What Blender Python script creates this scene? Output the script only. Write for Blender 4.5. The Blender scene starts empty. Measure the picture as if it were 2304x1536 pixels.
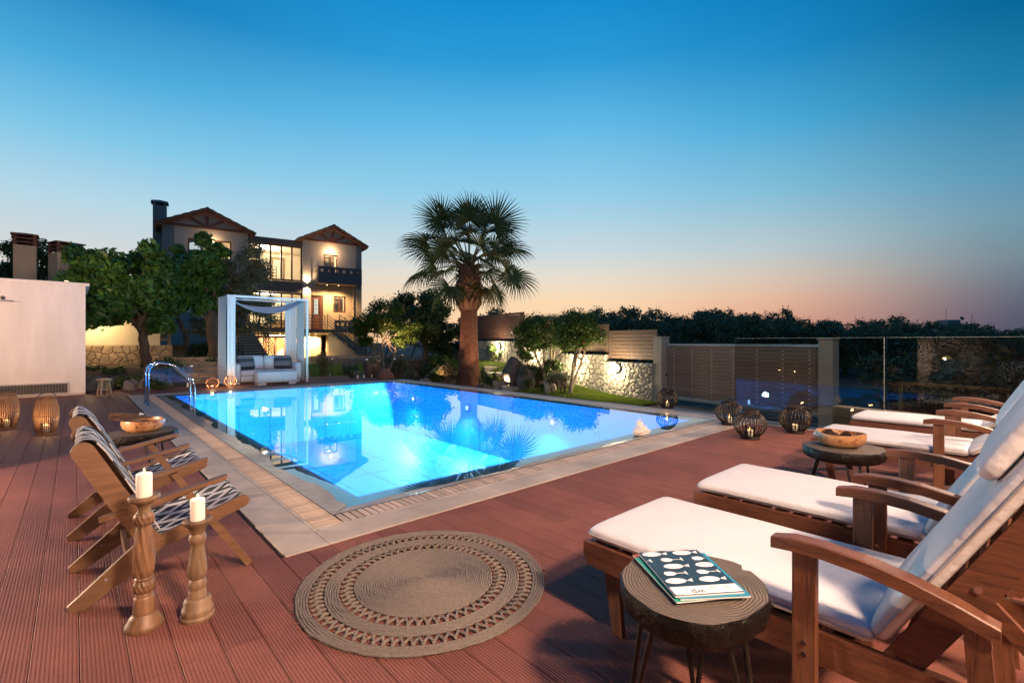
import bpy, math, random
import numpy as np
from mathutils import Vector, Matrix

S = bpy.context.scene
COL = S.collection
PI = math.pi

# ------------------------------------------------------------------ camera
H = 1.25
cam = bpy.data.cameras.new('camera')
cam.sensor_width = 36.0
cam.lens = 36.0 * 1073.0 / 2304.0
cam.clip_end = 3000.0
cam.clip_start = 0.02
camo = bpy.data.objects.new('camera', cam)
COL.objects.link(camo)
TH = math.atan(984.0 / 1073.0)          # pool axis lies 42.5 degrees left of the view axis
camo.location = (0, 0, H)
camo.rotation_euler = (PI / 2, 0, -TH)
S.camera = camo

# ------------------------------------------------------------------ world: twilight sky
def lin(r, g, b):
    f = lambda c: (c / 255.0) / 12.92 if c / 255.0 <= 0.04045 else (((c / 255.0) + 0.055) / 1.055) ** 2.4
    return (f(r), f(g), f(b), 1.0)

W = bpy.data.worlds.new('World')
S.world = W
W.use_nodes = True
wn = W.node_tree.nodes
wl = W.node_tree.links
wn.clear()
def WN(t, **k):
    n = wn.new(t)
    for a, b in k.items():
        setattr(n, a, b)
    return n
def wmath(op, a, b=None, clamp=False):
    n = WN('ShaderNodeMath', operation=op)
    n.use_clamp = clamp
    for i, v in enumerate((a, b)):
        if v is None:
            continue
        if isinstance(v, (int, float)):
            n.inputs[i].default_value = v
        else:
            wl.new(v, n.inputs[i])
    return n.outputs[0]
def ramp(nodes, stops, interp='EASE'):
    n = nodes.new('ShaderNodeValToRGB')
    n.color_ramp.interpolation = interp
    els = n.color_ramp.elements
    while len(els) < len(stops):
        els.new(0.5)
    for e, (p, c) in zip(els, stops):
        e.position = p
        e.color = c
    return n
tc = WN('ShaderNodeTexCoord')
sx = WN('ShaderNodeSeparateXYZ')
wl.new(tc.outputs['Generated'], sx.inputs[0])
elev = wmath('MULTIPLY', wmath('ARCSINE', sx.outputs[2]), 2.0 / PI)       # -1..1, 1 at the zenith
elev = wmath('MAXIMUM', elev, 0.0)
# azimuth measured from the afterglow's centre, degrees / 180, negative to its left
fx_, fy_ = math.sin(TH), math.cos(TH)
dF = wmath('ADD', wmath('MULTIPLY', sx.outputs[0], fx_), wmath('MULTIPLY', sx.outputs[1], fy_))
dR = wmath('SUBTRACT', wmath('MULTIPLY', sx.outputs[0], fy_), wmath('MULTIPLY', sx.outputs[1], fx_))
phi = wmath('DIVIDE', wmath('ARCTAN2', dR, dF), PI)
D = 1.0 / 90.0
def skyramp(st, k=1.18):
    st = [(p_ * k, c_) for p_, c_ in st] + [(60, (0, 84, 158)), (90, (0, 70, 140))]
    r_ = ramp(wn, [(p_ * D, lin(*c_)) for p_, c_ in st], 'LINEAR')
    wl.new(elev, r_.inputs[0])
    return r_.outputs[0]
rA = skyramp([(0, (255, 200, 150)), (2.5, (255, 212, 168)), (4.2, (250, 219, 182)), (6.3, (232, 222, 206)), (8.9, (202, 218, 224)), (14.2, (150, 206, 233)), (20, (102, 188, 232)), (25.5, (45, 156, 216)), (32, (2, 134, 205)), (37, (0, 120, 192))])
rM = skyramp([(0, (206, 146, 128)), (2, (222, 164, 140)), (3.8, (228, 182, 156)), (5.7, (214, 196, 180)), (8.1, (186, 201, 205)), (13, (130, 190, 216)), (18.4, (75, 170, 216)), (23.5, (30, 140, 200)), (29.6, (0, 118, 182)), (37, (0, 104, 170))])
rB = skyramp([(0, (66, 76, 100)), (1.8, (76, 86, 110)), (3.7, (95, 106, 125)), (6.3, (112, 136, 150)), (9.4, (110, 152, 172)), (12.5, (86, 150, 182)), (18.8, (26, 124, 170)), (24, (2, 100, 150)), (36, (0, 84, 136))], 1.1)
rL = skyramp([(0, (236, 206, 178)), (4, (230, 216, 204)), (10.2, (180, 215, 232)), (14.6, (125, 198, 232)), (18.8, (75, 170, 220)), (24, (22, 128, 190)), (36, (0, 96, 162))], 1.25)
def smooth(v, a, b):
    n = WN('ShaderNodeMapRange', interpolation_type='SMOOTHSTEP')
    wl.new(v, n.inputs[0])
    n.inputs[1].default_value = a
    n.inputs[2].default_value = b
    return n.outputs[0]
def wmix(f, a, b):
    n = WN('ShaderNodeMix', data_type='RGBA')
    wl.new(f, n.inputs[0]); wl.new(a, n.inputs[6]); wl.new(b, n.inputs[7])
    return n.outputs[2]
nphi = wmath('MULTIPLY', phi, -1.0)
sky = wmix(smooth(phi, 6 / 180, 34 / 180), rA, rM)
sky = wmix(smooth(phi, 26 / 180, 50 / 180), sky, rB)
sky = wmix(smooth(nphi, 8 / 180, 46 / 180), sky, rL)
sky = wmix(smooth(nphi, 60 / 180, 130 / 180), sky, rB)
bg = WN('ShaderNodeBackground')
wl.new(sky, bg.inputs[0])
bg.inputs[1].default_value = 1.0
wo = WN('ShaderNodeOutputWorld')
wl.new(bg.outputs[0], wo.inputs[0])

# ------------------------------------------------------------------ exposure
S.view_settings.view_transform = 'Standard'
S.view_settings.look = 'None'
S.view_settings.exposure = 0.0
S.view_settings.gamma = 1.0
S.view_settings.use_curve_mapping = False
S.render.engine = 'CYCLES'
S.cycles.use_denoising = True
S.cycles.max_bounces = 8
S.cycles.transparent_max_bounces = 24
S.cycles.sample_clamp_indirect = 4.0

# ------------------------------------------------------------------ helpers
R = random.Random(7)
class MB:
    """collects faces, then links them as one mesh object"""
    def __init__(s):
        s.v = []; s.f = []; s.m = []; s.uv = {}
    def add(s, vs, fs, mi=0):
        o = len(s.v)
        s.v.extend([tuple(p) for p in vs])
        for f in fs:
            s.f.append(tuple(i + o for i in f)); s.m.append(mi)
        return s
    def box(s, x0, x1, y0, y1, z0, z1, mi=0, bev=0.0):
        if bev > 0:
            b = min(bev, (x1 - x0) * .45, (y1 - y0) * .45, (z1 - z0) * .45)
            vs = []
            for z, i in ((z0, b), (z0 + b, 0), (z1 - b, 0), (z1, b)):
                xa, xb, ya, yb = x0 + i, x1 - i, y0 + i, y1 - i
                c = b - i if i == 0 else 0
                c = b if i == 0 else 0.0
                if c:
                    vs += [(xa + c, ya, z), (xb - c, ya, z), (xb, ya + c, z), (xb, yb - c, z), (xb - c, yb, z), (xa + c, yb, z), (xa, yb - c, z), (xa, ya + c, z)]
                else:
                    vs += [(xa, ya, z), (xb, ya, z), (xb, ya, z), (xb, yb, z), (xb, yb, z), (xa, yb, z), (xa, yb, z), (xa, ya, z)]
            fs = [tuple(range(7, -1, -1)), tuple(range(24, 32))]
            for l in range(3):
                for k in range(8):
                    a = l * 8 + k; c2 = l * 8 + (k + 1) % 8
                    fs.append((a, c2, c2 + 8, a + 8))
            return s.add(vs, fs, mi)
        vs = [(x0, y0, z0), (x1, y0, z0), (x1, y1, z0), (x0, y1, z0), (x0, y0, z1), (x1, y0, z1), (x1, y1, z1), (x0, y1, z1)]
        return s.add(vs, [(3, 2, 1, 0), (4, 5, 6, 7), (0, 1, 5, 4), (1, 2, 6, 5), (2, 3, 7, 6), (3, 0, 4, 7)], mi)
    def bar(s, p, q, w, t, up=(0, 0, 1), mi=0):
        """box from p to q, width w sideways, thickness t along up"""
        p = Vector(p); q = Vector(q); d = (q - p).normalized(); u = Vector(up)
        sd = d.cross(u)
        if sd.length < 1e-5:
            sd = d.cross(Vector((1, 0, 0)))
        sd.normalize(); u = sd.cross(d).normalized()
        vs = []
        for c in (p, q):
            for a, b in ((-1, -1), (1, -1), (1, 1), (-1, 1)):
                vs.append(c + sd * (a * w / 2) + u * (b * t / 2))
        return s.add(vs, [(3, 2, 1, 0), (4, 5, 6, 7), (0, 1, 5, 4), (1, 2, 6, 5), (2, 3, 7, 6), (3, 0, 4, 7)], mi)
    def tube(s, pts, r, n=6, closed=False, mi=0, cap=True):
        """tube along a polyline; r a number or a list"""
        P = [Vector(p) for p in pts]; k = len(P)
        rr = r if isinstance(r, (list, tuple)) else [r] * k
        vs = []; u = None
        for i in range(k):
            a = P[(i - 1) % k] if (closed or i > 0) else P[0]
            b = P[(i + 1) % k] if (closed or i < k - 1) else P[-1]
            d = (b - a)
            d = d.normalized() if d.length > 1e-9 else Vector((0, 0, 1))
            if u is None:
                u = d.cross(Vector((0, 0, 1)))
                if u.length < 1e-3:
                    u = d.cross(Vector((1, 0, 0)))
                u.normalize()
            else:
                u = (u - d * u.dot(d))
                u = u.normalized() if u.length > 1e-6 else d.orthogonal().normalized()
            w = d.cross(u)
            for j in range(n):
                t = 2 * PI * j / n
                vs.append(P[i] + (u * math.cos(t) + w * math.sin(t)) * rr[i])
        fs = []
        for i in range(k if closed else k - 1):
            for j in range(n):
                a = i * n + j; b = i * n + (j + 1) % n; i2 = (i + 1) % k
                fs.append((a, b, i2 * n + (j + 1) % n, i2 * n + j))
        if cap and not closed:
            fs.append(tuple(range(n - 1, -1, -1))); fs.append(tuple((k - 1) * n + j for j in range(n)))
        return s.add(vs, fs, mi)
    def lathe(s, prof, n=24, c=(0, 0), mi=0, f=None):
        """prof: list of (r,z); f(r,z,angle)->(r,z) optional"""
        vs = []
        for r, z in prof:
            for j in range(n):
                t = 2 * PI * j / n
                r2, z2 = f(r, z, t) if f else (r, z)
                vs.append((c[0] + r2 * math.cos(t), c[1] + r2 * math.sin(t), z2))
        fs = []
        for i in range(len(prof) - 1):
            for j in range(n):
                fs.append((i * n + j, i * n + (j + 1) % n, (i + 1) * n + (j + 1) % n, (i + 1) * n + j))
        if prof[0][0] > 1e-4:
            fs.append(tuple(range(n - 1, -1, -1)))
        if prof[-1][0] > 1e-4:
            fs.append(tuple((len(prof) - 1) * n + j for j in range(n)))
        return s.add(vs, fs, mi)
    def prism(s, poly, a, b, axis='y', mi=0):
        """polygon in the plane across axis, extruded from a to b"""
        def mk(p, c):
            return (p[0], c, p[1]) if axis == 'y' else ((c, p[0], p[1]) if axis == 'x' else (p[0], p[1], c))
        n = len(poly)
        vs = [mk(p, a) for p in poly] + [mk(p, b) for p in poly]
        fs = [tuple(range(n)), tuple(range(2 * n - 1, n - 1, -1))]
        for i in range(n):
            j = (i + 1) % n
            fs.append((i, i + n, j + n, j))
        return s.add(vs, fs, mi)
    def grid(s, fn, nu, nv, mi=0, uvfn=None):
        o = len(s.v)
        for j in range(nv + 1):
            for i in range(nu + 1):
                s.v.append(tuple(fn(i / nu, j / nv)))
                if uvfn:
                    s.uv[len(s.v) - 1] = uvfn(i / nu, j / nv)
        for j in range(nv):
            for i in range(nu):
                a = o + j * (nu + 1) + i
                s.f.append((a, a + 1, a + nu + 2, a + nu + 1)); s.m.append(mi)
        return s
    def mesh(s, name, mats, smooth=None):
        me = bpy.data.meshes.new(name)
        me.from_pydata(s.v, [], s.f)
        if not isinstance(mats, (list, tuple)):
            mats = [mats]
        for m in mats:
            me.materials.append(m)
        if len(mats) > 1:
            me.polygons.foreach_set('material_index', s.m)
        if s.uv:
            ul = me.uv_layers.new(name='UVMap')
            for lp in me.loops:
                ul.data[lp.index].uv = s.uv.get(lp.vertex_index, (0, 0))
        import bmesh
        bm = bmesh.new(); bm.from_mesh(me)
        bmesh.ops.remove_doubles(bm, verts=bm.verts, dist=1e-5) if not s.uv else None
        bmesh.ops.recalc_face_normals(bm, faces=bm.faces)
        bm.to_mesh(me); bm.free()
        if smooth is not None:
            me.shade_smooth()
            if smooth < 179:
                me.set_sharp_from_angle(angle=math.radians(smooth))
        me.update()
        return me
    def build(s, name, mats, parent=None, smooth=None, loc=None):
        return link(name, s.mesh(name, mats, smooth), parent, loc)

def link(name, me, parent=None, loc=None, rot=None):
    o = bpy.data.objects.new(name, me)
    COL.objects.link(o)
    if parent is not None:
        o.parent = parent
    if loc is not None:
        o.location = loc
    if rot is not None:
        o.rotation_euler = rot
    return o
def tag(o, label=None, cat=None, group=None, kind=None):
    if label: o['label'] = label
    if cat: o['category'] = cat
    if group: o['group'] = group
    if kind: o['kind'] = kind
    return o
def thing(name, label, cat, loc=(0, 0, 0), rz=0.0, group=None):
    o = bpy.data.objects.new(name, None)
    o.empty_display_size = 0.1
    COL.objects.link(o)
    o.location = loc
    o.rotation_euler = (0, 0, rz)
    return tag(o, label, cat, group)
def dup(root, loc, rz=None, label=None, group=None, scale=None):
    r = root.copy(); COL.objects.link(r); r.location = loc
    if rz is not None: r.rotation_euler = (0, 0, rz)
    if label: r['label'] = label
    if group: r['group'] = group
    if scale is not None: r.scale = (scale, scale, scale)
    for ch in list(root.children):
        c = ch.copy(); COL.objects.link(c); c.parent = r
        for g in list(ch.children):
            d = g.copy(); COL.objects.link(d); d.parent = c
    return r
def fastmesh(name, V, F, mat, smooth=False):
    """V (n,3) array, F (m,k) array of equal-size faces"""
    me = bpy.data.meshes.new(name)
    V = np.asarray(V, dtype=np.float32); F = np.asarray(F, dtype=np.int32)
    m, k = F.shape
    me.vertices.add(len(V)); me.vertices.foreach_set('co', V.ravel())
    me.loops.add(m * k); me.loops.foreach_set('vertex_index', F.ravel())
    me.polygons.add(m)
    me.polygons.foreach_set('loop_start', np.arange(0, m * k, k, dtype=np.int32))
    me.update(calc_edges=True)
    me.validate()
    for mt in (mat if isinstance(mat, (list, tuple)) else [mat]):
        me.materials.append(mt)
    if smooth: me.shade_smooth()
    return me

# picture-to-place helpers, used only to work out real positions
FW = Vector((math.sin(TH), math.cos(TH)))
RT = Vector((math.cos(TH), -math.sin(TH)))
def at(px, py, d):
    p = FW * d + RT * ((px - 1152) / 1073.0 * d)
    return (p.x, p.y, H - (py - 768) / 1073.0 * d)
def gd(px, py, z=0.0):
    return at(px, py, 1073.0 * (H - z) / (py - 768))

def point(name, loc, power, col=(1, .72, .42), r=0.03, parent=None, spot=None, rot=None, blend=.6):
    l = bpy.data.lights.new(name, 'SPOT' if spot else 'POINT')
    l.energy = power; l.color = col; l.shadow_soft_size = r
    if spot:
        l.spot_size = spot; l.spot_blend = blend
    o = bpy.data.objects.new(name, l)
    COL.objects.link(o); o.location = loc
    if rot is not None: o.rotation_euler = rot
    if parent is not None: o.parent = parent
    return o
def aim(o, target):
    o.rotation_euler = (Vector(target) - Vector(o.location)).to_track_quat('-Z', 'Y').to_euler()
    return o
WARM = (1.0, .66, .34)
AMBER = (1.0, .55, .22)
# ------------------------------------------------------------------ materials
class NT:
    def __init__(s, name):
        s.m = bpy.data.materials.new(name); s.m.use_nodes = True
        s.n = s.m.node_tree.nodes; s.l = s.m.node_tree.links
        s.b = s.n['Principled BSDF']; s.out = s.n['Material Output']
    def N(s, t, **k):
        n = s.n.new(t)
        for a, b in k.items(): setattr(n, a, b)
        return n
    def set(s, sock, v):
        if hasattr(v, 'links') or isinstance(v, bpy.types.NodeSocket): s.l.new(v, sock)
        else: sock.default_value = v
    def math(s, op, a, b=None, c=None):
        n = s.N('ShaderNodeMath', operation=op)
        for i, v in enumerate((a, b, c)):
            if v is not None: s.set(n.inputs[i], v)
        return n.outputs[0]
    def coord(s, kind='Object', scale=(1, 1, 1)):
        mp = s.N('ShaderNodeMapping')
        if kind == 'World': s.l.new(s.N('ShaderNodeNewGeometry').outputs['Position'], mp.inputs[0])
        else: s.l.new(s.N('ShaderNodeTexCoord').outputs[kind], mp.inputs[0]); mp.inputs['Scale'].default_value = scale
        return mp.outputs[0]
    def noise(s, vec, scale=5, detail=4, rough=.6, dist=0):
        n = s.N('ShaderNodeTexNoise'); s.l.new(vec, n.inputs['Vector'])
        n.inputs['Scale'].default_value = scale; n.inputs['Detail'].default_value = detail
        n.inputs['Roughness'].default_value = rough; n.inputs['Distortion'].default_value = dist
        return n.outputs[0]
    def ramp(s, v, stops, interp='LINEAR'):
        n = ramp(s.n, stops, interp); s.l.new(v, n.inputs[0]); return n.outputs[0]
    def mix(s, f, a, b, blend='MIX'):
        n = s.N('ShaderNodeMix', data_type='RGBA', blend_type=blend)
        s.set(n.inputs[0], f); s.set(n.inputs[6], a); s.set(n.inputs[7], b); return n.outputs[2]
    def bump(s, v, strength=.3, dist=.01):
        n = s.N('ShaderNodeBump'); s.l.new(v, n.inputs['Height'])
        n.inputs['Strength'].default_value = strength; n.inputs['Distance'].default_value = dist
        s.l.new(n.outputs[0], s.b.inputs['Normal']); return n
    def rnd(s):
        return s.N('ShaderNodeObjectInfo').outputs['Random']
def c4(c): return (c[0], c[1], c[2], 1.0)
def sc(c, k): return (min(1, c[0] * k), min(1, c[1] * k), min(1, c[2] * k), 1.0)

def plain(name, col, rough=.6, metal=0., var=.18, vs=6., bump=.0, bs=60., spec=.4, rand=0.0, coord='Object', stretch=(1, 1, 1), bd=.01, emit=None, estr=0.):
    t = NT(name)
    v = t.coord(coord, stretch)
    n1 = t.noise(v, vs, 5, .62)
    cc = t.ramp(n1, [(.25, sc(col, 1 - var)), (.55, c4(col)), (.8, sc(col, 1 + var))])
    if rand:
        k = t.math('MULTIPLY_ADD', t.rnd(), 2 * rand, 1 - rand)
        h = t.N('ShaderNodeHueSaturation'); t.l.new(cc, h.inputs['Color']); t.l.new(k, h.inputs['Value']); cc = h.outputs[0]
    t.l.new(cc, t.b.inputs['Base Color'])
    t.b.inputs['Roughness'].default_value = rough
    t.b.inputs['Metallic'].default_value = metal
    t.b.inputs['Specular IOR Level'].default_value = spec
    if bump:
        t.bump(t.noise(v, bs, 4, .65), bump, bd)
    if emit:
        t.b.inputs['Emission Color'].default_value = c4(emit); t.b.inputs['Emission Strength'].default_value = estr
    return t.m
def wood(name, col, dark, axis=1, scale=14., rough=.5, stretch=14., rand=.12, bump=.15):
    t = NT(name)
    s_ = [1, 1, 1]; 
    for i in range(3):
        if i != axis: s_[i] = stretch
    v = t.coord('Object', tuple(s_))
    n1 = t.noise(v, scale / 4, 6, .65, .4)
    n2 = t.noise(v, scale, 4, .6, .2)
    f = t.math('ADD', t.math('MULTIPLY', n1, .6), t.math('MULTIPLY', n2, .4))
    cc = t.ramp(f, [(.36, c4(dark)), (.5, c4(col)), (.66, sc(col, 1.35))])
    k = t.math('MULTIPLY_ADD', t.rnd(), 2 * rand, 1 - rand)
    h = t.N('ShaderNodeHueSaturation'); t.l.new(cc, h.inputs['Color']); t.l.new(k, h.inputs['Value'])
    t.l.new(h.outputs[0], t.b.inputs['Base Color'])
    t.b.inputs['Roughness'].default_value = rough
    t.bump(f, bump, .004)
    return t.m
def glow(name, col, strength):
    t = NT(name)
    t.b.inputs['Base Color'].default_value = (0, 0, 0, 1)
    t.b.inputs['Emission Color'].default_value = c4(col); t.b.inputs['Emission Strength'].default_value = strength
    return t.m
def leafmat(name, col, trans=.35, var=.35, rough=.45, scale=3.0, hue=.03):
    t = NT(name)
    geo = t.N('ShaderNodeNewGeometry')
    n1 = t.noise(t.coord('Object'), scale, 3, .6)
    f = t.math('ADD', t.math('MULTIPLY', n1, .55), t.math('MULTIPLY', geo.outputs['Random Per Island'], .45))
    cc = t.ramp(f, [(.2, sc(col, 1 - var)), (.5, c4(col)), (.8, (min(1, col[0] * (1 + var * 1.5)), min(1, col[1] * (1 + var)), col[2] * .9, 1))])
    t.l.new(cc, t.b.inputs['Base Color']); t.b.inputs['Roughness'].default_value = rough
    t.b.inputs['Specular IOR Level'].default_value = .35
    tr = t.N('ShaderNodeBsdfTranslucent'); t.l.new(cc, tr.inputs[0])
    mx = t.N('ShaderNodeMixShader'); mx.inputs[0].default_value = trans
    t.l.new(t.b.outputs[0], mx.inputs[1]); t.l.new(tr.outputs[0], mx.inputs[2]); t.l.new(mx.outputs[0], t.out.inputs[0])
    return t.m
def clear(name, tint=(1, 1, 1), ior=1.45, rough=0.0, bump=0., bs=3., bd=.01, base=0.0, boost=1.0):
    """thin see-through sheet: fresnel mix of a clear and a mirror layer"""
    t = NT(name)
    t.n.remove(t.b)
    tr = t.N('ShaderNodeBsdfTransparent'); tr.inputs[0].default_value = c4(tint)
    gl = t.N('ShaderNodeBsdfGlossy'); gl.inputs['Roughness'].default_value = rough
    fr = t.N('ShaderNodeFresnel'); fr.inputs[0].default_value = ior
    if bump:
        bn = t.N('ShaderNodeBump'); bn.inputs['Strength'].default_value = bump; bn.inputs['Distance'].default_value = bd
        t.l.new(t.noise(t.coord('Object'), bs, 2, .5), bn.inputs['Height'])
        t.l.new(bn.outputs[0], gl.inputs['Normal'])
    f = t.math('MULTIPLY_ADD', fr.outputs[0], boost, base)
    mn = t.N('ShaderNodeMath', operation='MINIMUM'); t.l.new(f, mn.inputs[0]); mn.inputs[1].default_value = 1.0
    mx = t.N('ShaderNodeMixShader'); t.l.new(mn.outputs[0], mx.inputs[0])
    t.l.new(tr.outputs[0], mx.inputs[1]); t.l.new(gl.outputs[0], mx.inputs[2]); t.l.new(mx.outputs[0], t.out.inputs[0])
    return t.m

m = {}
m['deck'] = plain('composite deck board', (.225, .084, .061), .62, var=.22, vs=2.4, bump=.12, bs=220, rand=.10, stretch=(1, .4, 1), coord='World')
m['stone'] = plain('sand coping stone', (.44, .375, .30), .55, var=.34, vs=2.2, bump=.3, bs=90, rand=.08, coord='World')
m['wetstone'] = plain('wet inner coping', (.36, .32, .265), .25, var=.3, vs=5, bump=.25, bs=90)
m['grate'] = plain('stone grating', (.52, .40, .30), .55, var=.2, vs=14, rand=.2, bump=.15)
m['gratehole'] = plain('dark channel', (.02, .02, .02), .8)
m['white_wall'] = plain('white stucco', (.70, .62, .55), .85, var=.14, vs=1.6, bump=.2, bs=60, stretch=(1.6, 1.6, .35))
m['cream_wall'] = plain('cream stucco', (.70, .58, .42), .85, var=.06, vs=1.5, bump=.1, bs=140)
m['beige'] = plain('beige stucco', (.52, .36, .235), .85, var=.08, vs=1.2, bump=.1, bs=120)
m['mauve'] = plain('grey stucco', (.44, .37, .34), .85, var=.07, vs=1.0, bump=.1, bs=120)
m['bluegrey'] = plain('blue grey stucco', (.17, .19, .205), .85, var=.07, vs=1.0)
m['balcony'] = plain('dark grey stucco', (.125, .112, .115), .85, var=.07, vs=1.0)
m['taupe'] = plain('taupe band', (.13, .105, .095), .7, var=.06, vs=1.)
m['tile'] = plain('roof tile', (.16, .07, .05), .8, var=.35, vs=3., rand=.25, bump=.3, bs=40)
m['timber'] = wood('dark red timber', (.13, .045, .03), (.05, .018, .012), 0, 8)
m['frame'] = wood('mahogany frame', (.10, .03, .018), (.04, .014, .01), 2, 8)
m['door'] = wood('mahogany door', (.16, .05, .028), (.06, .02, .012), 0, 8)
m['dark'] = plain('dark metal', (.02, .02, .022), .45, var=.1)
m['iron'] = plain('black iron', (.012, .011, .010), .4, var=.2, metal=.3)
m['steel'] = plain('stainless steel', (.62, .64, .67), .12, metal=1., var=.05)
m['alu'] = plain('aluminium', (.45, .47, .48), .35, metal=.8, var=.05)
m['glassedge'] = plain('glass edge', (.13, .15, .14), .35, var=.1)
m['greystep'] = plain('grey step', (.085, .09, .095), .8, var=.15, vs=4)
m['teak'] = wood('teak lounger', (.115, .042, .020), (.05, .017, .010), 1, 16, .5)
m['teakz'] = wood('teak posts', (.125, .048, .023), (.055, .02, .011), 2, 16, .5)
m['chairwood'] = wood('eucalyptus chair', (.145, .075, .038), (.105, .052, .026), 0, 9, .45, rand=.04)
m['cushion'] = plain('white leatherette', (.60, .58, .575), .42, var=.05, vs=2.5, bump=.42, bs=8, spec=.35, bd=.02)
m['sofa'] = plain('white sofa vinyl', (.54, .56, .63), .4, var=.03, vs=4, bump=.08, bs=12, spec=.35, bd=.02)
m['piping'] = plain('piping', (.40, .36, .33), .6)
m['drape'] = plain('white voile', (.84, .81, .80), .9, var=.03)
m['whitepaint'] = plain('white powder coat', (.82, .81, .81), .4, var=.03)
m['bluewhite'] = m['whitepaint']
m['glass'] = clear('pane', (.93, .96, .95), 1.45, boost=1.0, base=.01)
m['tintglass'] = clear('smoked balustrade glass', (.82, .83, .80), 1.5, boost=.85, base=.0)
m['water'] = clear('pool water', (.52, .92, 1.0), 1.33, rough=0.0, bump=.02, bs=1.1, bd=.05, boost=.22, base=.57)
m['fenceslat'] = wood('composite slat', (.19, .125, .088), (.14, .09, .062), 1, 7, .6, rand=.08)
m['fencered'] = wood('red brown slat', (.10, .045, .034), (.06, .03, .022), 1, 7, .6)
m['post'] = plain('rendered post', (.33, .29, .235), .85, var=.08, vs=2, bump=.1, bs=100)
m['upstand'] = plain('rendered upstand', (.27, .235, .19), .85, var=.1, vs=2, bump=.1, bs=100)
m['wallstone'] = plain('pale rubble stone', (.42, .385, .31), .85, var=.3, vs=4, rand=.22, bump=.5, bs=18, bd=.02)
m['tanstone'] = plain('tan rubble stone', (.40, .29, .19), .85, var=.3, vs=4, rand=.22, bump=.5, bs=18, bd=.02)
m['mortar'] = plain('mortar', (.20, .17, .13), .95, var=.25)
m['rock'] = plain('grey rock', (.15, .135, .12), .9, var=.45, vs=3, rand=.25, bump=.7, bs=9, bd=.04)
m['soil'] = plain('soil', (.10, .062, .036), .95, var=.4, vs=4, bump=.6, bs=22, bd=.03)
m['earth'] = plain('dry ground', (.075, .065, .045), .95, var=.45, vs=.8, bump=.5, bs=6, bd=.05)
m['turf'] = plain('lawn base', (.07, .10, .02), .95, var=.35, vs=3, bump=.4, bs=60)
m['grass'] = leafmat('grass', (.15, .22, .035), .35, .4, .5, 2)
m['paving'] = plain('grey paving', (.075, .068, .066), .6, var=.25, vs=3, bump=.2, bs=60)
m['bark'] = plain('bark', (.13, .085, .055), .95, var=.5, vs=5, bump=.9, bs=22, stretch=(2.5, 2.5, .5), bd=.03)
m['palebark'] = plain('pale bark', (.30, .24, .17), .9, var=.35, vs=6, bump=.6, bs=26, stretch=(2, 2, .6), bd=.02)
m['mulberry'] = leafmat('mulberry leaf', (.062, .15, .03), .35, .55, .42, 2.2)
m['olive'] = leafmat('olive leaf', (.11, .13, .085), .2, .5, .5, 2.5)
m['hedge'] = leafmat('dark shrub leaf', (.045, .08, .028), .25, .5, .5, 2)
m['pome'] = leafmat('pomegranate leaf', (.07, .12, .022), .38, .5, .45, 2.4)
m['grove'] = leafmat('grove leaf', (.10, .13, .072), .25, .5, .6, 1.2)
m['plantgreen'] = leafmat('garden leaf', (.06, .10, .03), .3, .4, .45, 3)
m['silver'] = leafmat('silver leaf', (.16, .18, .12), .25, .4, .55, 3)
m['straw'] = leafmat('dry stalk', (.20, .17, .09), .2, .4, .7, 3)
m['whiteflower'] = plain('white petals', (.75, .75, .68), .6)
m['redfruit'] = plain('red fruit', (.35, .035, .02), .35)
m['palmleaf'] = leafmat('palm frond', (.065, .10, .042), .22, .45, .42, 1.6)
m['palmdry'] = leafmat('old palm frond', (.11, .095, .03), .25, .4, .5, 1.6)
m['petiole'] = plain('palm stalk', (.15, .12, .04), .55, var=.3)
m['boot'] = plain('palm boot', (.20, .10, .06), .9, var=.45, vs=7, rand=.3, bump=.5, bs=24, bd=.02)
m['palmtrunk'] = plain('palm trunk', (.19, .080, .047), .95, var=.5, vs=9, bump=1.0, bs=34, bd=.03, stretch=(1, 1, 2.2))
m['wax'] = plain('candle wax', (.86, .78, .66), .45, var=.03)
m['flame'] = glow('flame', (1, .52, .16), 9)
m['lampglow'] = glow('lamp globe', (1, .70, .34), 6)
m['bulkglow'] = glow('amber globe', (1, .56, .18), 2.6)
m['spotglow'] = glow('downlight', (1, .72, .36), 14)
m['rattan'] = plain('dark rattan', (.016, .009, .006), .4, var=.4, vs=20, rand=.2)
m['bamboo'] = plain('natural bamboo', (.32, .175, .085), .5, var=.3, vs=25, rand=.1)
m['copper'] = plain('copper wire', (.36, .20, .13), .35, metal=.7, var=.2)
m['candlewood'] = wood('turned mango wood', (.19, .10, .05), (.085, .042, .022), 2, 10, .5, 6)
m['candlewood2'] = wood('turned oak wood', (.185, .115, .065), (.10, .06, .033), 2, 10, .55, 6)
m['stoolwood'] = wood('weathered stool wood', (.33, .23, .14), (.18, .12, .07), 2, 10, .7, 6)
m['bowlwood'] = None
m['jute'] = plain('jute braid', (.19, .16, .132), .95, var=.45, vs=90, bump=.9, bs=170, bd=.006)
m['lavender'] = plain('dried lavender', (.14, .085, .06), .9, var=.4, vs=30)
m['ribbon'] = plain('white ribbon', (.7, .7, .68), .6)
m['cone'] = plain('pine cone', (.07, .035, .022), .8, var=.4, vs=20)
m['shell'] = plain('sea shell', (.72, .62, .55), .5, var=.14, vs=8, bump=.4, bs=30, bd=.01)
m['shellpink'] = plain('shell lip', (.66, .44, .36), .35)
m['paper'] = plain('magazine paper', (.70, .70, .69), .5, var=.04)
m['navy'] = plain('cover navy', (.018, .035, .048), .3, var=.1)
m['ink'] = plain('ink', (.02, .02, .02), .5)
m['teal'] = plain('cover teal', (.02, .22, .33), .35, var=.2)
m['green'] = plain('cover green', (.03, .30, .22), .35, var=.2)
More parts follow.
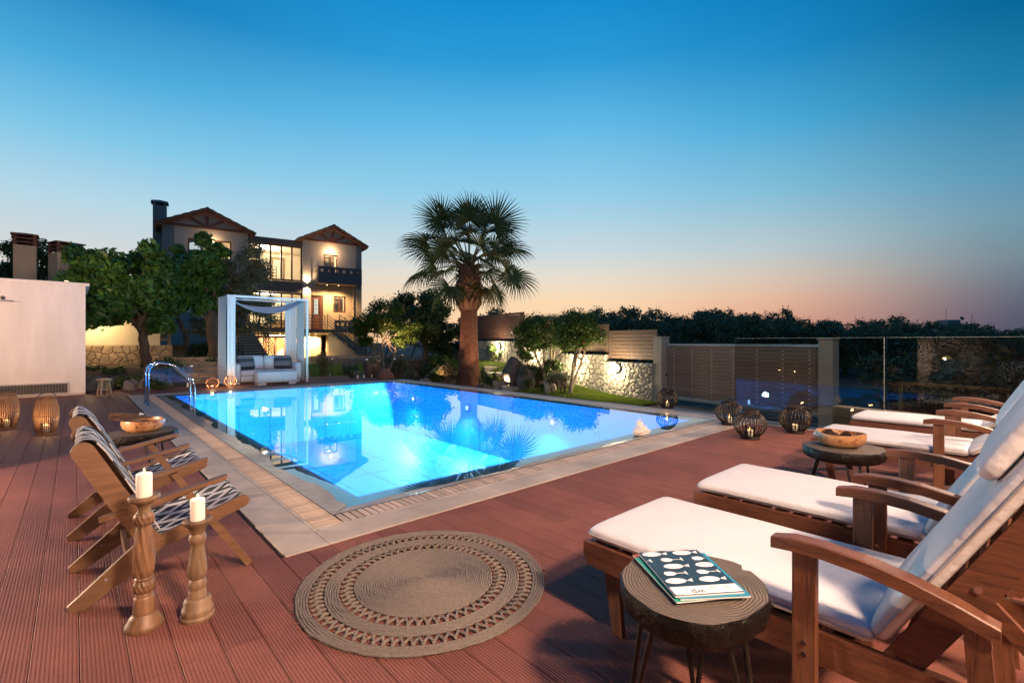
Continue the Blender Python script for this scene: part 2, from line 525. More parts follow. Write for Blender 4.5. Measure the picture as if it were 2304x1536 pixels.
m['orange'] = plain('cover orange', (.42, .11, .035), .35, var=.3)
m['basket'] = plain('woven basket', (.14, .065, .045), .9, var=.5, vs=40, bump=.9, bs=70, bd=.01)
m['swing'] = plain('blue tube', (.02, .06, .18), .4)
m['bluefence'] = plain('turquoise railing', (.05, .22, .30), .5)
m['wire'] = plain('wire fence', (.16, .13, .045), .5, metal=.4)
m['room'] = plain('interior wall', (.72, .62, .46), .8, var=.05)
m['roomorange'] = plain('interior orange', (.62, .36, .16), .8, var=.05)
m['roomfloor'] = plain('interior floor', (.30, .20, .12), .5)
m['furn'] = plain('interior furniture', (.30, .19, .10), .6)
m['curtain'] = plain('interior curtain', (.65, .58, .46), .9)
m['darkwall'] = plain('dark ivy brown wall', (.022, .016, .013), .9, var=.4, vs=6)
m['shadedstraw'] = leafmat('shaded field straw', (.06, .05, .028), .2, .4, .7, 3)  # dry stalk colour darkened, shade beyond the glass put into it
m['mesh'] = plain('vent mesh', (.13, .115, .10), .6, var=.2)
m['mail'] = plain('far building render', (.20, .19, .20), .9)

def slabwood():
    t = NT('sawn log end')
    tc_ = t.coord('Object')
    sp = t.N('ShaderNodeSeparateXYZ'); t.l.new(tc_, sp.inputs[0])
    n0 = t.noise(tc_, 4.5, 3, .5)
    rr = t.math('SQRT', t.math('ADD', t.math('POWER', sp.outputs[0], 2.0), t.math('POWER', sp.outputs[1], 2.0)))
    rr = t.math('ADD', rr, t.math('MULTIPLY', t.math('SUBTRACT', n0, .5), .07))
    s1 = t.math('SINE', t.math('MULTIPLY', rr, 620.0))
    s1 = t.math('MULTIPLY_ADD', s1, .5, .5)
    n2 = t.noise(tc_, 40, 4, .7)
    f = t.math('ADD', t.math('MULTIPLY', s1, .55), t.math('MULTIPLY', n2, .5))
    big = t.noise(tc_, 6, 3, .6)
    a = t.ramp(f, [(.15, (.03, .022, .016, 1)), (.6, (.105, .082, .060, 1)), (1.0, (.175, .14, .105, 1))])
    cc = t.mix(t.math('MULTIPLY', big, .45), a, (.095, .08, .065, 1))
    t.l.new(cc, t.b.inputs['Base Color']); t.b.inputs['Roughness'].default_value = .7
    t.bump(f, .6, .004)
    return t.m
m['slab'] = slabwood()
m['logbark'] = plain('dark log bark', (.0045, .0035, .003), .5, var=.6, vs=9, bump=.8, bs=16, bd=.02, spec=.2)
def bowlwood():
    t = NT('carved bowl')
    v = t.coord('Object', (1, 1, 2.5))
    n = t.noise(v, 13, 5, .65, 1.2)
    cc = t.ramp(n, [(.36, (.10, .035, .014, 1)), (.44, (.40, .19, .08, 1)), (.60, (.50, .27, .125, 1)), (.70, (.30, .13, .055, 1))])
    t.l.new(cc, t.b.inputs['Base Color']); t.b.inputs['Roughness'].default_value = .38
    t.bump(n, .15, .004)
    return t.m
m['bowlwood'] = bowlwood()
def weave(name, nu, nv, rings):
    """black and white concentric-diamond weave on the sling's own UV (metres)"""
    t = NT(name)
    uv = t.N('ShaderNodeUVMap'); sp = t.N('ShaderNodeSeparateXYZ'); t.l.new(uv.outputs[0], sp.inputs[0])
    def tri(x, k):
        return t.math('ABSOLUTE', t.math('SUBTRACT', t.math('FRACT', t.math('MULTIPLY', x, k)), .5))
    a = tri(sp.outputs[0], nu); b = tri(sp.outputs[1], nv)
    # stepped threads
    st = t.math('SNAP', t.math('ADD', a, b), .02)
    f = t.math('FRACT', t.math('MULTIPLY', st, rings))
    on = t.math('GREATER_THAN', f, .46)
    bead = t.math('MULTIPLY', t.math('ABSOLUTE', t.math('SINE', t.math('MULTIPLY', sp.outputs[1], 380.0))), t.math('ABSOLUTE', t.math('SINE', t.math('MULTIPLY', sp.outputs[0], 300.0))))
    cw = t.mix(bead, (.45, .45, .46, 1), (.80, .79, .77, 1))
    ck = t.mix(bead, (.012, .014, .018, 1), (.03, .034, .042, 1))
    t.l.new(t.mix(on, ck, cw), t.b.inputs['Base Color']); t.b.inputs['Roughness'].default_value = .85
    t.bump(bead, .7, .006)
    return t.m
m['weave'] = weave('diamond weave', 6.6, 4.6, 2.0)
def pillowmat():
    t = NT('zigzag cushion')
    v = t.coord('Object'); sp = t.N('ShaderNodeSeparateXYZ'); t.l.new(v, sp.inputs[0])
    zz = t.math('ABSOLUTE', t.math('SUBTRACT', t.math('FRACT', t.math('MULTIPLY', sp.outputs[0], 16.0)), .5))
    f = t.math('FRACT', t.math('ADD', t.math('MULTIPLY', sp.outputs[1], 16.0), t.math('MULTIPLY', zz, .7)))
    big = t.math('FRACT', t.math('MULTIPLY', sp.outputs[1], 4.5))
    on = t.math('MULTIPLY', t.math('GREATER_THAN', f, .62), t.math('GREATER_THAN', big, .35))
    t.l.new(t.mix(on, (.03, .034, .045, 1), (.34, .33, .36, 1)), t.b.inputs['Base Color']); t.b.inputs['Roughness'].default_value = .9
    return t.m
m['zigzag'] = pillowmat()
def pooltile():
    t = NT('pool liner tile')
    v = t.coord('Object')
    br = t.N('ShaderNodeTexBrick'); 
    geo = t.N('ShaderNodeNewGeometry')
    n = t.noise(v, .8, 3, .5)
    cc = t.mix(n, (.012, .37, .84, 1), (.03, .47, .92, 1))
    t.l.new(cc, t.b.inputs['Base Color']); t.b.inputs['Roughness'].default_value = .5
    t.n.remove(br)
    return t.m
m['pool'] = pooltile()
m['pooljoint'] = plain('pool seam', (.015, .13, .45), .5)
m['poolrim'] = plain('dark waterline', (.05, .05, .05), .5)
m['poollamp'] = glow('underwater lamp', (.55, .85, 1.0), 25)
# ------------------------------------------------------------------ ground, deck, pool
def S01(x):
    x = min(1.0, max(0.0, x)); return x * x * (3 - 2 * x)
def gz(x, y):
    x0 = 8.06 if y < 14.2 else 6.6
    return .6 * S01((y - 5.0) / 6.8) * S01((x - x0) / 1.5)
AX, AY = .165, .986                      # direction of the boundary wall
def wallpt(t, off=0.0):                  # off > 0: towards the pool
    return (8.8 + AX * t - AY * off, 5.2 + AY * t + AX * off)

g = MB()
B = 900.0
xs = [-B, -6.0, 7.98, B]; ys = [-B, -6.0, 17.1, B]
for i in range(3):
    for j in range(3):
        if i == 1 and j == 1: continue
        g.add([(xs[i], ys[j], -1.95), (xs[i + 1], ys[j], -1.95), (xs[i + 1], ys[j + 1], -1.95), (xs[i], ys[j + 1], -1.95)], [(0, 1, 2, 3)])
tag(g.build('ground', m['earth']), kind='structure')

# raised garden earth on the right of the pool
g = MB()
def gfn(u, v):
    x = 6.2 + u * 5.2; y = 3.4 + v * 19.0
    return (max(x, 8.055) if y < 14.15 else x, y, gz(x, y) - .012 + .02 * math.sin(x * 7 + y * 5) * S01((x - 8.3)))
g.grid(gfn, 52, 150)
tag(g.build('garden_bed', m['soil'], smooth=180), kind='structure')
# lawns
g = MB()
g.add([(-8, 17.12, -.02), (8.1, 17.12, -.02), (24.5, 48, -.60), (-8, 48, -.60), (27, 90, -.62), (-8, 90, -.62)], [(0, 1, 2, 3), (3, 2, 4, 5)])
g.build('lawn', m['turf'])
lawn = bpy.data.objects['lawn']; tag(lawn, kind='structure')
g = MB()
def lawnright(u, v):
    t = -.1 + v * 3.9
    wx, wy = wallpt(t, .06)
    y = wy; x = 8.052 + (wx - 8.052) * u
    lim = 8.052 + (wx - 8.052) * u
    return (x, y, gz(x, y) + .006)
g.grid(lawnright, 12, 30)
l2 = g.build('lawn', m['turf'], smooth=180); tag(l2, kind='structure')
g = MB()
def lawnback(u, v):
    t = 4.6 + v * 4.5
    wx, wy = wallpt(t, .06); x = wx - 1.3 + 1.3 * u
    return (x, wy, gz(x, wy) + .006)
g.grid(lawnback, 8, 16)
l3 = g.build('lawn', m['turf'], smooth=180); tag(l3, kind='structure')
# grass blades (uncountable)
def blades(name, n, samp, h=.03, w=.004):
    rs = np.random.RandomState(5)
    P = np.array([samp(rs) for _ in range(n)])
    a = rs.rand(n) * 2 * PI; hh = h * (.5 + rs.rand(n)); ww = w * (.6 + .8 * rs.rand(n))
    lx = (rs.rand(n) - .5) * h * 1.1; ly = (rs.rand(n) - .5) * h * 1.1
    V = np.zeros((n, 3, 3))
    V[:, 0] = P; V[:, 1] = P; V[:, 2] = P
    V[:, 0, 0] -= np.cos(a) * ww; V[:, 0, 1] -= np.sin(a) * ww
    V[:, 1, 0] += np.cos(a) * ww; V[:, 1, 1] += np.sin(a) * ww
    V[:, 2, 0] += lx; V[:, 2, 1] += ly; V[:, 2, 2] += hh
    o = link(name, fastmesh(name, V.reshape(-1, 3), np.arange(n * 3).reshape(n, 3), m['grass']))
    return o
def sampR(rs):
    p = lawnright(rs.rand(), rs.rand()); return (p[0], p[1], p[2] - .002)
tag(blades('grass', 60000, sampR, .032), 'short clipped grass between pool coping and pale stone wall', 'grass', kind='stuff')
def sampB(rs):
    p = lawnback(rs.rand(), rs.rand()); return p
tag(blades('grass', 9000, sampB, .04, .008), 'grass strip behind the garden boulder below the wall', 'grass', kind='stuff')
def sampH(rs):
    y = 17.6 + 16 * rs.rand() ** 1.4
    return (3 + (5.2 + .5 * (y - 17.4)) * rs.rand(), y, -.02 - .0188 * (y - 17.12))
tag(blades('grass', 40000, sampH, .05, .009), 'lawn grass between the glass pool fence and the house', 'grass', kind='stuff')

# --- deck boards with real grooves
PITCH = .144; BW = .1412
def board_mesh(L, cache={}):
    k = round(L, 3)
    if k in cache: return cache[k]
    prof = [(0, -.022), (0, -.002), (.0015, 0)]
    ng = 11
    for i in range(ng):
        c = (i + .5) * BW / ng
        prof += [(c - .0026, 0), (c - .0018, -.0028), (c + .0018, -.0028), (c + .0026, 0)]
    prof += [(BW - .0015, 0), (BW, -.002), (BW, -.022)]
    b = MB(); n = len(prof)
    vs = [(x, 0, z) for x, z in prof] + [(x, L, z) for x, z in prof]
    fs = [(i, i + 1, i + 1 + n, i + n) for i in range(n - 1)] + [tuple(range(n)), tuple(range(2 * n - 1, n - 1, -1))]
    b.add(vs, fs)
    cache[k] = b.mesh('board', m['deck'])
    return cache[k]
deck = MB()
deck.box(-6, .9, -6, 15.18, -.3, -.0225); deck.box(.2, .9, 15.18, 17.1, -.3, -.0225)
deck.box(.9, 7.66, -6, 2.93, -.3, -.0225); deck.box(.9, 7.98, 14.1, 17.1, -.3, -.0225)
decko = deck.build('deck', m['gratehole']); tag(decko, kind='structure')
JY = [-4.53, -1.16, 2.21, 5.58, 8.95, 12.32, 15.69, 17.08]
rest = MB()
def put_board(x, y0, y1, solo=True):
    y0 += .0018; y1 -= .0018
    if y1 - y0 < .02: return
    if solo:
        link('board', board_mesh(y1 - y0), decko, (x, y0, 0))
    else:
        rest.box(x, x + BW, y0, y1, -.022, 0)
X0 = .014 + .00135
k0 = -14
for k in range(k0, 54):
    x = X0 + k * PITCH
    if x + BW <= .905:
        top = 15.17 if x < .2 else 17.08
        for a, b in zip(JY[:-1], JY[1:]):
            if a >= top: continue
            put_board(x, a, min(b, top), a > -2 and x > -1.75)
    elif x + BW <= 7.68:
        put_board(x, -4.53, -1.16, False)
        put_board(x, -1.16, 2.21)
        put_board(x, 2.21, 2.925)
        if x < 7.6:
            put_board(x, 14.11, 15.69); put_board(x, 15.69, 17.08)
ro = rest.build('board_row', m['deck'], decko); ro['kind'] = 'stuff'
# strip boards between the last left row and the coping
e = MB(); e.box(7.665, 7.72, -6, 2.93, -.3, .004, bev=.004)
tag(e.build('deck_edge', m['stone']), kind='structure')
pv = MB()
pv.add([(7.72, -6, -.06), (7.0, -6, -.06), (8.35, 2.1, -.06), (8.88, 5.05, -.06), (8.06, 5.05, -.06), (8.06, 2.93, -.06), (7.72, 2.93, -.06)], [(0, 1, 2, 3, 4, 5, 6)])
tag(pv.build('paving', m['paving']), kind='structure')

# --- pool
PX0, PX1, PY0, PY1 = 1.70, 7.30, 3.71, 13.40
OX0, OX1, OY0, OY1 = .90, 8.05, 2.93, 14.10
GX0, GX1, GY0, GY1 = 1.19, 7.80, 3.22, 13.85      # outer line of the grating
GW = .18
cop = MB()
cop.box(OX0 - .002, PX0 - .02, OY0, OY1, -.30, -.28); cop.box(PX1 + .02, OX1, OY0, OY1, -.30, -.28)
cop.box(PX0 - .02, PX1 + .02, OY0, PY0 - .02, -.30, -.28); cop.box(PX0 - .02, PX1 + .02, PY1 + .02, OY1, -.30, -.28)
copo = cop.build('pool_coping', m['gratehole']); tag(copo, kind='structure')
copo.data.materials[0] = m['gratehole']
def slab_run(x0, x1, y0, y1, along, step, mat, nm='slab', z0=-.06, z1=0.004):
    L = (x1 - x0) if along == 'x' else (y1 - y0)
    n = max(1, round(L / step)); q = L / n
    for i in range(n):
        b = MB()
        j = R.uniform(-.0008, .0008)
        if along == 'x': b.box(x0 + i * q + .0015, x0 + (i + 1) * q - .0015, y0 + .001, y1 - .001, z0, z1 + j, bev=.003)
        else: b.box(x0 + .001, x1 - .001, y0 + i * q + .0015, y0 + (i + 1) * q - .0015, z0, z1 + j, bev=.003)
        b.build(nm, mat, copo)
slab_run(OX0, GX0 - .03, OY0, OY1, 'y', 1.35, m['stone'])
slab_run(GX0 - .03, GX0, GY0 - .03, GY1 + .03, 'y', 2.1, m['stone'])
slab_run(GX0 - .03, OX1, OY0, GY0 - .03, 'x', 1.5, m['stone'])
slab_run(GX0, GX1 + .03, GY0 - .03, GY0, 'x', 2.1, m['stone'])
slab_run(GX1 + .03, OX1, GY0 - .03, OY1, 'y', 1.35, m['stone'])
slab_run(GX1, GX1 + .03, GY0, GY1 + .03, 'y', 2.1, m['stone'])
slab_run(GX0 - .03, GX1 + .03, GY1 + .03, OY1, 'x', 1.5, m['stone'])
slab_run(GX0, GX1, GY1, GY1 + .03, 'x', 2.1, m['stone'])
# sloping inner beach of the overflow edge
rsn = np.random.RandomState(3)
ph = rsn.rand(8) * 6.28
def wob(a):
    return (math.sin(a * 1.7 + ph[0]) + .7 * math.sin(a * 3.1 + ph[1]) + .5 * math.sin(a * 6.3 + ph[2]) + .3 * math.sin(a * 13 + ph[3]) + .18 * math.sin(a * 31 + ph[4])) / 2.7
IX0, IX1, IY0, IY1 = GX0 + GW, GX1 - GW, GY0 + GW, GY1 - GW
beach = MB()
def side(p0, p1, q0, q1, ss, bias):
    def fn(u, v):
        ax = p0[0] + (p1[0] - p0[0]) * u; ay = p0[1] + (p1[1] - p0[1]) * u
        bx = q0[0] + (q1[0] - q0[0]) * u; by = q0[1] + (q1[1] - q0[1]) * u
        s_ = ax + ay
        x = ax + (bx - ax) * v; y = ay + (by - ay) * v
        z = .004 - .017 * v ** .8 + .0042 * (wob(s_ * 1.3) + bias) * math.sin(PI * min(1, v * 1.05)) * .9
        return (x, y, z)
    beach.grid(fn, ss, 22)
side((IX0, IY1), (IX0, IY0), (PX0, PY1), (PX0, PY0), 220, .0)
side((IX0, IY0), (IX1, IY0), (PX0, PY0), (PX1, PY0), 160, -.75)
side((IX1, IY0), (IX1, IY1), (PX1, PY0), (PX1, PY1), 120, -.6)
side((IX1, IY1), (IX0, IY1), (PX1, PY1), (PX0, PY1), 90, -.6)
beach.build('inner_slab', m['wetstone'], copo, smooth=180)
# overflow grating
gr = thing('overflow_grating', 'pale slatted overflow grating running round the pool edge', 'grating')
ch = MB()
for a in ((GX0, IX0, GY0, GY1), (IX1, GX1, GY0, GY1), (IX0, IX1, GY0, IY0), (IX0, IX1, IY1, GY1)):
    ch.box(a[0] + .001, a[1] - .001, a[2] + .001, a[3] - .001, -.12, -.1)
ch.build('channel', m['gratehole'], gr)
bm1 = MB().box(.002, GW - .002, 0, .019, -.03, .001).mesh('bar', m['grate'])
bm2 = MB().box(0, .043, .002, GW - .002, -.03, .001).mesh('bar', m['grate'])
rest = MB(); n = 0
y = GY0 + .006
while y < GY1 - .02:
    if n < 175: link('bar', bm1, gr, (GX0, y, 0))
    else: rest.box(GX0 + .002, IX0 - .002, y, y + .019, -.03, .001)
    y += .034; n += 1
x = IX0 + .012; n = 0
while x < IX1 - .02:
    if n < 120: link('bar', bm2, gr, (x, GY0, 0))
    rest.box(x, x + .043, IY1 + .002, GY1 - .002, -.03, .001)
    x += .0535; n += 1
y = GY0 + .01
while y < GY1 - .02:
    rest.box(IX1 + .002, GX1 - .002, y, y + .036, -.03, .001); y += .05
ro = rest.build('bar_run', m['grate'], gr); ro['kind'] = 'stuff'
# basin
bs = MB()
zb, zt = -1.45, -.0145
c = [(PX0, PY0), (PX1, PY0), (PX1, PY1), (PX0, PY1)]
bs.add([(x, y, zb) for x, y in c] + [(x, y, zt) for x, y in c], [(0, 1, 2, 3), (0, 4, 5, 1), (1, 5, 6, 2), (2, 6, 7, 3), (3, 7, 4, 0)])
basin = bs.build('pool_basin', m['pool']); tag(basin, kind='structure')
sm = MB()
y = PY0 + .6
while y < PY1 - .3:
    sm.box(PX0 + .01, PX1 - .01, y, y + .014, zb, zb + .003)
    sm.box(PX0, PX0 + .003, y, y + .012, zb, zt - .06); sm.box(PX1 - .003, PX1, y, y + .012, zb, zt - .06); y += 1.21
x = PX0 + .6
while x < PX1 - .3:
    sm.box(x, x + .014, PY0 + .01, PY1 - .01, zb + .0005, zb + .0035)
    sm.box(x, x + .012, PY0, PY0 + .003, zb, zt - .06); sm.box(x, x + .012, PY1 - .003, PY1, zb, zt - .06); x += .72
so = sm.build('seam', m['pooljoint'], basin); so['kind'] = 'stuff'
wt = MB(); wt.add([(IX0 + .002, IY0 + .002, -.006), (IX1 - .002, IY0 + .002, -.006), (IX1 - .002, IY1 - .002, -.006), (IX0 + .002, IY1 - .002, -.006)], [(0, 1, 2, 3)])
tag(wt.build('water', m['water']), kind='structure')
# underwater lamps
pl = [(PX1 - .02, 6.7, -.42, 1, 'beneath the stone wall end'), (PX1 - .02, 9.6, -.42, 1, 'in front of the palm'), (PX1 - .02, 12.2, -.42, 1, 'near the far corner'),
      (PX0 + .02, 5.6, -.45, -1, 'on the side of the folding chairs'), (PX0 + .02, 8.4, -.45, -1, 'opposite the palm'), (PX0 + .02, 11.4, -.45, -1, 'by the steel ladder')]
PW = [720, 720, 680, 390, 540, 600]
for i, (x, y, z, d_, w_) in enumerate(pl):
    t_ = thing('underwater_lamp', 'round white underwater pool lamp ' + w_, 'lamp', (x, y, z), 0, 'underwater pool lamps')
    lens = MB(); 
    lens.lathe([(.085, 0), (.08, .012), (0, .016)], 20); o = lens.build('lens', m['poollamp'], t_)
    o.rotation_euler = (0, -d_ * PI / 2, 0); o.location = (.018 * d_ * 0, 0, 0)
    rim = MB(); rim.lathe([(.085, -.005), (.11, -.005), (.11, .01), (.085, .014)], 20); o = rim.build('rim', m['steel'], t_); o.rotation_euler = (0, -d_ * PI / 2, 0)
    lo = point('pool_light', (-d_ * .10, 0, 0), PW[i], (.42, .84, 1.0), .08, t_, 3.12, None, .12); lo.rotation_euler = Vector((-d_, 0, -.30)).to_track_quat('-Z', 'Y').to_euler()
# ------------------------------------------------------------------ foreground furniture
def loft(b, L, W, T, r=.025, n=28, ns=14, sag=.0, mi=0, puff=.0):
    """rounded cushion, y from 0 to L, centred on x and z"""
    ys = [0, .15, .45, 1.0]
    st = [(r * y, math.sqrt(max(0, 1 - (1 - y) ** 2))) for y in ys]
    rows = [(y, k) for y, k in st] + [(r + (L - 2 * r) * i / ns, 1.0) for i in range(1, ns)] + [(L - y, k) for y, k in reversed(st)]
    vs = []
    for y, k in rows:
        hw = W / 2 - r * (1 - k); ht = T / 2 * (.25 + .75 * k)
        p = puff * math.sin(PI * y / L)
        for j in range(n):
            t = 2 * PI * j / n
            cx, sz = math.cos(t), math.sin(t)
            e = .32
            x = math.copysign(abs(cx) ** e, cx); z = math.copysign(abs(sz) ** (e * 1.5), sz)
            zz = z * (ht + (p * (1 - x * x * .9) if z > 0 else 0))
            vs.append((x * hw, y, zz + sag * math.sin(y * 9 + x * 3) * (1 if z > 0 else 0)))
    fs = []
    for i in range(len(rows) - 1):
        for j in range(n):
            fs.append((i * n + j, i * n + (j + 1) % n, (i + 1) * n + (j + 1) % n, (i + 1) * n + j))
    fs.append(tuple(range(n - 1, -1, -1))); fs.append(tuple((len(rows) - 1) * n + j for j in range(n)))
    b.add(vs, fs, mi)
    return b
def rrect_loop(L, W, r, k=5):
    pts = []
    for cx, cy, a0 in ((W / 2 - r, r, -PI / 2), (W / 2 - r, L - r, 0), (-W / 2 + r, L - r, PI / 2), (-W / 2 + r, r, PI)):
        for i in range(k):
            a = a0 + PI / 2 * i / (k - 1); pts.append((cx + r * math.cos(a), cy + r * math.sin(a), 0))
    return pts
FY = 1.345
def screw(b, p, ax='x', r=.008):
    q = list(p); i = 'xyz'.index(ax); q[i] -= .004
    b.tube([p, q], r, 8)
def make_lounger(label, pillow, BA=60):
    ca, sa = math.cos(math.radians(BA)), math.sin(math.radians(BA))
    t = thing('sun_lounger', label, 'sun lounger', (0, 0, 0), 0, 'teak sun loungers by the pool')
    for sx in (-1, 1):
        rail = MB()
        x = sx * .34
        poly = [(-.62, .268), (FY - .05, .268), (FY - .015, .28), (FY, .31), (FY + .002, .368), (-.62, .368)]
        rail.prism(poly, x - .015, x + .015, 'x'); rail.build('side_rail', m['teak'], t)
        lg = MB(); lg.prism([(1.165, 0), (1.215, 0), (1.265, .30), (1.19, .30)], x - sx * .018 - .013, x - sx * .018 + .013 - (0), 'x')
        o = lg.build('leg', m['teakz'], t); o.location = (-sx * .012, 0, 0)
        lg = MB(); lg.prism([(-.55, 0), (-.50, 0), (-.46, .30), (-.54, .30)], x - .013, x + .013, 'x'); o = lg.build('leg', m['teakz'], t); o.location = (-sx * .03, 0, 0)
        px = sx * .371
        ps = MB(); ps.box(px - .014, px + .014, .437, .503, 0, .604, bev=.003); o = ps.build('arm_post', m['teakz'], t)
        s_ = MB()
        for zz in (.335, .30): screw(s_, (px - .0142 if sx < 0 else px - .0142, .47, zz))
        s_.build('screw', m['steel'], o)
        ps = MB(); ps.prism([(.03, .0), (.082, .0), (.118, .548), (.07, .548)], px - .014, px + .014, 'x'); ps.build('arm_post', m['teakz'], t)
        arm = MB()
        P = [(.56, .617), (.50, .627), (.42, .628), (.32, .620), (.22, .600), (.13, .574), (.05, .543)]
        vs = []
        for i, (yy, zz) in enumerate(P):
            th_ = .040 if i else .034
            w_ = .030 if 0 < i < 6 else .025
            vs += [(px - w_, yy, zz - th_ / 2), (px + w_, yy, zz - th_ / 2), (px + w_, yy, zz + th_ / 2 - .004), (px + w_ - .004, yy, zz + th_ / 2), (px - w_ + .004, yy, zz + th_ / 2), (px - w_, yy, zz + th_ / 2 - .004)]
        fs = [(5, 4, 3, 2, 1, 0), tuple(36 + i for i in range(6))]
        for i in range(6):
            for j in range(6):
                fs.append((i * 6 + j, i * 6 + (j + 1) % 6, (i + 1) * 6 + (j + 1) % 6, (i + 1) * 6 + j))
        arm.add(vs, fs); arm.build('armrest', m['teak'], t)
        # back frame rail
        A = (.306 - sa * .034, .399 - ca * .034)
        br = MB(); 
        q = lambda s_, n_: (A[0] - ca * s_ - sa * n_, A[1] + sa * s_ - ca * n_)
        br.prism([q(-.03, 0), q(.86, 0), q(.86, .078), q(-.03, .078)], sx * .322 - .013, sx * .322 + .013, 'x')
        o = br.build('back_rail', m['teak'], t)
        s_ = MB(); c_ = q(.30, .04); screw(s_, (sx * .322 - .0132, c_[0], c_[1]), r=.009); s_.build('screw', m['steel'], o)
        pr = MB(); pr.bar((sx * .292, .275 - ca * .34, .345 + sa * .30), (sx * .292, -.30, .17), .02, .04); pr.build('back_prop', m['teak'], t)
    fp = MB(); fp.box(-.325, .325, FY - .03, FY - .003, .275, .362); fp.build('foot_board', m['teak'], t)
    sl = MB().box(-.324, .324, 0, .055, .340, .356).mesh('slat', m['teak'])
    for i in range(11):
        link('slat', sl, t, (0, .36 + i * .086, 0))
    ct = MB().box(-.30, .30, 0, .05, -.008, .008).mesh('slat', m['teak'])
    for i in range(9):
        s_ = .05 + i * .088; o = link('slat', ct, t, (0, .275 - ca * s_, .345 + sa * s_ - .012)); o.rotation_euler = (math.radians(180 - BA), 0, 0)
    st = MB(); st.box(-.34, .34, -.53, -.49, .12, .16); st.build('stretcher', m['teak'], t)
    # cushions
    b = MB(); loft(b, FY - .305, .67, .062, .03, puff=.006, sag=.0012)
    c = b.build('seat_cushion', m['cushion'], t, 60, (0, .303, .399))
    pp = MB(); pp.tube([(x, y, -.002) for x, y, z in rrect_loop(FY - .305 + .004, .676, .035)], .0035, 5, closed=True); pp.build('piping', m['piping'], c)
    b = MB(); loft(b, .80, .67, .066, .03, puff=.008, sag=.0012)
    c = b.build('back_cushion', m['cushion'], t, 60, (0, .318, .392)); c.rotation_euler = (math.radians(180 - BA), 0, 0)
    # local +y runs up the back, local z faces away from the sitter
    c.scale = (1, 1, -1)
    c.location = (0, .318 - .012, .399)
    pp = MB(); pp.tube([(x, y - .002, 0) for x, y, z in rrect_loop(.804, .676, .035)], .0035, 5, closed=True); pp.build('piping', m['piping'], c)
    if pillow:
        b = MB(); loft(b, .40, .62, .060, .028, puff=.010)
        c = b.build('head_pillow', m['cushion'], t, 60); c.rotation_euler = (math.radians(180 - BA), 0, 0); c.scale = (1, 1, -1)
        s0 = .54; c.location = (0, .306 - ca * s0 + sa * .058, .399 + sa * s0 + ca * .058)
        pp = MB(); pp.tube([(x, y - .002, 0) for x, y, z in rrect_loop(.404, .606, .05)], .0035, 5, closed=True); pp.build('piping', m['piping'], c)
    return t
L1 = make_lounger('nearest teak sun lounger with white cushion behind the magazine table', True)
L1.location = (2.02, 0, 0)
L2 = dup(L1, (3.04, 0, 0), label='second nearest teak lounger with white cushion beside the nearest one')
L3 = make_lounger('teak lounger with white cushion just behind the bowl table', True, 36); L3.location = (5.32, 0.02, 0)
L4 = dup(L3, (6.75, .03, 0), label='farthest teak lounger with white cushion next to the glass balustrade')

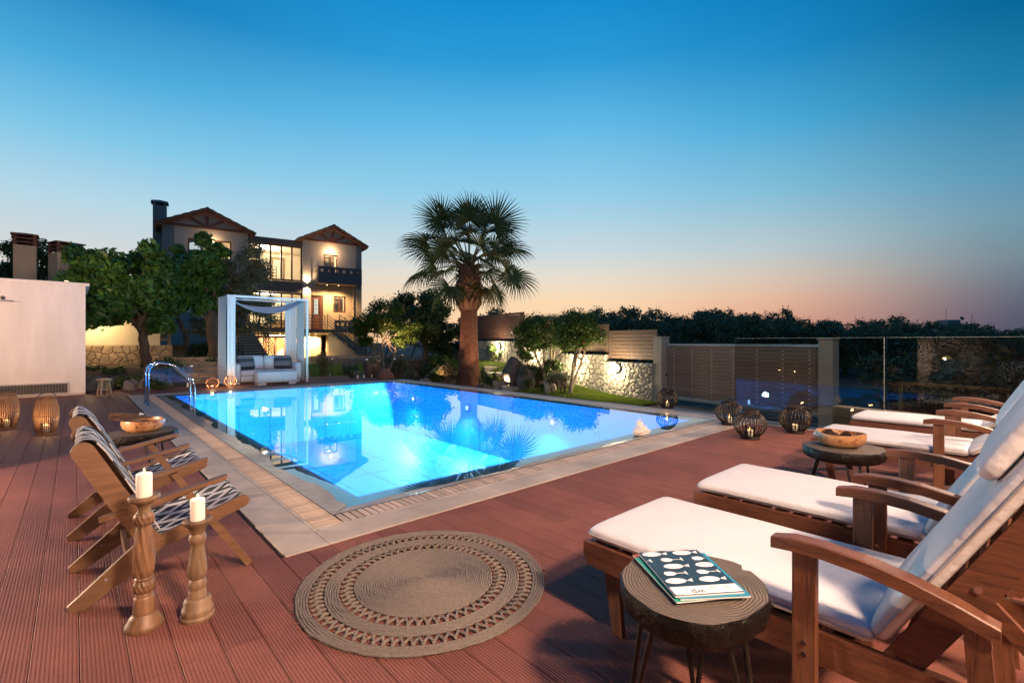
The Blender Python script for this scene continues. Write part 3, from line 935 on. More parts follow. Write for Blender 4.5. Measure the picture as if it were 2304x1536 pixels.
# --- folding armchairs
def chair(label, loc):
    t = thing('armchair', label, 'armchair', loc, 0, 'wooden sling armchairs')
    def barpoly(p, q, w, e0=False, e1=False, k=7):
        p = Vector(p); q = Vector(q); d = (q - p).normalized(); n_ = Vector((-d.y, d.x)) * w / 2
        pts = []
        pts += [p + n_, ] if not e0 else [p + Matrix.Rotation(PI / 2 + PI * i / (k - 1), 2) @ (d * w / 2) for i in range(k)]
        pts += [p - n_] if not e0 else []
        pts += [q - n_] if not e1 else [q + Matrix.Rotation(-PI / 2 + PI * i / (k - 1), 2) @ (d * w / 2) for i in range(k)]
        pts += [q + n_] if not e1 else []
        return [(a.x, a.y) for a in pts]
    Wd = .545
    for y0, y1 in ((0, .026), (Wd - .026, Wd)):
        b = MB(); b.prism(barpoly((.275, .255), (.028, .735), .088, False, True), y0, y1); b.build('back_post', m['chairwood'], t, 40)
        b = MB(); b.prism([(-.026, .03), (-.018, 0), (.036, 0), (.30, .165), (.345, .245), (.30, .29), (.235, .262), (.205, .235)], y0 + .0005, y1 - .0005); o = b.build('rear_leg', m['chairwood'], t)
        s_ = MB(); s_.tube([(.11, y0 - .0015, .115), (.11, y0 + .004, .115)], .008, 8); s_.build('screw', m['steel'], o)
        b = MB(); b.prism(barpoly((.27, .218), (.695, .358), .066, False, True), y0 + .001, y1 - .001); b.build('seat_rail', m['chairwood'], t, 40)
        yo = y0 - .006 if y0 == 0 else y0 - .016
        b = MB(); 
        za = lambda x: .404 + (x - .095) * .2
        vs = []
        for x, w_ in ((.085, .024), (.12, .048), (.35, .05), (.57, .05), (.605, .042), (.618, .026)):
            c_ = (y0 + y1) / 2
            vs += [(x, c_ - w_ / 2, za(x) - .011), (x, c_ + w_ / 2, za(x) - .011), (x, c_ + w_ / 2, za(x) + .011), (x, c_ - w_ / 2, za(x) + .011)]
        fs = [(3, 2, 1, 0), (20, 21, 22, 23)]
        for i in range(5):
            for j in range(4): fs.append((i * 4 + j, i * 4 + (j + 1) % 4, i * 4 + 4 + (j + 1) % 4, i * 4 + 4 + j))
        b.add(vs, fs); b.build('armrest', m['chairwood'], t)
        yi = y1 + .004 if y0 == 0 else y0 - .024
        yi = y0 - .021 if y0 == 0 else y1 + .001
        b = MB(); b.prism(barpoly((.435, .462), (.722, .008), .036), yi, yi + .02); b.build('front_leg', m['chairwood'], t)
    for (x, z, w_, h_) in ((.06, .715, .03, .05), (.665, .335, .05, .03), (.255, .268, .03, .05), (.20, .165, .02, .05)):
        b = MB(); b.box(x - w_ / 2, x + w_ / 2, .026, Wd - .026, z - h_ / 2, z + h_ / 2); b.build('stretcher', m['chairwood'], t)
    # sling
    def strip(path, nm):
        L = [0]
        for a, b_ in zip(path[:-1], path[1:]): L.append(L[-1] + math.dist(a, b_))
        Ltot = L[-1]
        def pos(v):
            s_ = v * Ltot
            for i in range(len(path) - 1):
                if s_ <= L[i + 1] + 1e-9:
                    k = (s_ - L[i]) / (L[i + 1] - L[i]); a, b_ = path[i], path[i + 1]
                    return (a[0] + (b_[0] - a[0]) * k, a[1] + (b_[1] - a[1]) * k)
            return path[-1]
        b = MB()
        def fn(u, v):
            x, z = pos(v); sg = .012 * math.sin(PI * u)
            return (x + (sg * -.3), .030 + u * (Wd - .06), z - sg)
        b.grid(fn, 10, 46, uvfn=lambda u, v: (u * (Wd - .06), v * Ltot))
        o = b.build(nm, m['weave'], t, 180)
        sl_ = o.modifiers.new('solid', 'SOLIDIFY'); sl_.thickness = .006
    strip([(.0, .70), (.005, .768), (.03, .792), (.072, .782), (.118, .715), (.168, .615), (.222, .505), (.276, .395), (.325, .29)], 'back_sling')
    strip([(.30, .262), (.36, .272), (.45, .300), (.55, .333), (.64, .363), (.695, .388), (.72, .378), (.728, .345)], 'seat_sling')
    return t
ch1 = chair('nearer wooden armchair with black and white diamond sling behind the candlesticks', (0, 2.985, 0))
ch2 = dup(ch1, (-.012, 4.075, 0), label='farther wooden armchair with black and white diamond sling beside the lavender bowl')

# --- log side tables on hairpin legs
def log_table(label, loc, rad, hz, thick, seed, notch=None, sx=1.0, rz=0):
    t = thing('log_table', label, 'side table', loc, rz, 'sawn log side tables')
    rs = random.Random(seed)
    ph = [rs.uniform(0, 6.28) for _ in range(6)]
    n = 72
    def rad_at(a, k=1.0):
        r = rad * (1 + .045 * math.sin(2 * a + ph[0]) + .03 * math.sin(3 * a + ph[1]) + .015 * math.sin(5 * a + ph[2]) + .008 * math.sin(11 * a + ph[3]))
        for na, wd, dp in (notch or []):
            dd = (a - na + PI) % (2 * PI) - PI
            r -= dp * rad * max(0, 1 - abs(dd) / wd)
        return r * k
    top = MB()
    rows = [0, .25, .5, .75, .93, .985]
    vs = [(0, 0, hz)]
    for q in rows[1:]:
        for j in range(n):
            a = 2 * PI * j / n; r = rad_at(a) * q
            vs.append((r * math.cos(a) * sx, r * math.sin(a), hz + .0015 * math.sin(5 * a + q * 9)))
    fs = [(0, 1 + j, 1 + (j + 1) % n) for j in range(n)]
    for i in range(len(rows) - 2):
        for j in range(n):
            fs.append((1 + i * n + j, 1 + (i + 1) * n + j, 1 + (i + 1) * n + (j + 1) % n, 1 + i * n + (j + 1) % n))
    top.add(vs, fs)
    tp = top.build('sawn_top', m['slab'], t, 50)
    side_ = MB(); vs = []
    prof = [(.985, 0), (1.0, -.008), (1.01, -.3 * thick), (1.0, -.65 * thick), (.965, -.93 * thick), (.93, -thick)]
    for k, dz in prof:
        for j in range(n):
            a = 2 * PI * j / n; r = rad_at(a) * k * (1 + (.012 * math.sin(17 * a + dz * 40 + ph[4]) if 0 < -dz < thick * .95 else 0))
            vs.append((r * math.cos(a) * sx, r * math.sin(a), hz + dz + (.0015 * math.sin(5 * a + .985 * 9) if dz == 0 else 0)))
    fs = []
    for i in range(len(prof) - 1):
        for j in range(n): fs.append((i * n + j, (i + 1) * n + j, (i + 1) * n + (j + 1) % n, i * n + (j + 1) % n))
    fs.append(tuple((len(prof) - 1) * n + j for j in range(n)))
    side_.add(vs, fs); side_.build('bark_edge', m['logbark'], t, 60)
    for i in range(3):
        a = ph[5] + i * 2 * PI / 3
        u = Vector((math.cos(a), math.sin(a), 0)); w = Vector((-u.y, u.x, 0))
        b = MB(); zt_ = hz - thick + .004
        p = u * rad * .62
        f_ = u * rad * .98
        P = [p + w * .045 + Vector((0, 0, zt_)), f_ + w * .006 + Vector((0, 0, .012)), f_ + Vector((0, 0, .0085)), f_ - w * .006 + Vector((0, 0, .012)), p - w * .045 + Vector((0, 0, zt_))]
        b.tube(P, .0085, 8); b.build('hairpin_leg', m['iron'], t, 50)
    return t, hz
TA, za_ = log_table('nearest sawn log table with hairpin legs carrying the magazines', (1.425, .72, 0), .222, .498, .078, 3, [(.72, .05, .16), (-.35, .035, .12)], 1.0)
TB, zb_ = log_table('sawn log table with hairpin legs carrying the pine cone bowl', (4.33, .97, 0), .262, .445, .085, 11, [(-1.2, .03, .1)])
TC, zc_ = log_table('sawn log table with hairpin legs carrying the lavender bowl', (.46, 5.55, 0), .27, .425, .085, 21)

# --- bowls
def bowl(label, loc, r, h, rz=0):
    t = thing('wooden_bowl', label, 'bowl', loc, rz, 'carved wooden bowls')
    b = MB()
    wob_ = lambda rr, z, a: (rr * (1 + .02 * math.sin(3 * a + 1)), z + (.006 * math.sin(2 * a + .5) if z > h * .8 else 0))
    b.lathe([(r * .55, 0), (r * .72, .01), (r * .93, h * .35), (r, h * .75), (r * .985, h), (r * .90, h * .995), (r * .88, h * .7), (r * .75, h * .35), (r * .4, h * .2), (0, h * .18)], 40, f=wob_)
    b.build('body', m['bowlwood'], t, 45)
    return t
bowl('carved wooden bowl holding dried lavender on the left log table', (.465, 5.54, zc_), .165, .105)
bowl('carved wooden bowl holding pine cones on the right log table', (4.36, 1.0, zb_), .165, .105, 1.0)
lv = thing('lavender_bunch', 'bunch of dried lavender tied with white ribbon in the bowl', 'dried flowers', (.42, 5.56, zc_ + .108))
b = MB(); hd = MB()
for i in range(70):
    a0 = Vector((R.uniform(.05, .12), R.uniform(-.02, .02), R.uniform(0, .015)))
    a1 = Vector((R.uniform(-.20, -.10), R.uniform(-.06, .06), R.uniform(.015, .075)))
    b.tube([a0, a0.lerp(a1, .5) + Vector((0, 0, .012)), a1], .0012, 3)
    hd.tube([a1.lerp(a0, .25), a1.lerp(a0, .12), a1], [.003, .0055, .002], 4)
b.build('stalks', m['lavender'], lv); hd.build('flower_heads', m['lavender'], lv)
b = MB()
for s_ in (-1, 1):
    b.grid(lambda u, v: (.02 + .03 * math.sin(u * 6.28) * s_ * .3 + .055 * u * .4, s_ * .045 * math.sin(u * PI) + (v - .5) * .02, .025 + .03 * math.sin(u * PI) + (v - .5) * .012), 10, 2)
    b.grid(lambda u, v: (.03 + .05 * u, s_ * .02 * u + (v - .5) * .014, .03 - .005 * u + .018 * math.sin(u * 3)), 6, 1)
o = b.build('ribbon', m['ribbon'], lv, 180); sl_ = o.modifiers.new('s', 'SOLIDIFY'); sl_.thickness = .001
def pinecone(label, loc, rot, s_=1.0):
    b = MB()
    b.lathe([(.0, -.03), (.018, -.022), (.024, 0), (.016, .025), (0, .036)], 10)
    for i in range(60):
        h_ = -.028 + .06 * i / 60; a = i * 2.39996; r_ = .024 * math.sqrt(max(.02, 1 - ((h_ - .0) / .037) ** 2))
        u = Vector((math.cos(a), math.sin(a), 0)); w = Vector((-u.y, u.x, 0)); p = u * r_ + Vector((0, 0, h_))
        tip = p + u * .012 + Vector((0, 0, -.004))
        b.add([p + w * .007, p - w * .007, tip - w * .005, tip + w * .005, p + Vector((0, 0, -.006)), tip + Vector((0, 0, -.005))], [(0, 1, 2, 3), (4, 5, 3, 0), (1, 4, 5, 2), (2, 5, 3)])
    o = b.build('pine_cone', m['cone'], None, None, loc); o.rotation_euler = rot; o.scale = (s_, s_, s_)
    tag(o, label, 'pine cone', 'pine cones in the bowl')
pinecone('large dark pine cone at the left in the wooden bowl', (4.33, 1.07, zb_ + .078), (1.1, .4, .3), 1.35)
pinecone('small dark pine cone at the right in the wooden bowl', (4.41, .975, zb_ + .072), (1.3, -.3, 1.2), 1.05)
pinecone('dark pine cone nearest the rim in the wooden bowl', (4.385, 1.055, zb_ + .066), (1.5, .8, 2.2), 1.0)

# --- magazines on the near table
zt0 = za_ + .003
def magazine(name, label, c, rz, w, l, th_, cover, z, curl=.0):
    t = thing(name, label, 'magazine', (c[0], c[1], z), rz, 'stacked magazines')
    b = MB(); b.box(-w / 2, w / 2, -l / 2, l / 2, 0, th_); b.build('pages', m['paper'], t)
    b = MB(); b.grid(lambda u, v: (-w / 2 - .001 + (w + .002) * u, -l / 2 - .001 + (l + .002) * v, th_ + .0008 + curl * max(0, u - .55) ** 2 * 4 * max(0, .5 - v)), 16, 12); b.build('cover', cover, t, 180)
    return t
# long axis of the magazine in the place: from the near-right corner to the far-left one
RZM = math.radians(-36)
magazine('magazine', 'bottom magazine with orange cover peeking out at the back', (1.455, .768), RZM + .10, .21, .28, .004, m['orange'], zt0)
magazine('magazine', 'magazine with green spine in the middle of the stack', (1.425, .742), RZM + .05, .21, .28, .004, m['green'], zt0 + .0052)
magazine('magazine', 'magazine with teal blue cover under the fish cover', (1.443, .724), RZM - .03, .21, .28, .004, m['teal'], zt0 + .0104)
mg = magazine('magazine', 'top magazine with white fish and wine glasses on navy cover', (1.437, .742), RZM, .21, .28, .0045, m['navy'], zt0 + .0156)
mz = .0045 + .0016
def flatpoly(b, pts, z): b.add([(x, y, z) for x, y in pts], [tuple(range(len(pts)))])
pr = MB(); ey = MB()
W2, L2_ = .1035, .139
# local x across the cover, y along it; the white title strip lies at -y
def clipx(p): return [(max(-W2, min(W2, x)), max(-.094, min(L2_, y))) for x, y in p]
def fish(cx, cy):
    pts = []
    for i in range(9): a = PI * i / 8; pts.append((cx - .033 * math.cos(a), cy + .0165 * math.sin(a)))
    for i in range(1, 8): a = PI * i / 8; pts.append((cx + .033 * math.cos(a), cy - .0165 * math.sin(a)))
    if min(abs(p[0]) for p in pts) > W2: return
    flatpoly(pr, clipx(pts), mz)
    if abs(cx + .04) < W2: flatpoly(pr, clipx([(cx + .034, cy), (cx + .056, cy + .0105), (cx + .050, cy - .0105)]), mz)
    if abs(cx - .012) < W2 - .01:
        flatpoly(ey, [(cx - .016 + .0022 * math.cos(a), cy - .003 + .0022 * math.sin(a)) for a in [k * PI / 4 for k in range(8)]], mz + .0003)
        arc = [(cx - .007 + .004 * math.cos(a) , cy + .010 * math.sin(a)) for a in [-1.2 + .3 * k for k in range(9)]]
        flatpoly(ey, arc + [(x - .0011, y) for x, y in reversed(arc)], mz + .0003)
def cup(cx, cy):
    pts = [(-.026, .002), (-.022, .0095), (-.006, .0105), (.002, .006), (.006, .0012), (.027, .0012), (.031, .009), (.033, .009), (.033, -.009), (.031, -.009), (.027, -.0012), (.006, -.0012), (.002, -.006), (-.006, -.0105), (-.022, -.0095), (-.026, -.002)]
    flatpoly(pr, clipx([(cx + x * 1.25, cy + y * 1.25) for x, y in pts]), mz)
for row in range(5):
    cy = .122 - row * .0455
    for k in range(-2, 3):
        if row % 2 == 0:
            fish(-.066 + k * .108 + (row // 2 % 2) * .035, cy); 
        else:
            cup(-.02 + k * .108 - (row // 2 % 2) * .03, cy)
pr.build('cover_print', m['paper'], mg); ey.build('fish_eyes', m['ink'], mg)
st = MB(); flatpoly(st, [(-W2, -.139), (W2, -.139), (W2, -.0945), (-W2, -.0945)], mz + .0002); st.build('title_strip', m['paper'], mg)
def text_mesh(s_, size, name):
    cu = bpy.data.curves.new(name, 'FONT'); cu.body = s_; cu.size = size
    o = bpy.data.objects.new(name, cu); COL.objects.link(o)
    dg = bpy.context.evaluated_depsgraph_get()
    me = bpy.data.meshes.new_from_object(o.evaluated_get(dg))
    bpy.data.objects.remove(o)
    me.materials.clear(); me.materials.append(m['ink'])
    return me
o = link('title_lettering', text_mesh('wp', .034, 'title'), mg, (-.022, -.106, mz + .0006)); o.rotation_euler = (0, 0, PI)
o.location = (-.008, -.118, mz + .0006)
tl = MB()
for cx in (.012, .058):
    for i in range(5): flatpoly(tl, [(cx, -.102 - i * .004), (cx + R.uniform(.016, .03), -.102 - i * .004), (cx + .018, -.1034 - i * .004), (cx, -.1034 - i * .004)], mz + .0006)
tl.build('small_print', plain('grey ink', (.35, .35, .36), .6), mg)

# --- candlesticks
def candle(parent_loc, r, h, label, grp):
    t = thing('candle', label, 'candle', parent_loc, 0, grp)
    b = MB(); b.lathe([(r, 0), (r * 1.0, h - .004), (r * .93, h), (r * .6, h - .003), (0, h - .006)], 28); b.build('wax', m['wax'], t, 50)
    b = MB(); b.tube([(0, 0, h - .006), (.001, 0, h + .008)], .0012, 5); b.build('wick', m['ink'], t)
    if 'candlestick' in label: point('candle_light', (0, 0, h + .03), .35, AMBER, .006, t)
    b = MB(); b.lathe([(.0, 0), (.003, .004), (.0038, .008), (.0022, .015), (0, .022)], 10); b.build('flame', m['flame'], t, 180, (0, 0, h + .003))
    return t
def spiral(amp, k, tw):
    return lambda r, z, a: (r * (1 + amp * math.cos(k * a + tw * z)), z)
t = thing('candlestick', 'tall turned wooden candlestick with twisted carving beside the armchair', 'candlestick', (.225, 2.635, 0))
def lathe_fine(prof, n, f, seg=4):
    P = []
    for (r0, z0), (r1, z1) in zip(prof[:-1], prof[1:]):
        for i in range(seg): P.append((r0 + (r1 - r0) * i / seg, z0 + (z1 - z0) * i / seg))
    P.append(prof[-1]); b = MB(); b.lathe(P, n, f=f); return b
b = MB(); b.lathe([(0.0697, 0), (0.0730, .008), (0.0697, .022), (0.0598, .034), (0.0564, .045), (0.0456, .058), (0.0415, .064)], 36); b.build('base', m['candlewood'], t, 45)
b = MB(); b.lathe([(0.0398, .0645), (0.0415, .075), (0.0380, .125), (0.0350, .135), (0.0319, .139), (0.0334, .146), (0.0304, .152)], 36); b.build('foot_drum', m['candlewood'], t, 45)
lathe_fine([(0.0304, .1525), (0.0380, .17), (0.0380, .19), (0.0304, .208)], 60, spiral(.06, 13, 150), 8).build('twisted_ring', m['candlewood'], t, 60)
b = MB(); b.lathe([(0.0304, .2085), (0.0350, .215), (0.0304, .221)], 36); b.build('collar', m['candlewood'], t, 45)
lathe_fine([(0.0312, .2215), (0.0380, .25), (0.0395, .31), (0.0350, .37), (0.0274, .43), (0.0251, .445)], 60, spiral(.06, 9, 42), 8).build('twisted_shaft', m['candlewood'], t, 60)
lathe_fine([(0.0274, .446), (0.0365, .462), (0.0372, .485), (0.0280, .503)], 60, spiral(.06, 13, 150), 8).build('twisted_ring', m['candlewood'], t, 60)
b = MB(); b.lathe([(0.0259, .5035), (0.0231, .515), (0.0259, .53), (0.0350, .545), (0.0546, .556), (0.0588, .566), (0.0560, .577), (0.0476, .574), (0.0315, .572), (0, .572)], 40); b.build('drip_plate', m['candlewood2'], t, 45)
cA = candle((.225, 2.635, .572), .0295, .10, 'lit cream pillar candle on the tall twisted candlestick', 'pillar candles on candlesticks')
t = thing('candlestick', 'shorter smooth turned candlestick in front of the armchair seat', 'candlestick', (.412, 2.565, 0))
b = MB(); b.lathe([(0.0664, 0), (0.0681, .012), (0.0614, .02), (0.0631, .036), (0.0598, .05), (0.0548, .055), (0.0531, .082), (0.0456, .092), (0.0382, .095)], 36); b.build('base', m['candlewood2'], t, 45)
b = MB(); b.lathe([(0.0373, .0955), (0.0361, .12), (0.0310, .128), (0.0310, .132), (0.0344, .142), (0.0361, .155), (0.0310, .170), (0.0275, .176), (0.0327, .186), (0.0378, .21), (0.0370, .24), (0.0310, .28), (0.0267, .315), (0.0258, .33), (0.0301, .340), (0.0353, .355), (0.0335, .370), (0.0275, .380)], 36); b.build('shaft', m['candlewood2'], t, 45)
b = MB(); b.lathe([(0.0284, .3805), (0.0310, .395), (0.0390, .412), (0.0562, .428), (0.0593, .44), (0.0546, .446), (0.0468, .442), (0.0312, .440), (0, .440)], 36); b.build('drip_plate', m['candlewood2'], t, 45)
candle((.412, 2.565, .441), .029, .095, 'lit cream pillar candle on the shorter candlestick', 'pillar candles on candlesticks')

# --- jute rug
rc = (1.355, 2.155)
rug = thing('jute_rug', 'round grey brown jute rug with two rings of open loops on the deck', 'rug', (rc[0], rc[1], 0))
RR = .625
def ringband(nm, r0, r1, pitch=.0125):
    b = MB(); n = max(1, round((r1 - r0) / pitch))
    q = (r1 - r0) / n
    for i in range(n):
        r_ = r0 + (i + .5) * q; k = max(16, int(r_ * 2 * PI / .03))
        pts = []
        for j in range(k):
            a = 2 * PI * j / k; rr_ = r_ + .0016 * math.sin(a * 9 + i) + .001 * math.sin(a * 23 + i * 2)
            pts.append((rr_ * math.cos(a), rr_ * math.sin(a), .0075 + .0012 * math.sin(a * 40 + i * 1.3)))
        b.tube(pts, q * .56, 6, closed=True)
    return b.build(nm, m['jute'], rug, 180)
ringband('centre_disc', .004, .355, .0117)
ringband('middle_band', .425, .495)
ringband('outer_band', .565, RR, .0125)
def loops(nm, r0, r1, nl, seed):
    rs = random.Random(seed); b = MB(); pts = []; K = nl * 8
    for j in range(K):
        a = 2 * PI * j / K
        ph_ = j / 8.0 * 2 * PI
        rr_ = (r0 + r1) / 2 + (r1 - r0) / 2 * 1.05 * math.sin(ph_)
        a2 = a + (.45 * 2 * PI / nl) * math.sin(2 * ph_) * .5 + .02 * math.sin(5 * a + seed)
        pts.append((rr_ * math.cos(a2), rr_ * math.sin(a2), .009 + .003 * math.cos(2 * ph_)))
    b.tube(pts, .0068, 6, closed=True)
    return b.build(nm, m['jute'], rug, 180)
loops('inner_loops', .36, .42, 56, 1)
loops('outer_loops', .50, .56, 76, 2)
fr = MB()
for i in range(240):
    a = R.uniform(0, 2 * PI); r_ = R.uniform(RR - .01, RR + .002); L_ = R.uniform(.012, .03)
    b0 = Vector((r_ * math.cos(a), r_ * math.sin(a), R.uniform(.004, .014))); a += R.uniform(-.6, .6)
    fr.tube([b0, b0 + Vector((L_ * math.cos(a), L_ * math.sin(a), R.uniform(-.004, .006)))], .0007, 3)
fo = fr.build('loose_fibres', m['jute'], rug); fo['kind'] = 'stuff'

# --- rattan globe lanterns
def globe_profile(h, r, ro, ri):
    P = []
    for i in range(13):
        t_ = i / 12; z = h * (.10 + .80 * t_); c_ = math.cos((t_ - .5) * PI * .80)
        P.append((ri + (r - ri) * max(0, (c_ - math.cos(.4 * PI)) / (1 - math.cos(.4 * PI))), z))
    return P
def make_globe_lantern(label, loc):
    h, r, ri = .37, .194, .106
    t = thing('rattan_lantern', label, 'lantern', loc, R.uniform(0, 3), 'dark rattan globe lanterns')
    P = globe_profile(h, r, ri, ri)
    ribm = MB().tube([(a, 0, b_) for a, b_ in P], .0072, 6).mesh('rib', m['rattan'], 180)
    for i in range(26):
        o = link('rib', ribm, t); o.rotation_euler = (0, 0, 2 * PI * i / 26)
    for nm, zz, rr_, rad in (('base_ring', .014, ri, .014), ('base_ring', .036, ri * 1.02, .008), ('waist_ring', h * .5, r - .005, .0038), ('upper_ring', h * .70, r * .905, .003), ('lower_ring', h * .30, r * .905, .003), ('neck_ring', h * .90, ri * 1.0, .012), ('rim', h * .965, ri * 1.02, .013)):
        b = MB(); b.tube([(rr_ * math.cos(2 * PI * j / 32), rr_ * math.sin(2 * PI * j / 32), zz) for j in range(32)], rad, 6, closed=True); b.build(nm, m['rattan'], t, 180)
    b = MB(); b.tube([((ri + .02) * math.cos(a), .02 * math.sin(a * 2), h * .93 + .045 * math.sin(a) * .35 + (.01)) for a in [PI * k / 12 for k in range(13)]], .007, 6)
    o = b.build('handle', m['rattan'], t, 180)
    b = MB(); b.lathe([(ri, .02), (0, .02)], 20); b.build('base_plate', m['dark'], t)
    b = MB(); b.lathe([(.06, .022), (.062, .12), (.064, .16), (.062, .16), (.060, .12), (.058, .026), (0, .026)], 24); b.build('glass_cup', m['glass'], t, 50)
    return t
lan = [('rattan globe lantern at the pool corner below the gate post', (8.18, 4.62, .004)), ('rattan globe lantern standing on the stone coping by the pool corner', (7.24, 3.07, .004)),
       ('nearest rattan globe lantern standing on the red deck edge', (6.42, 2.46, 0)), ('rattan globe lantern closest to the loungers and glass balustrade', (7.29, 2.20, 0))]
for i, (lb, lc) in enumerate(lan):
    if i == 0: base_l = make_globe_lantern(lb, lc)
    else: dup(base_l, lc, R.uniform(0, 6), lb)
    c_ = candle((lc[0], lc[1], lc[2] + .027), .036, .085, 'lit candle inside the ' + lb.replace('standing ', '').replace('nearest rattan', 'nearest rattan'), 'candles in globe lanterns')
    point('candle_light', (0, 0, .155), 1.3, AMBER, .02, c_)

# --- tall bamboo lanterns at the left
def bamboo_lantern(label, loc):
    t = thing('bamboo_lantern', label, 'lantern', loc, 0, 'bamboo barrel lanterns')
    h = .50
    P = [(.088, .012), (.113, .10), (.131, .20), (.134, .27), (.125, .36), (.102, .45), (.083, .497)]
    rm = MB().tube([(a, 0, b_) for a, b_ in P], .0048, 5).mesh('stick', m['bamboo'], 180)
    for i in range(38):
        o = link('stick', rm, t); o.rotation_euler = (0, 0, 2 * PI * i / 38)
    for rr_, zz, nm, rd in ((.094, .008, 'base_hoop', .008), (.138, .245, 'waist_hoop', .005), (.087, .500, 'top_hoop', .008)):
        b = MB(); b.tube([(rr_ * math.cos(2 * PI * j / 36), rr_ * math.sin(2 * PI * j / 36), zz) for j in range(36)], rd, 6, closed=True); b.build(nm, m['bamboo'], t, 180)
    b = MB(); b.lathe([(.092, .014), (0, .014)], 24); b.build('base_plate', m['bamboo'], t)
    b = MB(); b.tube([(.087 * math.cos(a) + .02 * math.sin(a), .06 * math.sin(a), .50 + .055 * math.sin(a)) for a in [PI * k / 10 for k in range(11)]], .005, 6); b.build('handle', m['dark'], t, 180)
    b = MB(); b.lathe([(.055, .016), (.06, .15), (.058, .15), (.052, .02), (0, .02)], 24); b.build('glass_cup', m['glass'], t, 50)
    return t
bl = bamboo_lantern('bamboo barrel lantern glowing orange, right one of the pair', (-.285, 9.02, 0))
bl2 = dup(bl, (-.72, 9.95, 0), .3, 'bamboo barrel lantern cut by the left picture edge')
for lc, lb in (((-.285, 9.02, .021), 'right'), ((-.72, 9.95, .021), 'left')):
    c_ = candle(lc, .034, .10, 'lit candle inside the %s bamboo barrel lantern' % lb, 'candles in bamboo lanterns')
    point('candle_light', (0, 0, .18), 3.2, AMBER, .02, c_)

# --- wire lanterns by the day bed
def wire_lantern(label, loc, s_=1.0):
    t = thing('wire_lantern', label, 'lantern', loc, 0, 'copper wire globe lanterns')
    h, r, ri = .31, .15, .075
    P = globe_profile(h, r, ri, ri)
    P = [(ri * .8, .006)] + P + [(ri * .95, h * .97)]
    rm = MB().tube([(a, 0, b_) for a, b_ in P], .0032, 4).mesh('wire', m['copper'])
    for i in range(18):
        o = link('wire', rm, t); o.rotation_euler = (0, 0, 2 * PI * i / 18)
    for a, b_ in P[::2]:
        b = MB(); b.tube([(a * math.cos(2 * PI * j / 20), a * math.sin(2 * PI * j / 20), b_) for j in range(20)], .0032, 4, closed=True); b.build('hoop', m['copper'], t)
    b = MB(); b.lathe([(.06, .006), (0, .006)], 16); b.build('base_plate', m['copper'], t)
    return t
w1 = wire_lantern('copper wire globe lantern, farther from the day bed', (2.68, 14.62, 0))
w2 = dup(w1, (3.18, 15.0, 0), .5, 'copper wire globe lantern beside the day bed drape')
for lc, lb in (((2.68, 14.62, .008), 'the wire lantern farther from the day bed'), ((3.18, 15.0, .008), 'the wire lantern beside the drape')):
    c_ = candle(lc, .035, .07, 'lit candle inside ' + lb, 'candles in wire lanterns')
    point('candle_light', (0, 0, .12), 5, AMBER, .02, c_)

# --- sea shell on the coping
sh = thing('sea_shell', 'large white conch shell standing on the pool edge', 'sea shell', (5.60, 3.56, .0), math.radians(-25))
b = MB(); rows = 26; n = 26; vs = []
for i in range(rows + 1):
    v = i / rows
    z = .002 + .20 * v
    rad = .115 * (1 - v) ** .75 * (.55 + .45 * min(1, v * 5 + .45))
    cx = .02 * math.sin(v * 5)
    for j in range(n):
        a = 2 * PI * j / n
        k = 1 + .10 * math.sin(2 * a + v * 9) 
        kn = max(0, math.cos(7 * a + 3)) ** 6 * (.30 * math.exp(-((v - .55) / .07) ** 2) + .22 * math.exp(-((v - .25) / .05) ** 2) + .25 * math.exp(-((v - .78) / .05) ** 2))
        vs.append((cx + rad * (k + kn) * math.cos(a) * 1.15, rad * (k + kn) * math.sin(a) * .85, z + .03 * kn))
fs = [(i * n + j, i * n + (j + 1) % n, (i + 1) * n + (j + 1) % n, (i + 1) * n + j) for i in range(rows) for j in range(n)]
fs.append(tuple(range(n - 1, -1, -1)))
b.add(vs, fs); b.build('whorl', m['shell'], sh, 180)
b = MB(); b.grid(lambda u, v: (-.02 + .13 * math.cos(u * PI * 1.2) * (1 - .15 * v), -.06 - .05 * v * math.sin(u * PI), .012 + .05 * v + .012 * math.sin(u * 9)), 18, 4)
o = b.build('lip', m['shell'], sh, 180); sl_ = o.modifiers.new('s', 'SOLIDIFY'); sl_.thickness = .008
b = MB()
for (x, y, z, s_) in ((0, 0, .20, 1.2), (.05, .02, .165, 1), (-.05, -.01, .16, 1), (.09, .0, .10, .9), (-.08, .02, .09, .9)):
    b.lathe([(.016 * s_, 0), (.007 * s_, .018 * s_), (0, .034 * s_)], 8, (x, y)); 
    for i in range(len(b.v) - 24, len(b.v)):
        b.v[i] = (b.v[i][0], b.v[i][1], b.v[i][2] + z - .01)
b.build('spines', m['shell'], sh, 180)

# --- little stool by the white wall
t = thing('stool', 'small rustic wooden stool by the corner of the white wall', 'stool', (.50, 14.35, 0), .3)
b = MB(); b.lathe([(.0, .36), (.140, .36), (.147, .375), (.142, .40), (0, .40)], 24, f=lambda r, z, a: (r * (1 + .04 * math.sin(3 * a)), z)); b.build('seat', m['stoolwood'], t, 40)
legs = []
for i in range(4):
    a = PI / 4 + i * PI / 2
    b = MB(); p = (.085 * math.cos(a), .085 * math.sin(a), .362); q = (.14 * math.cos(a), .14 * math.sin(a), .012); b.tube([p, q], [.018, .022], 8); b.build('leg', m['stoolwood'], t, 50); legs.append((p, q))
for i in range(4):
    a = Vector(legs[i][0]).lerp(Vector(legs[i][1]), .62); c_ = Vector(legs[(i + 1) % 4][0]).lerp(Vector(legs[(i + 1) % 4][1]), .62)
    b = MB(); b.tube([a, c_], .011, 6); b.build('stretcher', m['stoolwood'], t, 50)

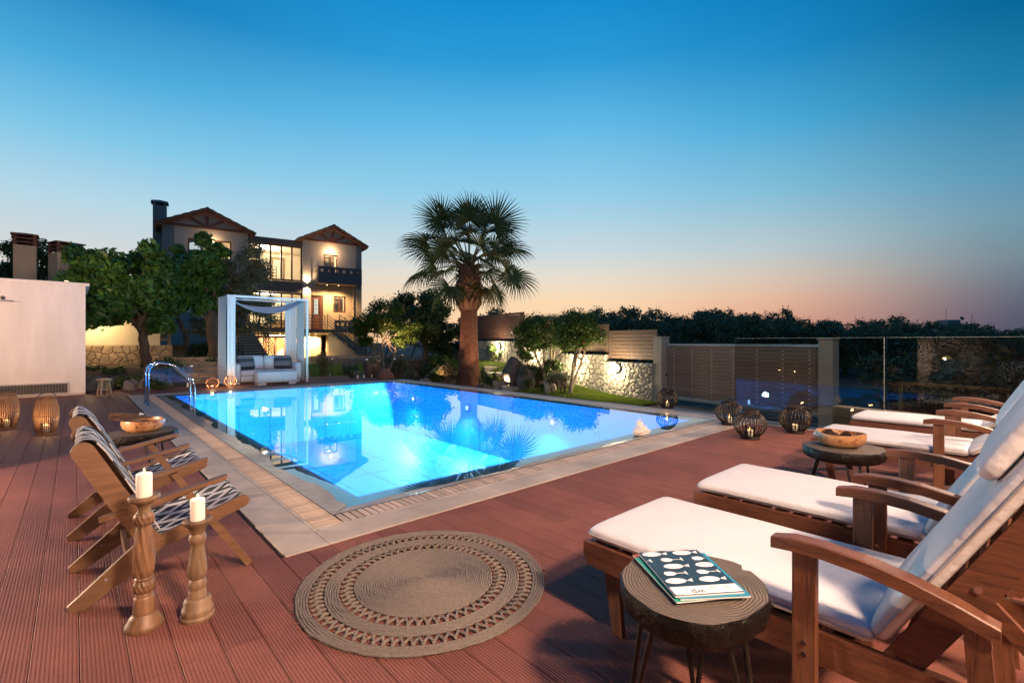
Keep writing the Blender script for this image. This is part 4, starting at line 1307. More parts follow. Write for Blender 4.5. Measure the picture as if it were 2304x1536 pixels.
# --- pool ladder
t = thing('pool_ladder', 'stainless steel pool ladder rails arching over the coping', 'pool ladder')
for yy in (11.6, 12.1):
    b = MB()
    pts = [(1.05, yy, .0), (1.05, yy, .62), (1.07, yy, .72), (1.13, yy, .79), (1.24, yy, .82), (1.40, yy, .80), (1.52, yy, .73), (1.75, yy, .47), (1.80, yy, .38), (1.81, yy, .30), (1.81, yy, -.05), (1.79, yy, -.14), (1.73, yy, -.2)]
    # the arch follows the photograph: posts on the coping, curve reaching over the water
    b.tube(pts, .0215, 14); b.build('rail', m['steel'], t, 180)
    b = MB(); b.lathe([(.045, .004), (.045, .012), (.025, .02)], 20, (1.05, yy)); b.build('flange', m['steel'], t, 50)
    b = MB(); b.lathe([(0, 0), (.022, .002), (.022, .014), (0, .016)], 14); o = b.build('wall_foot', m['steel'], t, 50, (1.722, yy, -.2)); o.rotation_euler = (0, PI / 2, 0)
for zz in (-.30, -.55):
    b = MB(); b.box(1.72, 1.86, 11.6, 12.1, zz, zz + .02); b.build('tread', m['steel'], t)
# ------------------------------------------------------------------ day bed canopy and sofa
GX_, GY_ = 3.2, 15.34
t = thing('canopy', 'white day bed canopy frame with hanging drapes by the pool', 'canopy', (GX_, GY_, 0))
CW, CD, CH = 2.16, 1.12, 2.57
for x in (0, CW):
    for y in (0, CD):
        b = MB(); b.box(x - .03, x + .03, y - .03, y + .03, 0, CH - .061); b.build('post', m['whitepaint'], t)
for y in (0, CD):
    b = MB(); b.box(-.031, CW + .031, y - .031, y + .031, CH - .06, CH); b.build('beam', m['whitepaint'], t)
for x in (0, CW):
    b = MB(); b.box(x - .0295, x + .0295, .0315, CD - .0315, CH - .059, CH - .001); b.build('beam', m['whitepaint'], t)
b = MB(); b.box(.5, .54, .0315, CD - .0315, CH - .05, CH - .01); b.build('beam', m['whitepaint'], t)
def drape(nm, p0, p1, z0, z1, folds, amp, flare=0.0):
    b = MB(); p0 = Vector(p0); p1 = Vector(p1); d = (p1 - p0); n_ = Vector((-d.y, d.x)).normalized()
    def fn(u, v):
        k = amp * (.35 + .65 * v) * math.sin(u * folds * 2 * PI + 1.3 * math.sin(v * 2.5))
        q = p0 + d * (.5 + (u - .5) * (1 - .10 * math.sin(v * PI) + flare * v)) + n_ * k
        return (q.x, q.y, z1 + (z0 - z1) * v)
    b.grid(fn, 48, 18); o = b.build(nm, m['drape'], t, 180)
    return o
drape('drape', (-.045, -.01), (-.045, CD * .95), .02, CH - .06, 6, .02, .03)
drape('drape', (.01, -.052), (.17, -.05), .02, CH - .06, 2, .014)
drape('drape', (CW - .30, CD + .03), (CW + .02, CD + .03), .02, CH - .06, 3, .016)
drape('drape', (CW + .045, .30), (CW + .045, CD * .98), .02, CH - .06, 5, .02)
drape('drape', (CW - .02, -.045), (CW + .03, -.045), .02, 1.0, 1, .012)
b = MB()
def swag(u, v):
    x = .05 + (CW - .10) * u; sag = .40 * (1 - (2 * u - 1) ** 2)
    return (x, .12 + .75 * v, CH - .035 - sag * (1.12 - .62 * v) - .05 * math.sin(v * PI) * math.sin(u * PI) + .012 * math.sin(v * 18))
b.grid(swag, 40, 18); b.build('swag', m['drape'], t, 180)
# sofa
t = thing('sofa', 'white two seat sofa under the day bed canopy', 'sofa', (3.36, 15.50, 0))
SW, SD = 1.90, .78
def rbox(b, x0, x1, y0, y1, z0, z1, r=.03): b.box(x0, x1, y0, y1, z0, z1, bev=r)
b = MB(); rbox(b, .20, SW - .20, .05, SD, .06, .24); b.build('base', m['sofa'], t, 60)
for x0, x1 in ((0, .199), (SW - .199, SW)):
    b = MB(); rbox(b, x0, x1, 0, SD, .06, .60, .05); b.build('arm', m['sofa'], t, 60)
b = MB(); rbox(b, .20, SW - .20, SD - .12, SD - .001, .241, .74, .04); b.build('back', m['sofa'], t, 60)
for i in range(2):
    x0 = .205 + i * (SW - .41) / 2; x1 = x0 + (SW - .41) / 2 - .006
    b = MB(); rbox(b, x0, x1, .03, SD - .20, .242, .40, .04); b.build('seat_cushion', m['sofa'], t, 60)
    b = MB(); rbox(b, x0, x1, -.075, .075, 0, .44, .05); o = b.build('back_cushion', m['sofa'], t, 60, (0, SD - .235, .385)); o.rotation_euler = (math.radians(-9), 0, 0)
for x in (.05, SW - .20):
    for y in (.05, SD - .15):
        b = MB(); b.box(x, x + .14, y, y + .09, 0, .0595); b.build('foot', m['sofa'], t)
for lb, x, rz in (('dark zigzag patterned cushion at the left end of the white sofa', 3.36 + .43, .25), ('dark zigzag patterned cushion at the right end of the white sofa', 3.36 + SW - .45, -.22)):
    b = MB(); loft(b, .40, .50, .13, .06, puff=.02)
    o = b.build('throw_pillow', m['zigzag'], None, 180, (x, 15.50 + .36, .412)); o.rotation_euler = (math.radians(72), 0, rz)
    tag(o, lb, 'cushion', 'patterned cushions on the sofa')
t = thing('ottoman', 'white rectangular ottoman in front of the sofa', 'ottoman', (3.82, 14.82, 0))
b = MB(); rbox(b, 0, 1.08, 0, .42, .06, .38, .03); b.build('seat', m['sofa'], t, 60)
for x in (.03, .85):
    for y in (.02, .29):
        b = MB(); b.box(x, x + .2, y, y + .11, 0, .0595); b.build('foot', m['sofa'], t)

# ------------------------------------------------------------------ rubble walls
def voronoi(w, h, n, seed, jit=.9, aspect=1.0):
    rs = random.Random(seed)
    cols = max(1, round(math.sqrt(n * w / h / aspect))); rows = max(1, round(n / cols))
    pts = []
    for j in range(rows):
        for i in range(cols):
            x = (i + .5 + (.5 if j % 2 else 0) - .25 + rs.uniform(-.5, .5) * jit) * w / cols; y = (j + .5 + rs.uniform(-.5, .5) * jit) * h / rows
            pts.append((x, y))
    cells = []
    for i, (px, py) in enumerate(pts):
        poly = [(0, 0), (w, 0), (w, h), (0, h)]
        for j, (qx, qy) in enumerate(pts):
            if i == j or abs(px - qx) > 4 * w / cols or abs(py - qy) > 4 * h / rows: continue
            mx_, my_ = (px + qx) / 2, (py + qy) / 2; nx, ny = qx - px, qy - py
            out = []
            for k in range(len(poly)):
                a, b_ = poly[k], poly[(k + 1) % len(poly)]
                da = (a[0] - mx_) * nx + (a[1] - my_) * ny; db = (b_[0] - mx_) * nx + (b_[1] - my_) * ny
                if da <= 0: out.append(a)
                if da * db < 0:
                    s_ = da / (da - db); out.append((a[0] + (b_[0] - a[0]) * s_, a[1] + (b_[1] - a[1]) * s_))
            poly = out
            if len(poly) < 3: break
        if len(poly) >= 3: cells.append(poly)
    return cells
def stone_mesh(poly, gap, depth, rs):
    cx = sum(p[0] for p in poly) / len(poly); cy = sum(p[1] for p in poly) / len(poly)
    # subdivide edges for roughness
    Q = []
    for k in range(len(poly)):
        a, b_ = poly[k], poly[(k + 1) % len(poly)]
        Q.append(a)
        if math.dist(a, b_) > .07: Q.append(((a[0] + b_[0]) / 2 + rs.uniform(-.008, .008), (a[1] + b_[1]) / 2 + rs.uniform(-.008, .008)))
    def inset(d):
        out = []
        for p in Q:
            l = math.dist(p, (cx, cy)) or 1e-6; k = max(.2, 1 - d / l); out.append((cx + (p[0] - cx) * k, cy + (p[1] - cy) * k))
        return out
    A = inset(gap); C = inset(gap + .018); n = len(Q)
    vs = [(x, 0, z) for x, z in A] + [(x, -depth + rs.uniform(0, .012), z) for x, z in A] + [(x, -depth - .012 + rs.uniform(-.008, .006), z) for x, z in C] + [(cx, -depth - .016 + rs.uniform(-.01, .008), cy)]
    fs = []
    for k in range(n):
        j = (k + 1) % n
        fs += [(k, j, n + j, n + k), (n + k, n + j, 2 * n + j, 2 * n + k), (2 * n + k, 2 * n + j, 3 * n)]
    return vs, fs
def rubble(parent, w, h, n, mat, seed, loc, rz, gap=.008, depth=.03, aspect=1.3):
    """stones stand on local x (along) and z, facing local -y; every stone an object"""
    rs = random.Random(seed)
    for poly in voronoi(w, h, n, seed, .85, aspect):
        vs, fs = stone_mesh(poly, gap, depth, rs)
        b = MB(); b.add(vs, fs); o = b.build('stone', mat, parent, None, loc); o.rotation_euler = (0, 0, rz)

# --- right boundary: stone wall in steps, slat fence, lamps
WANG = math.atan2(-AY, -AX)              # wall's local +x runs from far to near so that local -y faces the pool
bw = thing('garden_wall', 'pale rubble stone boundary wall stepping down beside the lawn', 'wall')
secs = [(0.08, 1.45, .80, 0.80), (1.45, 3.1, .95, .95), (3.1, 4.9, 1.10, 1.1), (4.9, 9.2, 1.27, 1.27)]
for i, (t0, t1, top, _) in enumerate(secs):
    p1 = wallpt(t1); p0 = wallpt(t0)
    zb0 = -.1
    core = MB(); L_ = t1 - t0
    core.box(0, L_, .0, .22, zb0, top - .004); o = core.build('core', m['mortar'], bw, None, (p1[0], p1[1], 0)); o.rotation_euler = (0, 0, WANG)
    zlow = max(-.05, gz(*wallpt((t0 + t1) / 2, .1)) - .25)
    n_ = [78, 84, 70, 110][i]
    rubble(bw, L_, top - zlow, n_, m['wallstone'], 40 + i, (p1[0], p1[1], zlow), WANG, .005, .03, 1.25)
def slat_fence(label, t0, t1, z0, z1, n, mat, posts):
    f = thing('slat_fence', label, 'fence', (0, 0, 0), 0, 'slatted fence panels on the stone wall')
    p1 = wallpt(t1, -.08); L_ = t1 - t0
    h_ = (z1 - z0) / n
    for k in range(n):
        b = MB(); b.box(0, L_, -.012, .012, z0 + k * h_ + .004, z0 + (k + 1) * h_ - .004); o = b.build('slat', mat, f, None, (p1[0], p1[1], 0)); o.rotation_euler = (0, 0, WANG)
    for q in posts:
        b = MB(); b.box(q * L_ - .02, q * L_ + .02, .0125, .05, z0 - .03, z1); o = b.build('post', m['dark'], f, None, (p1[0], p1[1], 0)); o.rotation_euler = (0, 0, WANG)
        b = MB()
        for k in range(1, n): b.box(q * L_ - .012, q * L_ + .012, -.013, -.0122 + .012, z0 + k * h_ - .0035, z0 + k * h_ + .0035)
        o = b.build('clips', m['alu'], f, None, (p1[0], p1[1], 0)); o.rotation_euler = (0, 0, WANG); o['kind'] = 'stuff'
slat_fence('brown slat fence panel nearest the gate post', .06, 1.44, .86, 1.50, 8, m['fenceslat'], (.03, .5, .97))
slat_fence('brown slat fence panel behind the pomegranate tree', 1.46, 3.08, 1.0, 1.66, 8, m['fenceslat'], (.03, .5, .97))
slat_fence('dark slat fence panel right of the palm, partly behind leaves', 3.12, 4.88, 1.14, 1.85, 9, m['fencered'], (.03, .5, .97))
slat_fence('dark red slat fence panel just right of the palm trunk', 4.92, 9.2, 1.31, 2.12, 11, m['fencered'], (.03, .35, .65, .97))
for tt, zz, lb in ((1.05, .66, 'nearest the gate post'), (2.35, .74, 'behind the bare pomegranate stems'), (4.25, .93, 'above the garden boulder'), (6.1, 1.1, 'farthest along, right of the palm')):
    p = wallpt(tt, .072)
    t = thing('wall_lamp', 'round lit wall lamp on the stone wall, ' + lb, 'wall lamp', (p[0], p[1], zz), WANG, 'round lamps on the stone wall')
    b = MB(); b.lathe([(.10, 0), (.105, .012), (.095, .02), (0, .022)], 20); o = b.build('back_plate', m['alu'], t, 50); o.rotation_euler = (PI / 2, 0, 0)
    b = MB(); b.lathe([(.09, .02), (.085, .045), (.055, .075), (0, .085)], 20); o = b.build('globe', m['lampglow'], t, 180); o.rotation_euler = (PI / 2, 0, 0)
    point('lamp_light', (0, -.14, .0), 56, (1, .80, .50), .05, t)

# --- gate, posts, balustrade
GAX, GAY = .18, .983
def gp(t_, off=0.0):
    return (8.9 - GAX * t_ - GAY * off, 5.1 - GAY * t_ + GAX * off)
GANG = math.atan2(-GAY, -GAX)            # local +x runs along the gate towards the viewer, local -y faces the pool
def gbox(nm, mat, parent, t0, t1, o0, o1, z0, z1, bev=0.0):
    b = MB(); b.box(t0, t1, -o1, -o0, z0, z1, bev=bev); p = gp(0); o = b.build(nm, mat, parent, None, (p[0], p[1], 0)); o.rotation_euler = (0, 0, GANG); return o
t = thing('gate_post', 'tall rendered gate post at the end of the stone wall', 'post')
gbox('shaft', m['post'], t, -.16, .06, -.10, .14, -.1, 1.33, .01); gbox('cap', m['post'], t, -.17, .07, -.11, .15, 1.331, 1.355)
o = gbox('latch', m['dark'], t, .0605, .075, -.02, .02, .55, .60)
t = thing('gate_post', 'rendered gate post between the gate and the glass balustrade', 'post')
gbox('shaft', m['post'], t, 3.02, 3.22, -.02, .18, -.1, 1.275, .01); gbox('cap', m['post'], t, 3.01, 3.23, -.03, .19, 1.276, 1.30)
t = thing('sliding_gate', 'brown slatted sliding gate with aluminium rails behind the lanterns', 'gate')
gbox('top_rail', m['alu'], t, .10, 3.0, -.03, .03, 1.165, 1.205); gbox('bottom_rail', m['alu'], t, .10, 3.0, -.03, .03, .10, .15)
n_ = 15; z0, z1 = .156, 1.16; h_ = (z1 - z0) / n_
for k in range(n_): gbox('slat', m['fenceslat'], t, .10, 3.0, -.012, .014, z0 + k * h_ + .003, z0 + (k + 1) * h_ - .003)
for q in (.10, .52, .95, 1.38, 1.82, 2.25, 2.66):
    gbox('upright', m['dark'], t, q + .14, q + .18, -.04, -.0125, .15, 1.165)
    b = MB()
    for k in range(1, n_): b.box(q + .15, q + .172, -.0152, -.0145 + .012, z0 + k * h_ - .0042, z0 + k * h_ + .0042)
    p = gp(0); o = b.build('clips', m['whitepaint'], t, None, (p[0], p[1], 0)); o.rotation_euler = (0, 0, GANG); o['kind'] = 'stuff'
ws = thing('upstand_wall', 'low rendered upstand wall beneath the glass balustrade', 'wall')
gbox('body', m['upstand'], ws, 3.221, 9.0, .02, .20, -2.0, .315, .008)
for i, (t0, t1, z0, lb) in enumerate(((1.72, 3.86, .0, 'smoked glass balustrade panel overlapping the gate'), (3.89, 6.6, .0, 'large smoked glass balustrade panel behind the loungers'), (6.63, 9.0, .0, 'smoked glass balustrade panel at the right picture edge'))):
    t = thing('glass_panel', lb, 'glass panel', (0, 0, 0), 0, 'balustrade glass panels')
    z0 = .32 if i else .06
    if i == 0:
        b = MB(); o1 = .21; b.prism([(t0, .02), (t1, .02), (t1, 1.30), (t0, 1.30)], -o1 - .012, -o1, 'y'); p = gp(0); o = b.build('pane', m['tintglass'], t, None, (p[0], p[1], 0)); o.rotation_euler = (0, 0, GANG)
    else:
        o1 = .21; b = MB(); b.prism([(t0, .02), (t1, .02), (t1, 1.30), (t0, 1.30)], -o1 - .012, -o1, 'y'); p = gp(0); o = b.build('pane', m['tintglass'], t, None, (p[0], p[1], 0)); o.rotation_euler = (0, 0, GANG)
    gbox('top_edge', m['glassedge'], t, t0, t1, .208, .224, 1.3005, 1.306)
    gbox('edge_strip', m['glassedge'], t, t1 + .0005, t1 + .006, .209, .222, .02, 1.30)
    for q in (t0 + .25, t1 - .25): gbox('clamp', m['alu'], t, q - .02, q + .02, .2225, .232, .20, .27)
# --- outside: wire fence with yellow posts
t = thing('wire_fence', 'wire mesh fence with olive posts beyond the glass', 'fence')
for q in (3.5, 6.0, 8.6): gbox('post', m['wire'], t, q, q + .05, -1.35, -1.30, -.35, .62)
gbox('top_rail', m['wire'], t, 3.5, 8.6, -1.345, -1.305, .585, .62)
gbox('bottom_rail', m['wire'], t, 3.5, 8.6, -1.345, -1.305, -.05, -.02)
b = MB()
for k in range(100): b.tube([(3.5 + k * .051, 1.325, -.05), (3.5 + k * .051, 1.325, .6)], .0016, 3)
for k in range(13): b.tube([(3.5, 1.328, -.03 + k * .05), (8.6, 1.328, -.03 + k * .05)], .0016, 3)
p = gp(0); o = b.build('mesh_wires', m['wire'], t, None, (p[0], p[1], 0)); o.rotation_euler = (0, 0, GANG); o['kind'] = 'stuff'

# ------------------------------------------------------------------ left service building
t = thing('shower_wall', 'white stucco poolside building wall with flat roof at the left', 'building', (0, 0, 0))
b = MB(); b.box(-5.0, .19, 15.2, 19.0, -.3, 2.56); b.build('wall', m['white_wall'], t)
b = MB(); b.box(-5.02, .26, 15.17, 19.05, 2.561, 2.63); b.build('roof_slab', m['white_wall'], t)
v = MB()
b = MB(); b.box(-3.2, -.10, 15.186, 15.199, .045, .30); b.build('vent_backing', m['gratehole'], t)
fr = MB(); fr.box(-3.2, -.10, 15.165, 15.1855, .275, .30); fr.box(-3.2, -.10, 15.165, 15.1855, .045, .07); fr.box(-.125, -.10, 15.165, 15.1855, .0705, .2745); fr.build('vent_frame', m['piping'], t)
sl_ = MB()
for k in range(10): sl_.box(-3.19, -.126, 15.170, 15.184, .075 + k * .02, .083 + k * .02)
for k in range(60): sl_.box(-3.19 + k * .051, -3.178 + k * .051, 15.172, 15.183, .0715, .274)
o = sl_.build('vent_mesh', m['mesh'], t); o['kind'] = 'stuff'
b = MB(); b.box(-5, .19, 15.14, 15.1995, -.02, .04); b.build('plinth', m['stone'], t)
t = thing('shower_head', 'square rain shower head on a bracket, cut by the left edge', 'shower')
sp = at(8, 676, 10.35)
b = MB(); b.box(sp[0] - .18, sp[0] + .16, sp[1] - .15, sp[1] + .15, sp[2] - .006, sp[2] + .006); b.build('head', m['steel'], t)
b = MB(); b.tube([(sp[0] - .02, sp[1], sp[2] + .006), (sp[0] - .02, sp[1], sp[2] + .06)], .012, 8); b.build('neck', m['dark'], t)
b = MB(); b.tube([(sp[0] - .02, sp[1], sp[2] + .06), (sp[0] - .02, 15.199, sp[2] + .07)], .011, 8); b.build('arm', m['dark'], t)
b = MB(); b.lathe([(.04, 0), (.04, .02)], 14); o = b.build('wall_rose', m['dark'], t, None, (sp[0] - .02, 15.199, sp[2] + .07)); o.rotation_euler = (PI / 2, 0, 0)
# chimneys behind
def chimney(label, px, d, wpx, top, rz, flare):
    c_ = at(px, 600, d); w_ = wpx / 1073 * d
    t = thing('chimney', label, 'chimney', (c_[0], c_[1], 0), rz, 'outdoor kitchen chimneys')
    b = MB()
    if flare:
        b.prism([(-w_ / 2, 0), (w_ * 1.6, 0), (w_ * 1.6, 2.2), (w_ * 1.2, 2.62), (w_ * .72, 2.85), (w_ / 2, 3.1), (w_ / 2, top - .42), (-w_ / 2, top - .42)], -w_ / 2, w_ / 2)
    else:
        b.box(-w_ / 2, w_ / 2, -w_ / 2, w_ / 2, 0, top - .42)
    b.build('stack', m['beige'], t)
    for k in range(3):
        z = top - .419 + k * .135
        for sx in (-1, 1):
            for sy in (-1, 1):
                b = MB(); b.box(sx * w_ * .44 - .045, sx * w_ * .44 + .045, sy * w_ * .44 - .045, sy * w_ * .44 + .045, z, z + .08); b.build('brick_pier', m['tile'], t)
        b = MB(); e_ = .06 if k < 2 else .09
        b.lathe([(w_ * .72 + e_, z + .081), (w_ * .70 + e_, z + .134 if k < 2 else z + .12)] + ([] if k < 2 else [(.02, z + .19)]), 4); o = b.build('cap_tile', m['tile'], t); o.rotation_euler = (0, 0, PI / 4)
    return t
AV = math.radians(0)
chimney('left chimney with brick cap rising behind the white wall', 57, 16.5, 36, 1.25 + (768 - 527) / 1073 * 16.5, .0, True)
chimney('right chimney with brick cap beside the mulberry crown', 148, 17.2, 45, 1.25 + (768 - 546) / 1073 * 17.2, .35, False)
# cream wall and stone wall behind the bed
t = thing('cream_wall', 'cream lamplit wall behind the mulberry trunk', 'wall')
b = MB(); b.box(-2.5, 2.25, 21.05, 21.4, -.1, 2.42); b.build('wall', m['cream_wall'], t)
b = MB(); b.box(-2.5, .85, 20.95, 21.5, 2.421, 2.56); b.build('coping', m['cream_wall'], t)
t = thing('low_stone_wall', 'tan rubble stone wall below the cream wall', 'wall')
b = MB(); b.box(.1, 2.60, 20.95, 21.04, -.1, 1.12); b.build('core', m['mortar'], t)
rubble(t, 2.5, 1.3, 62, m['tanstone'], 77, (.1, 20.95, -.18), 0, .008, .04)
# barbecue shelf and olive-wood stack behind trunk
t = thing('barbecue_shelf', 'wooden shelf with terracotta tiles behind the mulberry trunk', 'shelf', (2.0, 21.6, 0))
for z in (1.28, 1.62):
    b = MB(); b.box(-.35, .65, 0, .35, z, z + .08); b.build('plank', m['stoolwood'], t)
for x in (-.3, .55):
    b = MB(); b.box(x, x + .08, .05, .3, 0, 1.62); b.build('support', m['stoolwood'], t)
for k in range(3):
    b = MB(); b.bar((.12 + k * .13, .1, 1.37), (.22 + k * .13, .1, 1.60), .10, .03, (0, 1, 0)); b.build('tile', m['tile'], t)
for nm, loc, pw, lb in (('wall_lamp', (.35, 20.90, 1.95), 62, 'small lamp washing the cream wall, hidden behind the white wall corner'), ):
    t = thing(nm, lb, 'wall lamp', loc)
    b = MB(); b.lathe([(.05, 0), (.06, .05), (.05, .10)], 16); b.build('shade', m['dark'], t, 50)
    b = MB(); b.lathe([(.0, .012), (.04, .012), (.04, .018), (0, .018)], 12); b.build('bulb', m['lampglow'], t, None, (0, 0, .09))
    point('lamp_light', (.15, -.55, .0), pw * 1.5, (1, .70, .34), .06, t)

# left planting bed and stone steps
g = MB()
def bed(u, v):
    x = .2 + u * 2.3; y = 15.75 + v * 5.2
    z = .46 * S01((y - 15.9) / 2.2) * S01((2.6 - x) / .5) + .02 * math.sin(9 * x + 3 * y)
    return (x, y, z)
g.grid(bed, 16, 30); tag(g.build('planting_bed', m['soil'], smooth=180), kind='structure')
st = thing('stone_steps', 'rough tan stone steps rising beside the day bed', 'steps')
for k in range(5):
    y0 = 16.55 + k * .62; z1 = .15 + k * .14
    core = MB(); core.box(2.46, 3.75, y0 + .03, y0 + 1.0, -.05, z1 - .01); core.build('core', m['mortar'], st)
    rs = random.Random(k + 5)
    for row in range(2):
        x = 2.44
        while x < 3.7:
            w_ = rs.uniform(.16, .42)
            b = MB(); b.box(x + .006, min(3.78, x + w_) - .006, y0 - .02 + rs.uniform(0, .03), y0 + .25, (z1 - .15 + row * .073 + .004) if row or True else 0, z1 - .15 + (row + 1) * .073 + rs.uniform(-.004, .004), bev=.012); b.build('stone', m['tanstone'], st)
            x += w_
    x = 2.44
    while x < 3.7:
        w_ = rs.uniform(.3, .55)
        b = MB(); b.box(x + .006, min(3.78, x + w_) - .006, y0 + .26, y0 + .60, z1 - .05, z1 + rs.uniform(-.004, .006), bev=.012); b.build('stone', m['tanstone'], st)
        x += w_
# glass pool-fence panels
def fence_glass(label, p, q, h=.62, z=0.0):
    p = Vector(p); q = Vector(q); L_ = (q - p).length; rz = math.atan2((q - p).y, (q - p).x)
    t = thing('glass_panel', label, 'glass panel', (p.x, p.y, z), rz, 'low frameless pool fence panels')
    b = MB(); b.box(0, L_, -.005, .005, .03, h); b.build('pane', m['glass'], t)
    for x in (.12, L_ - .12):
        b = MB(); b.tube([(x, -.012, .09), (x, .012, .09)], .03, 12); b.build('disc_fixing', m['alu'], t)
        b = MB(); b.box(x - .02, x + .02, -.02, .02, 0, .08); b.build('foot', m['alu'], t)
    b = MB(); b.box(L_ - .06, L_ + .0, -.014, .014, h - .10, h - .06); b.build('hinge', m['whitepaint'], t)
    return t
fence_glass('low glass fence panel in front of the planting bed', (1.35, 15.55), (2.4, 15.62), .66)
fence_glass('low glass fence panel right of the day bed', (5.75, 16.6), (6.75, 16.75), .72)
fence_glass('low glass fence panel left of the woven basket', (6.9, 15.35), (7.35, 15.3), .72)
fence_glass('low glass fence panel in front of the tall woven pot', (7.38, 15.3), (8.3, 15.1), .72)
# ------------------------------------------------------------------ house
# facade frame: local x runs right along the facade, local -y faces the pool, z up
hR = at(812, 768, 34.0)                   # right front corner
hd = (RT * .8218 + FW * .5697)            # facade direction, to the right and away
HANG = math.atan2(hd.y, hd.x)
house = thing('house', 'two storey villa with twin tiled gables and lit windows', 'house', (hR[0], hR[1], 0), HANG)
def hx(px):                               # picture column -> local x on the facade plane
    k = (px - 1152) / 1073.0
    xR = (812 - 1152) / 1073.0 * 34.0
    s_ = (xR - k * 34.0) / (.8218 - k * .5697)
    return -s_
def hz(px, py):
    d_ = 34.0 + hx(px) * .5697
    return H - (py - 768) / 1073.0 * d_
def hb(nm, mat, x0, x1, y0, y1, z0, z1, parent=None, bev=0.0):
    b = MB(); b.box(x0, x1, y0, y1, z0, z1, bev=bev); return b.build(nm, mat, parent or house)
A0, A1 = hx(366), hx(558)                 # left gable block
C1 = hx(681)                              # centre bay right edge
EAVE = 8.0; APEX = 8.98; DEP = 9.0
F1, F2 = 2.05, 5.02                       # floor levels (first, second)
def wall_with_holes(nm, mat, x0, x1, z0, z1, holes, y=0.0, th_=.25):
    """vertical strips with rectangular openings"""
    xs_ = sorted({x0, x1} | {h[0] for h in holes} | {h[1] for h in holes})
    b = MB()
    for a, c_ in zip(xs_[:-1], xs_[1:]):
        hs = sorted([(h[2], h[3]) for h in holes if h[0] < (a + c_) / 2 < h[1]])
        z = z0
        for q0, q1 in hs:
            if q0 > z: b.box(a, c_, y, y + th_, z, q0)
            z = q1
        if z < z1: b.box(a, c_, y, y + th_, z, z1)
    return b.build(nm, mat, house)
def window(x0, x1, z0, z1, y=0.06, mull=1, frame=.08, nm='window', pane=True):
    f = MB(); f.box(x0, x1, y, y + .07, z1 - frame, z1); f.box(x0, x1, y, y + .07, z0, z0 + frame)
    f.box(x0, x0 + frame, y, y + .07, z0 + frame, z1 - frame); f.box(x1 - frame, x1, y, y + .07, z0 + frame, z1 - frame)
    for k in range(mull):
        c_ = x0 + (x1 - x0) * (k + 1) / (mull + 1); f.box(c_ - frame / 2, c_ + frame / 2, y - .005, y + .065, z0 + frame, z1 - frame)
    w = f.build(nm, m['frame'], house)
    if pane:
        for k in range(mull + 1):
            a = x0 + (x1 - x0) * k / (mull + 1) + frame * .5; c_ = x0 + (x1 - x0) * (k + 1) / (mull + 1) - frame * .5
            p_ = MB(); p_.box(a, c_, y + .03, y + .04, z0 + frame * .9, z1 - frame * .9); p_.build('pane', m['glass'], w)
    return w
# openings
uw = (hx(728), hx(760), F2 + .05, hz(743, 573))
lw = (hx(750), hx(778), hz(765, 703), hz(765, 667))
dr = (hx(700), hx(727), F1, hz(712, 664))
wall_with_holes('wall', m['mauve'], C1, 0, F2 - .12, EAVE + .1, [uw])
wall_with_holes('wall', m['beige'], C1, 0, F1 - .2, F2 - .12, [lw, dr])
wall_with_holes('wall', m['beige'], C1, 0, -.1, F1 - .2, [(hx(722), hx(735), 0, 1.7)])
# gable triangle fill
def gable(x0, x1, col):
    c_ = (x0 + x1) / 2
    b = MB(); b.prism([(x0, EAVE + .1), (x1, EAVE + .1), (c_, APEX - .02)], .0, .25); b.build('gable_wall', col, house)
    ov = .35
    # truss timbers
    tr = MB(); tr.box(x0 + .1, x1 - .1, -.10, -.01, EAVE + .02, EAVE + .16); tr.box(c_ - .08, c_ + .08, -.101, -.011, EAVE + .161, APEX - .20)
    for s_ in (-1, 1): tr.bar((c_ + s_ * .12, -.055, EAVE + .22), (c_ + s_ * .85, -.055, APEX - .42), .09, .13)
    tr.build('truss', m['timber'], house)
    rf = None
    sl = math.atan2(APEX - EAVE, (x1 - x0) / 2)
    Ls = ((x1 - x0) / 2 + ov) / math.cos(sl)
    zr = APEX + .10
    b = MB()
    for s_ in (-1, 1):
        p = Vector((c_, 0, zr)); q = Vector((c_ + s_ * ((x1 - x0) / 2 + ov), 0, zr - ((x1 - x0) / 2 + ov) * math.tan(sl)))
        b.add([(p.x, -.40, p.z - .12), (q.x, -.40, q.z - .12), (q.x, -.40, q.z), (p.x, -.40, p.z), (p.x, DEP, p.z - .12), (q.x, DEP, q.z - .12), (q.x, DEP, q.z), (p.x, DEP, p.z)],
              [(0, 1, 2, 3), (4, 7, 6, 5), (0, 4, 5, 1), (1, 5, 6, 2), (2, 6, 7, 3), (3, 7, 4, 0)])
    rf = b.build('roof', m['timber'], house)
    # barrel tiles: rows down each slope, front strip as tiles, rest as ribs
    n_ = 12
    for s_ in (-1, 1):
        tm = MB()
        for k in range(int(DEP / .24)):
            y = -.38 + k * .24
            p = Vector((c_ + s_ * .05, y, zr + .03)); q = Vector((c_ + s_ * ((x1 - x0) / 2 + ov + .05), y, zr + .03 - ((x1 - x0) / 2 + ov + .05) * math.tan(sl)))
            pts = [p.lerp(q, i / n_) + Vector((0, 0, .03 * (i % 2))) for i in range(n_ + 1)]
            tm.tube(pts, .10, 6)
        o = tm.build('roof_tiles', m['tile'], rf); o['kind'] = 'stuff'
    rg = MB(); rg.tube([(c_, -.42, zr + .05), (c_, DEP, zr + .05)], .13, 8); rg.build('ridge_tile', m['tile'], rf)
gable(A0, A1, m['mauve']); gable(C1, 0, m['mauve'])
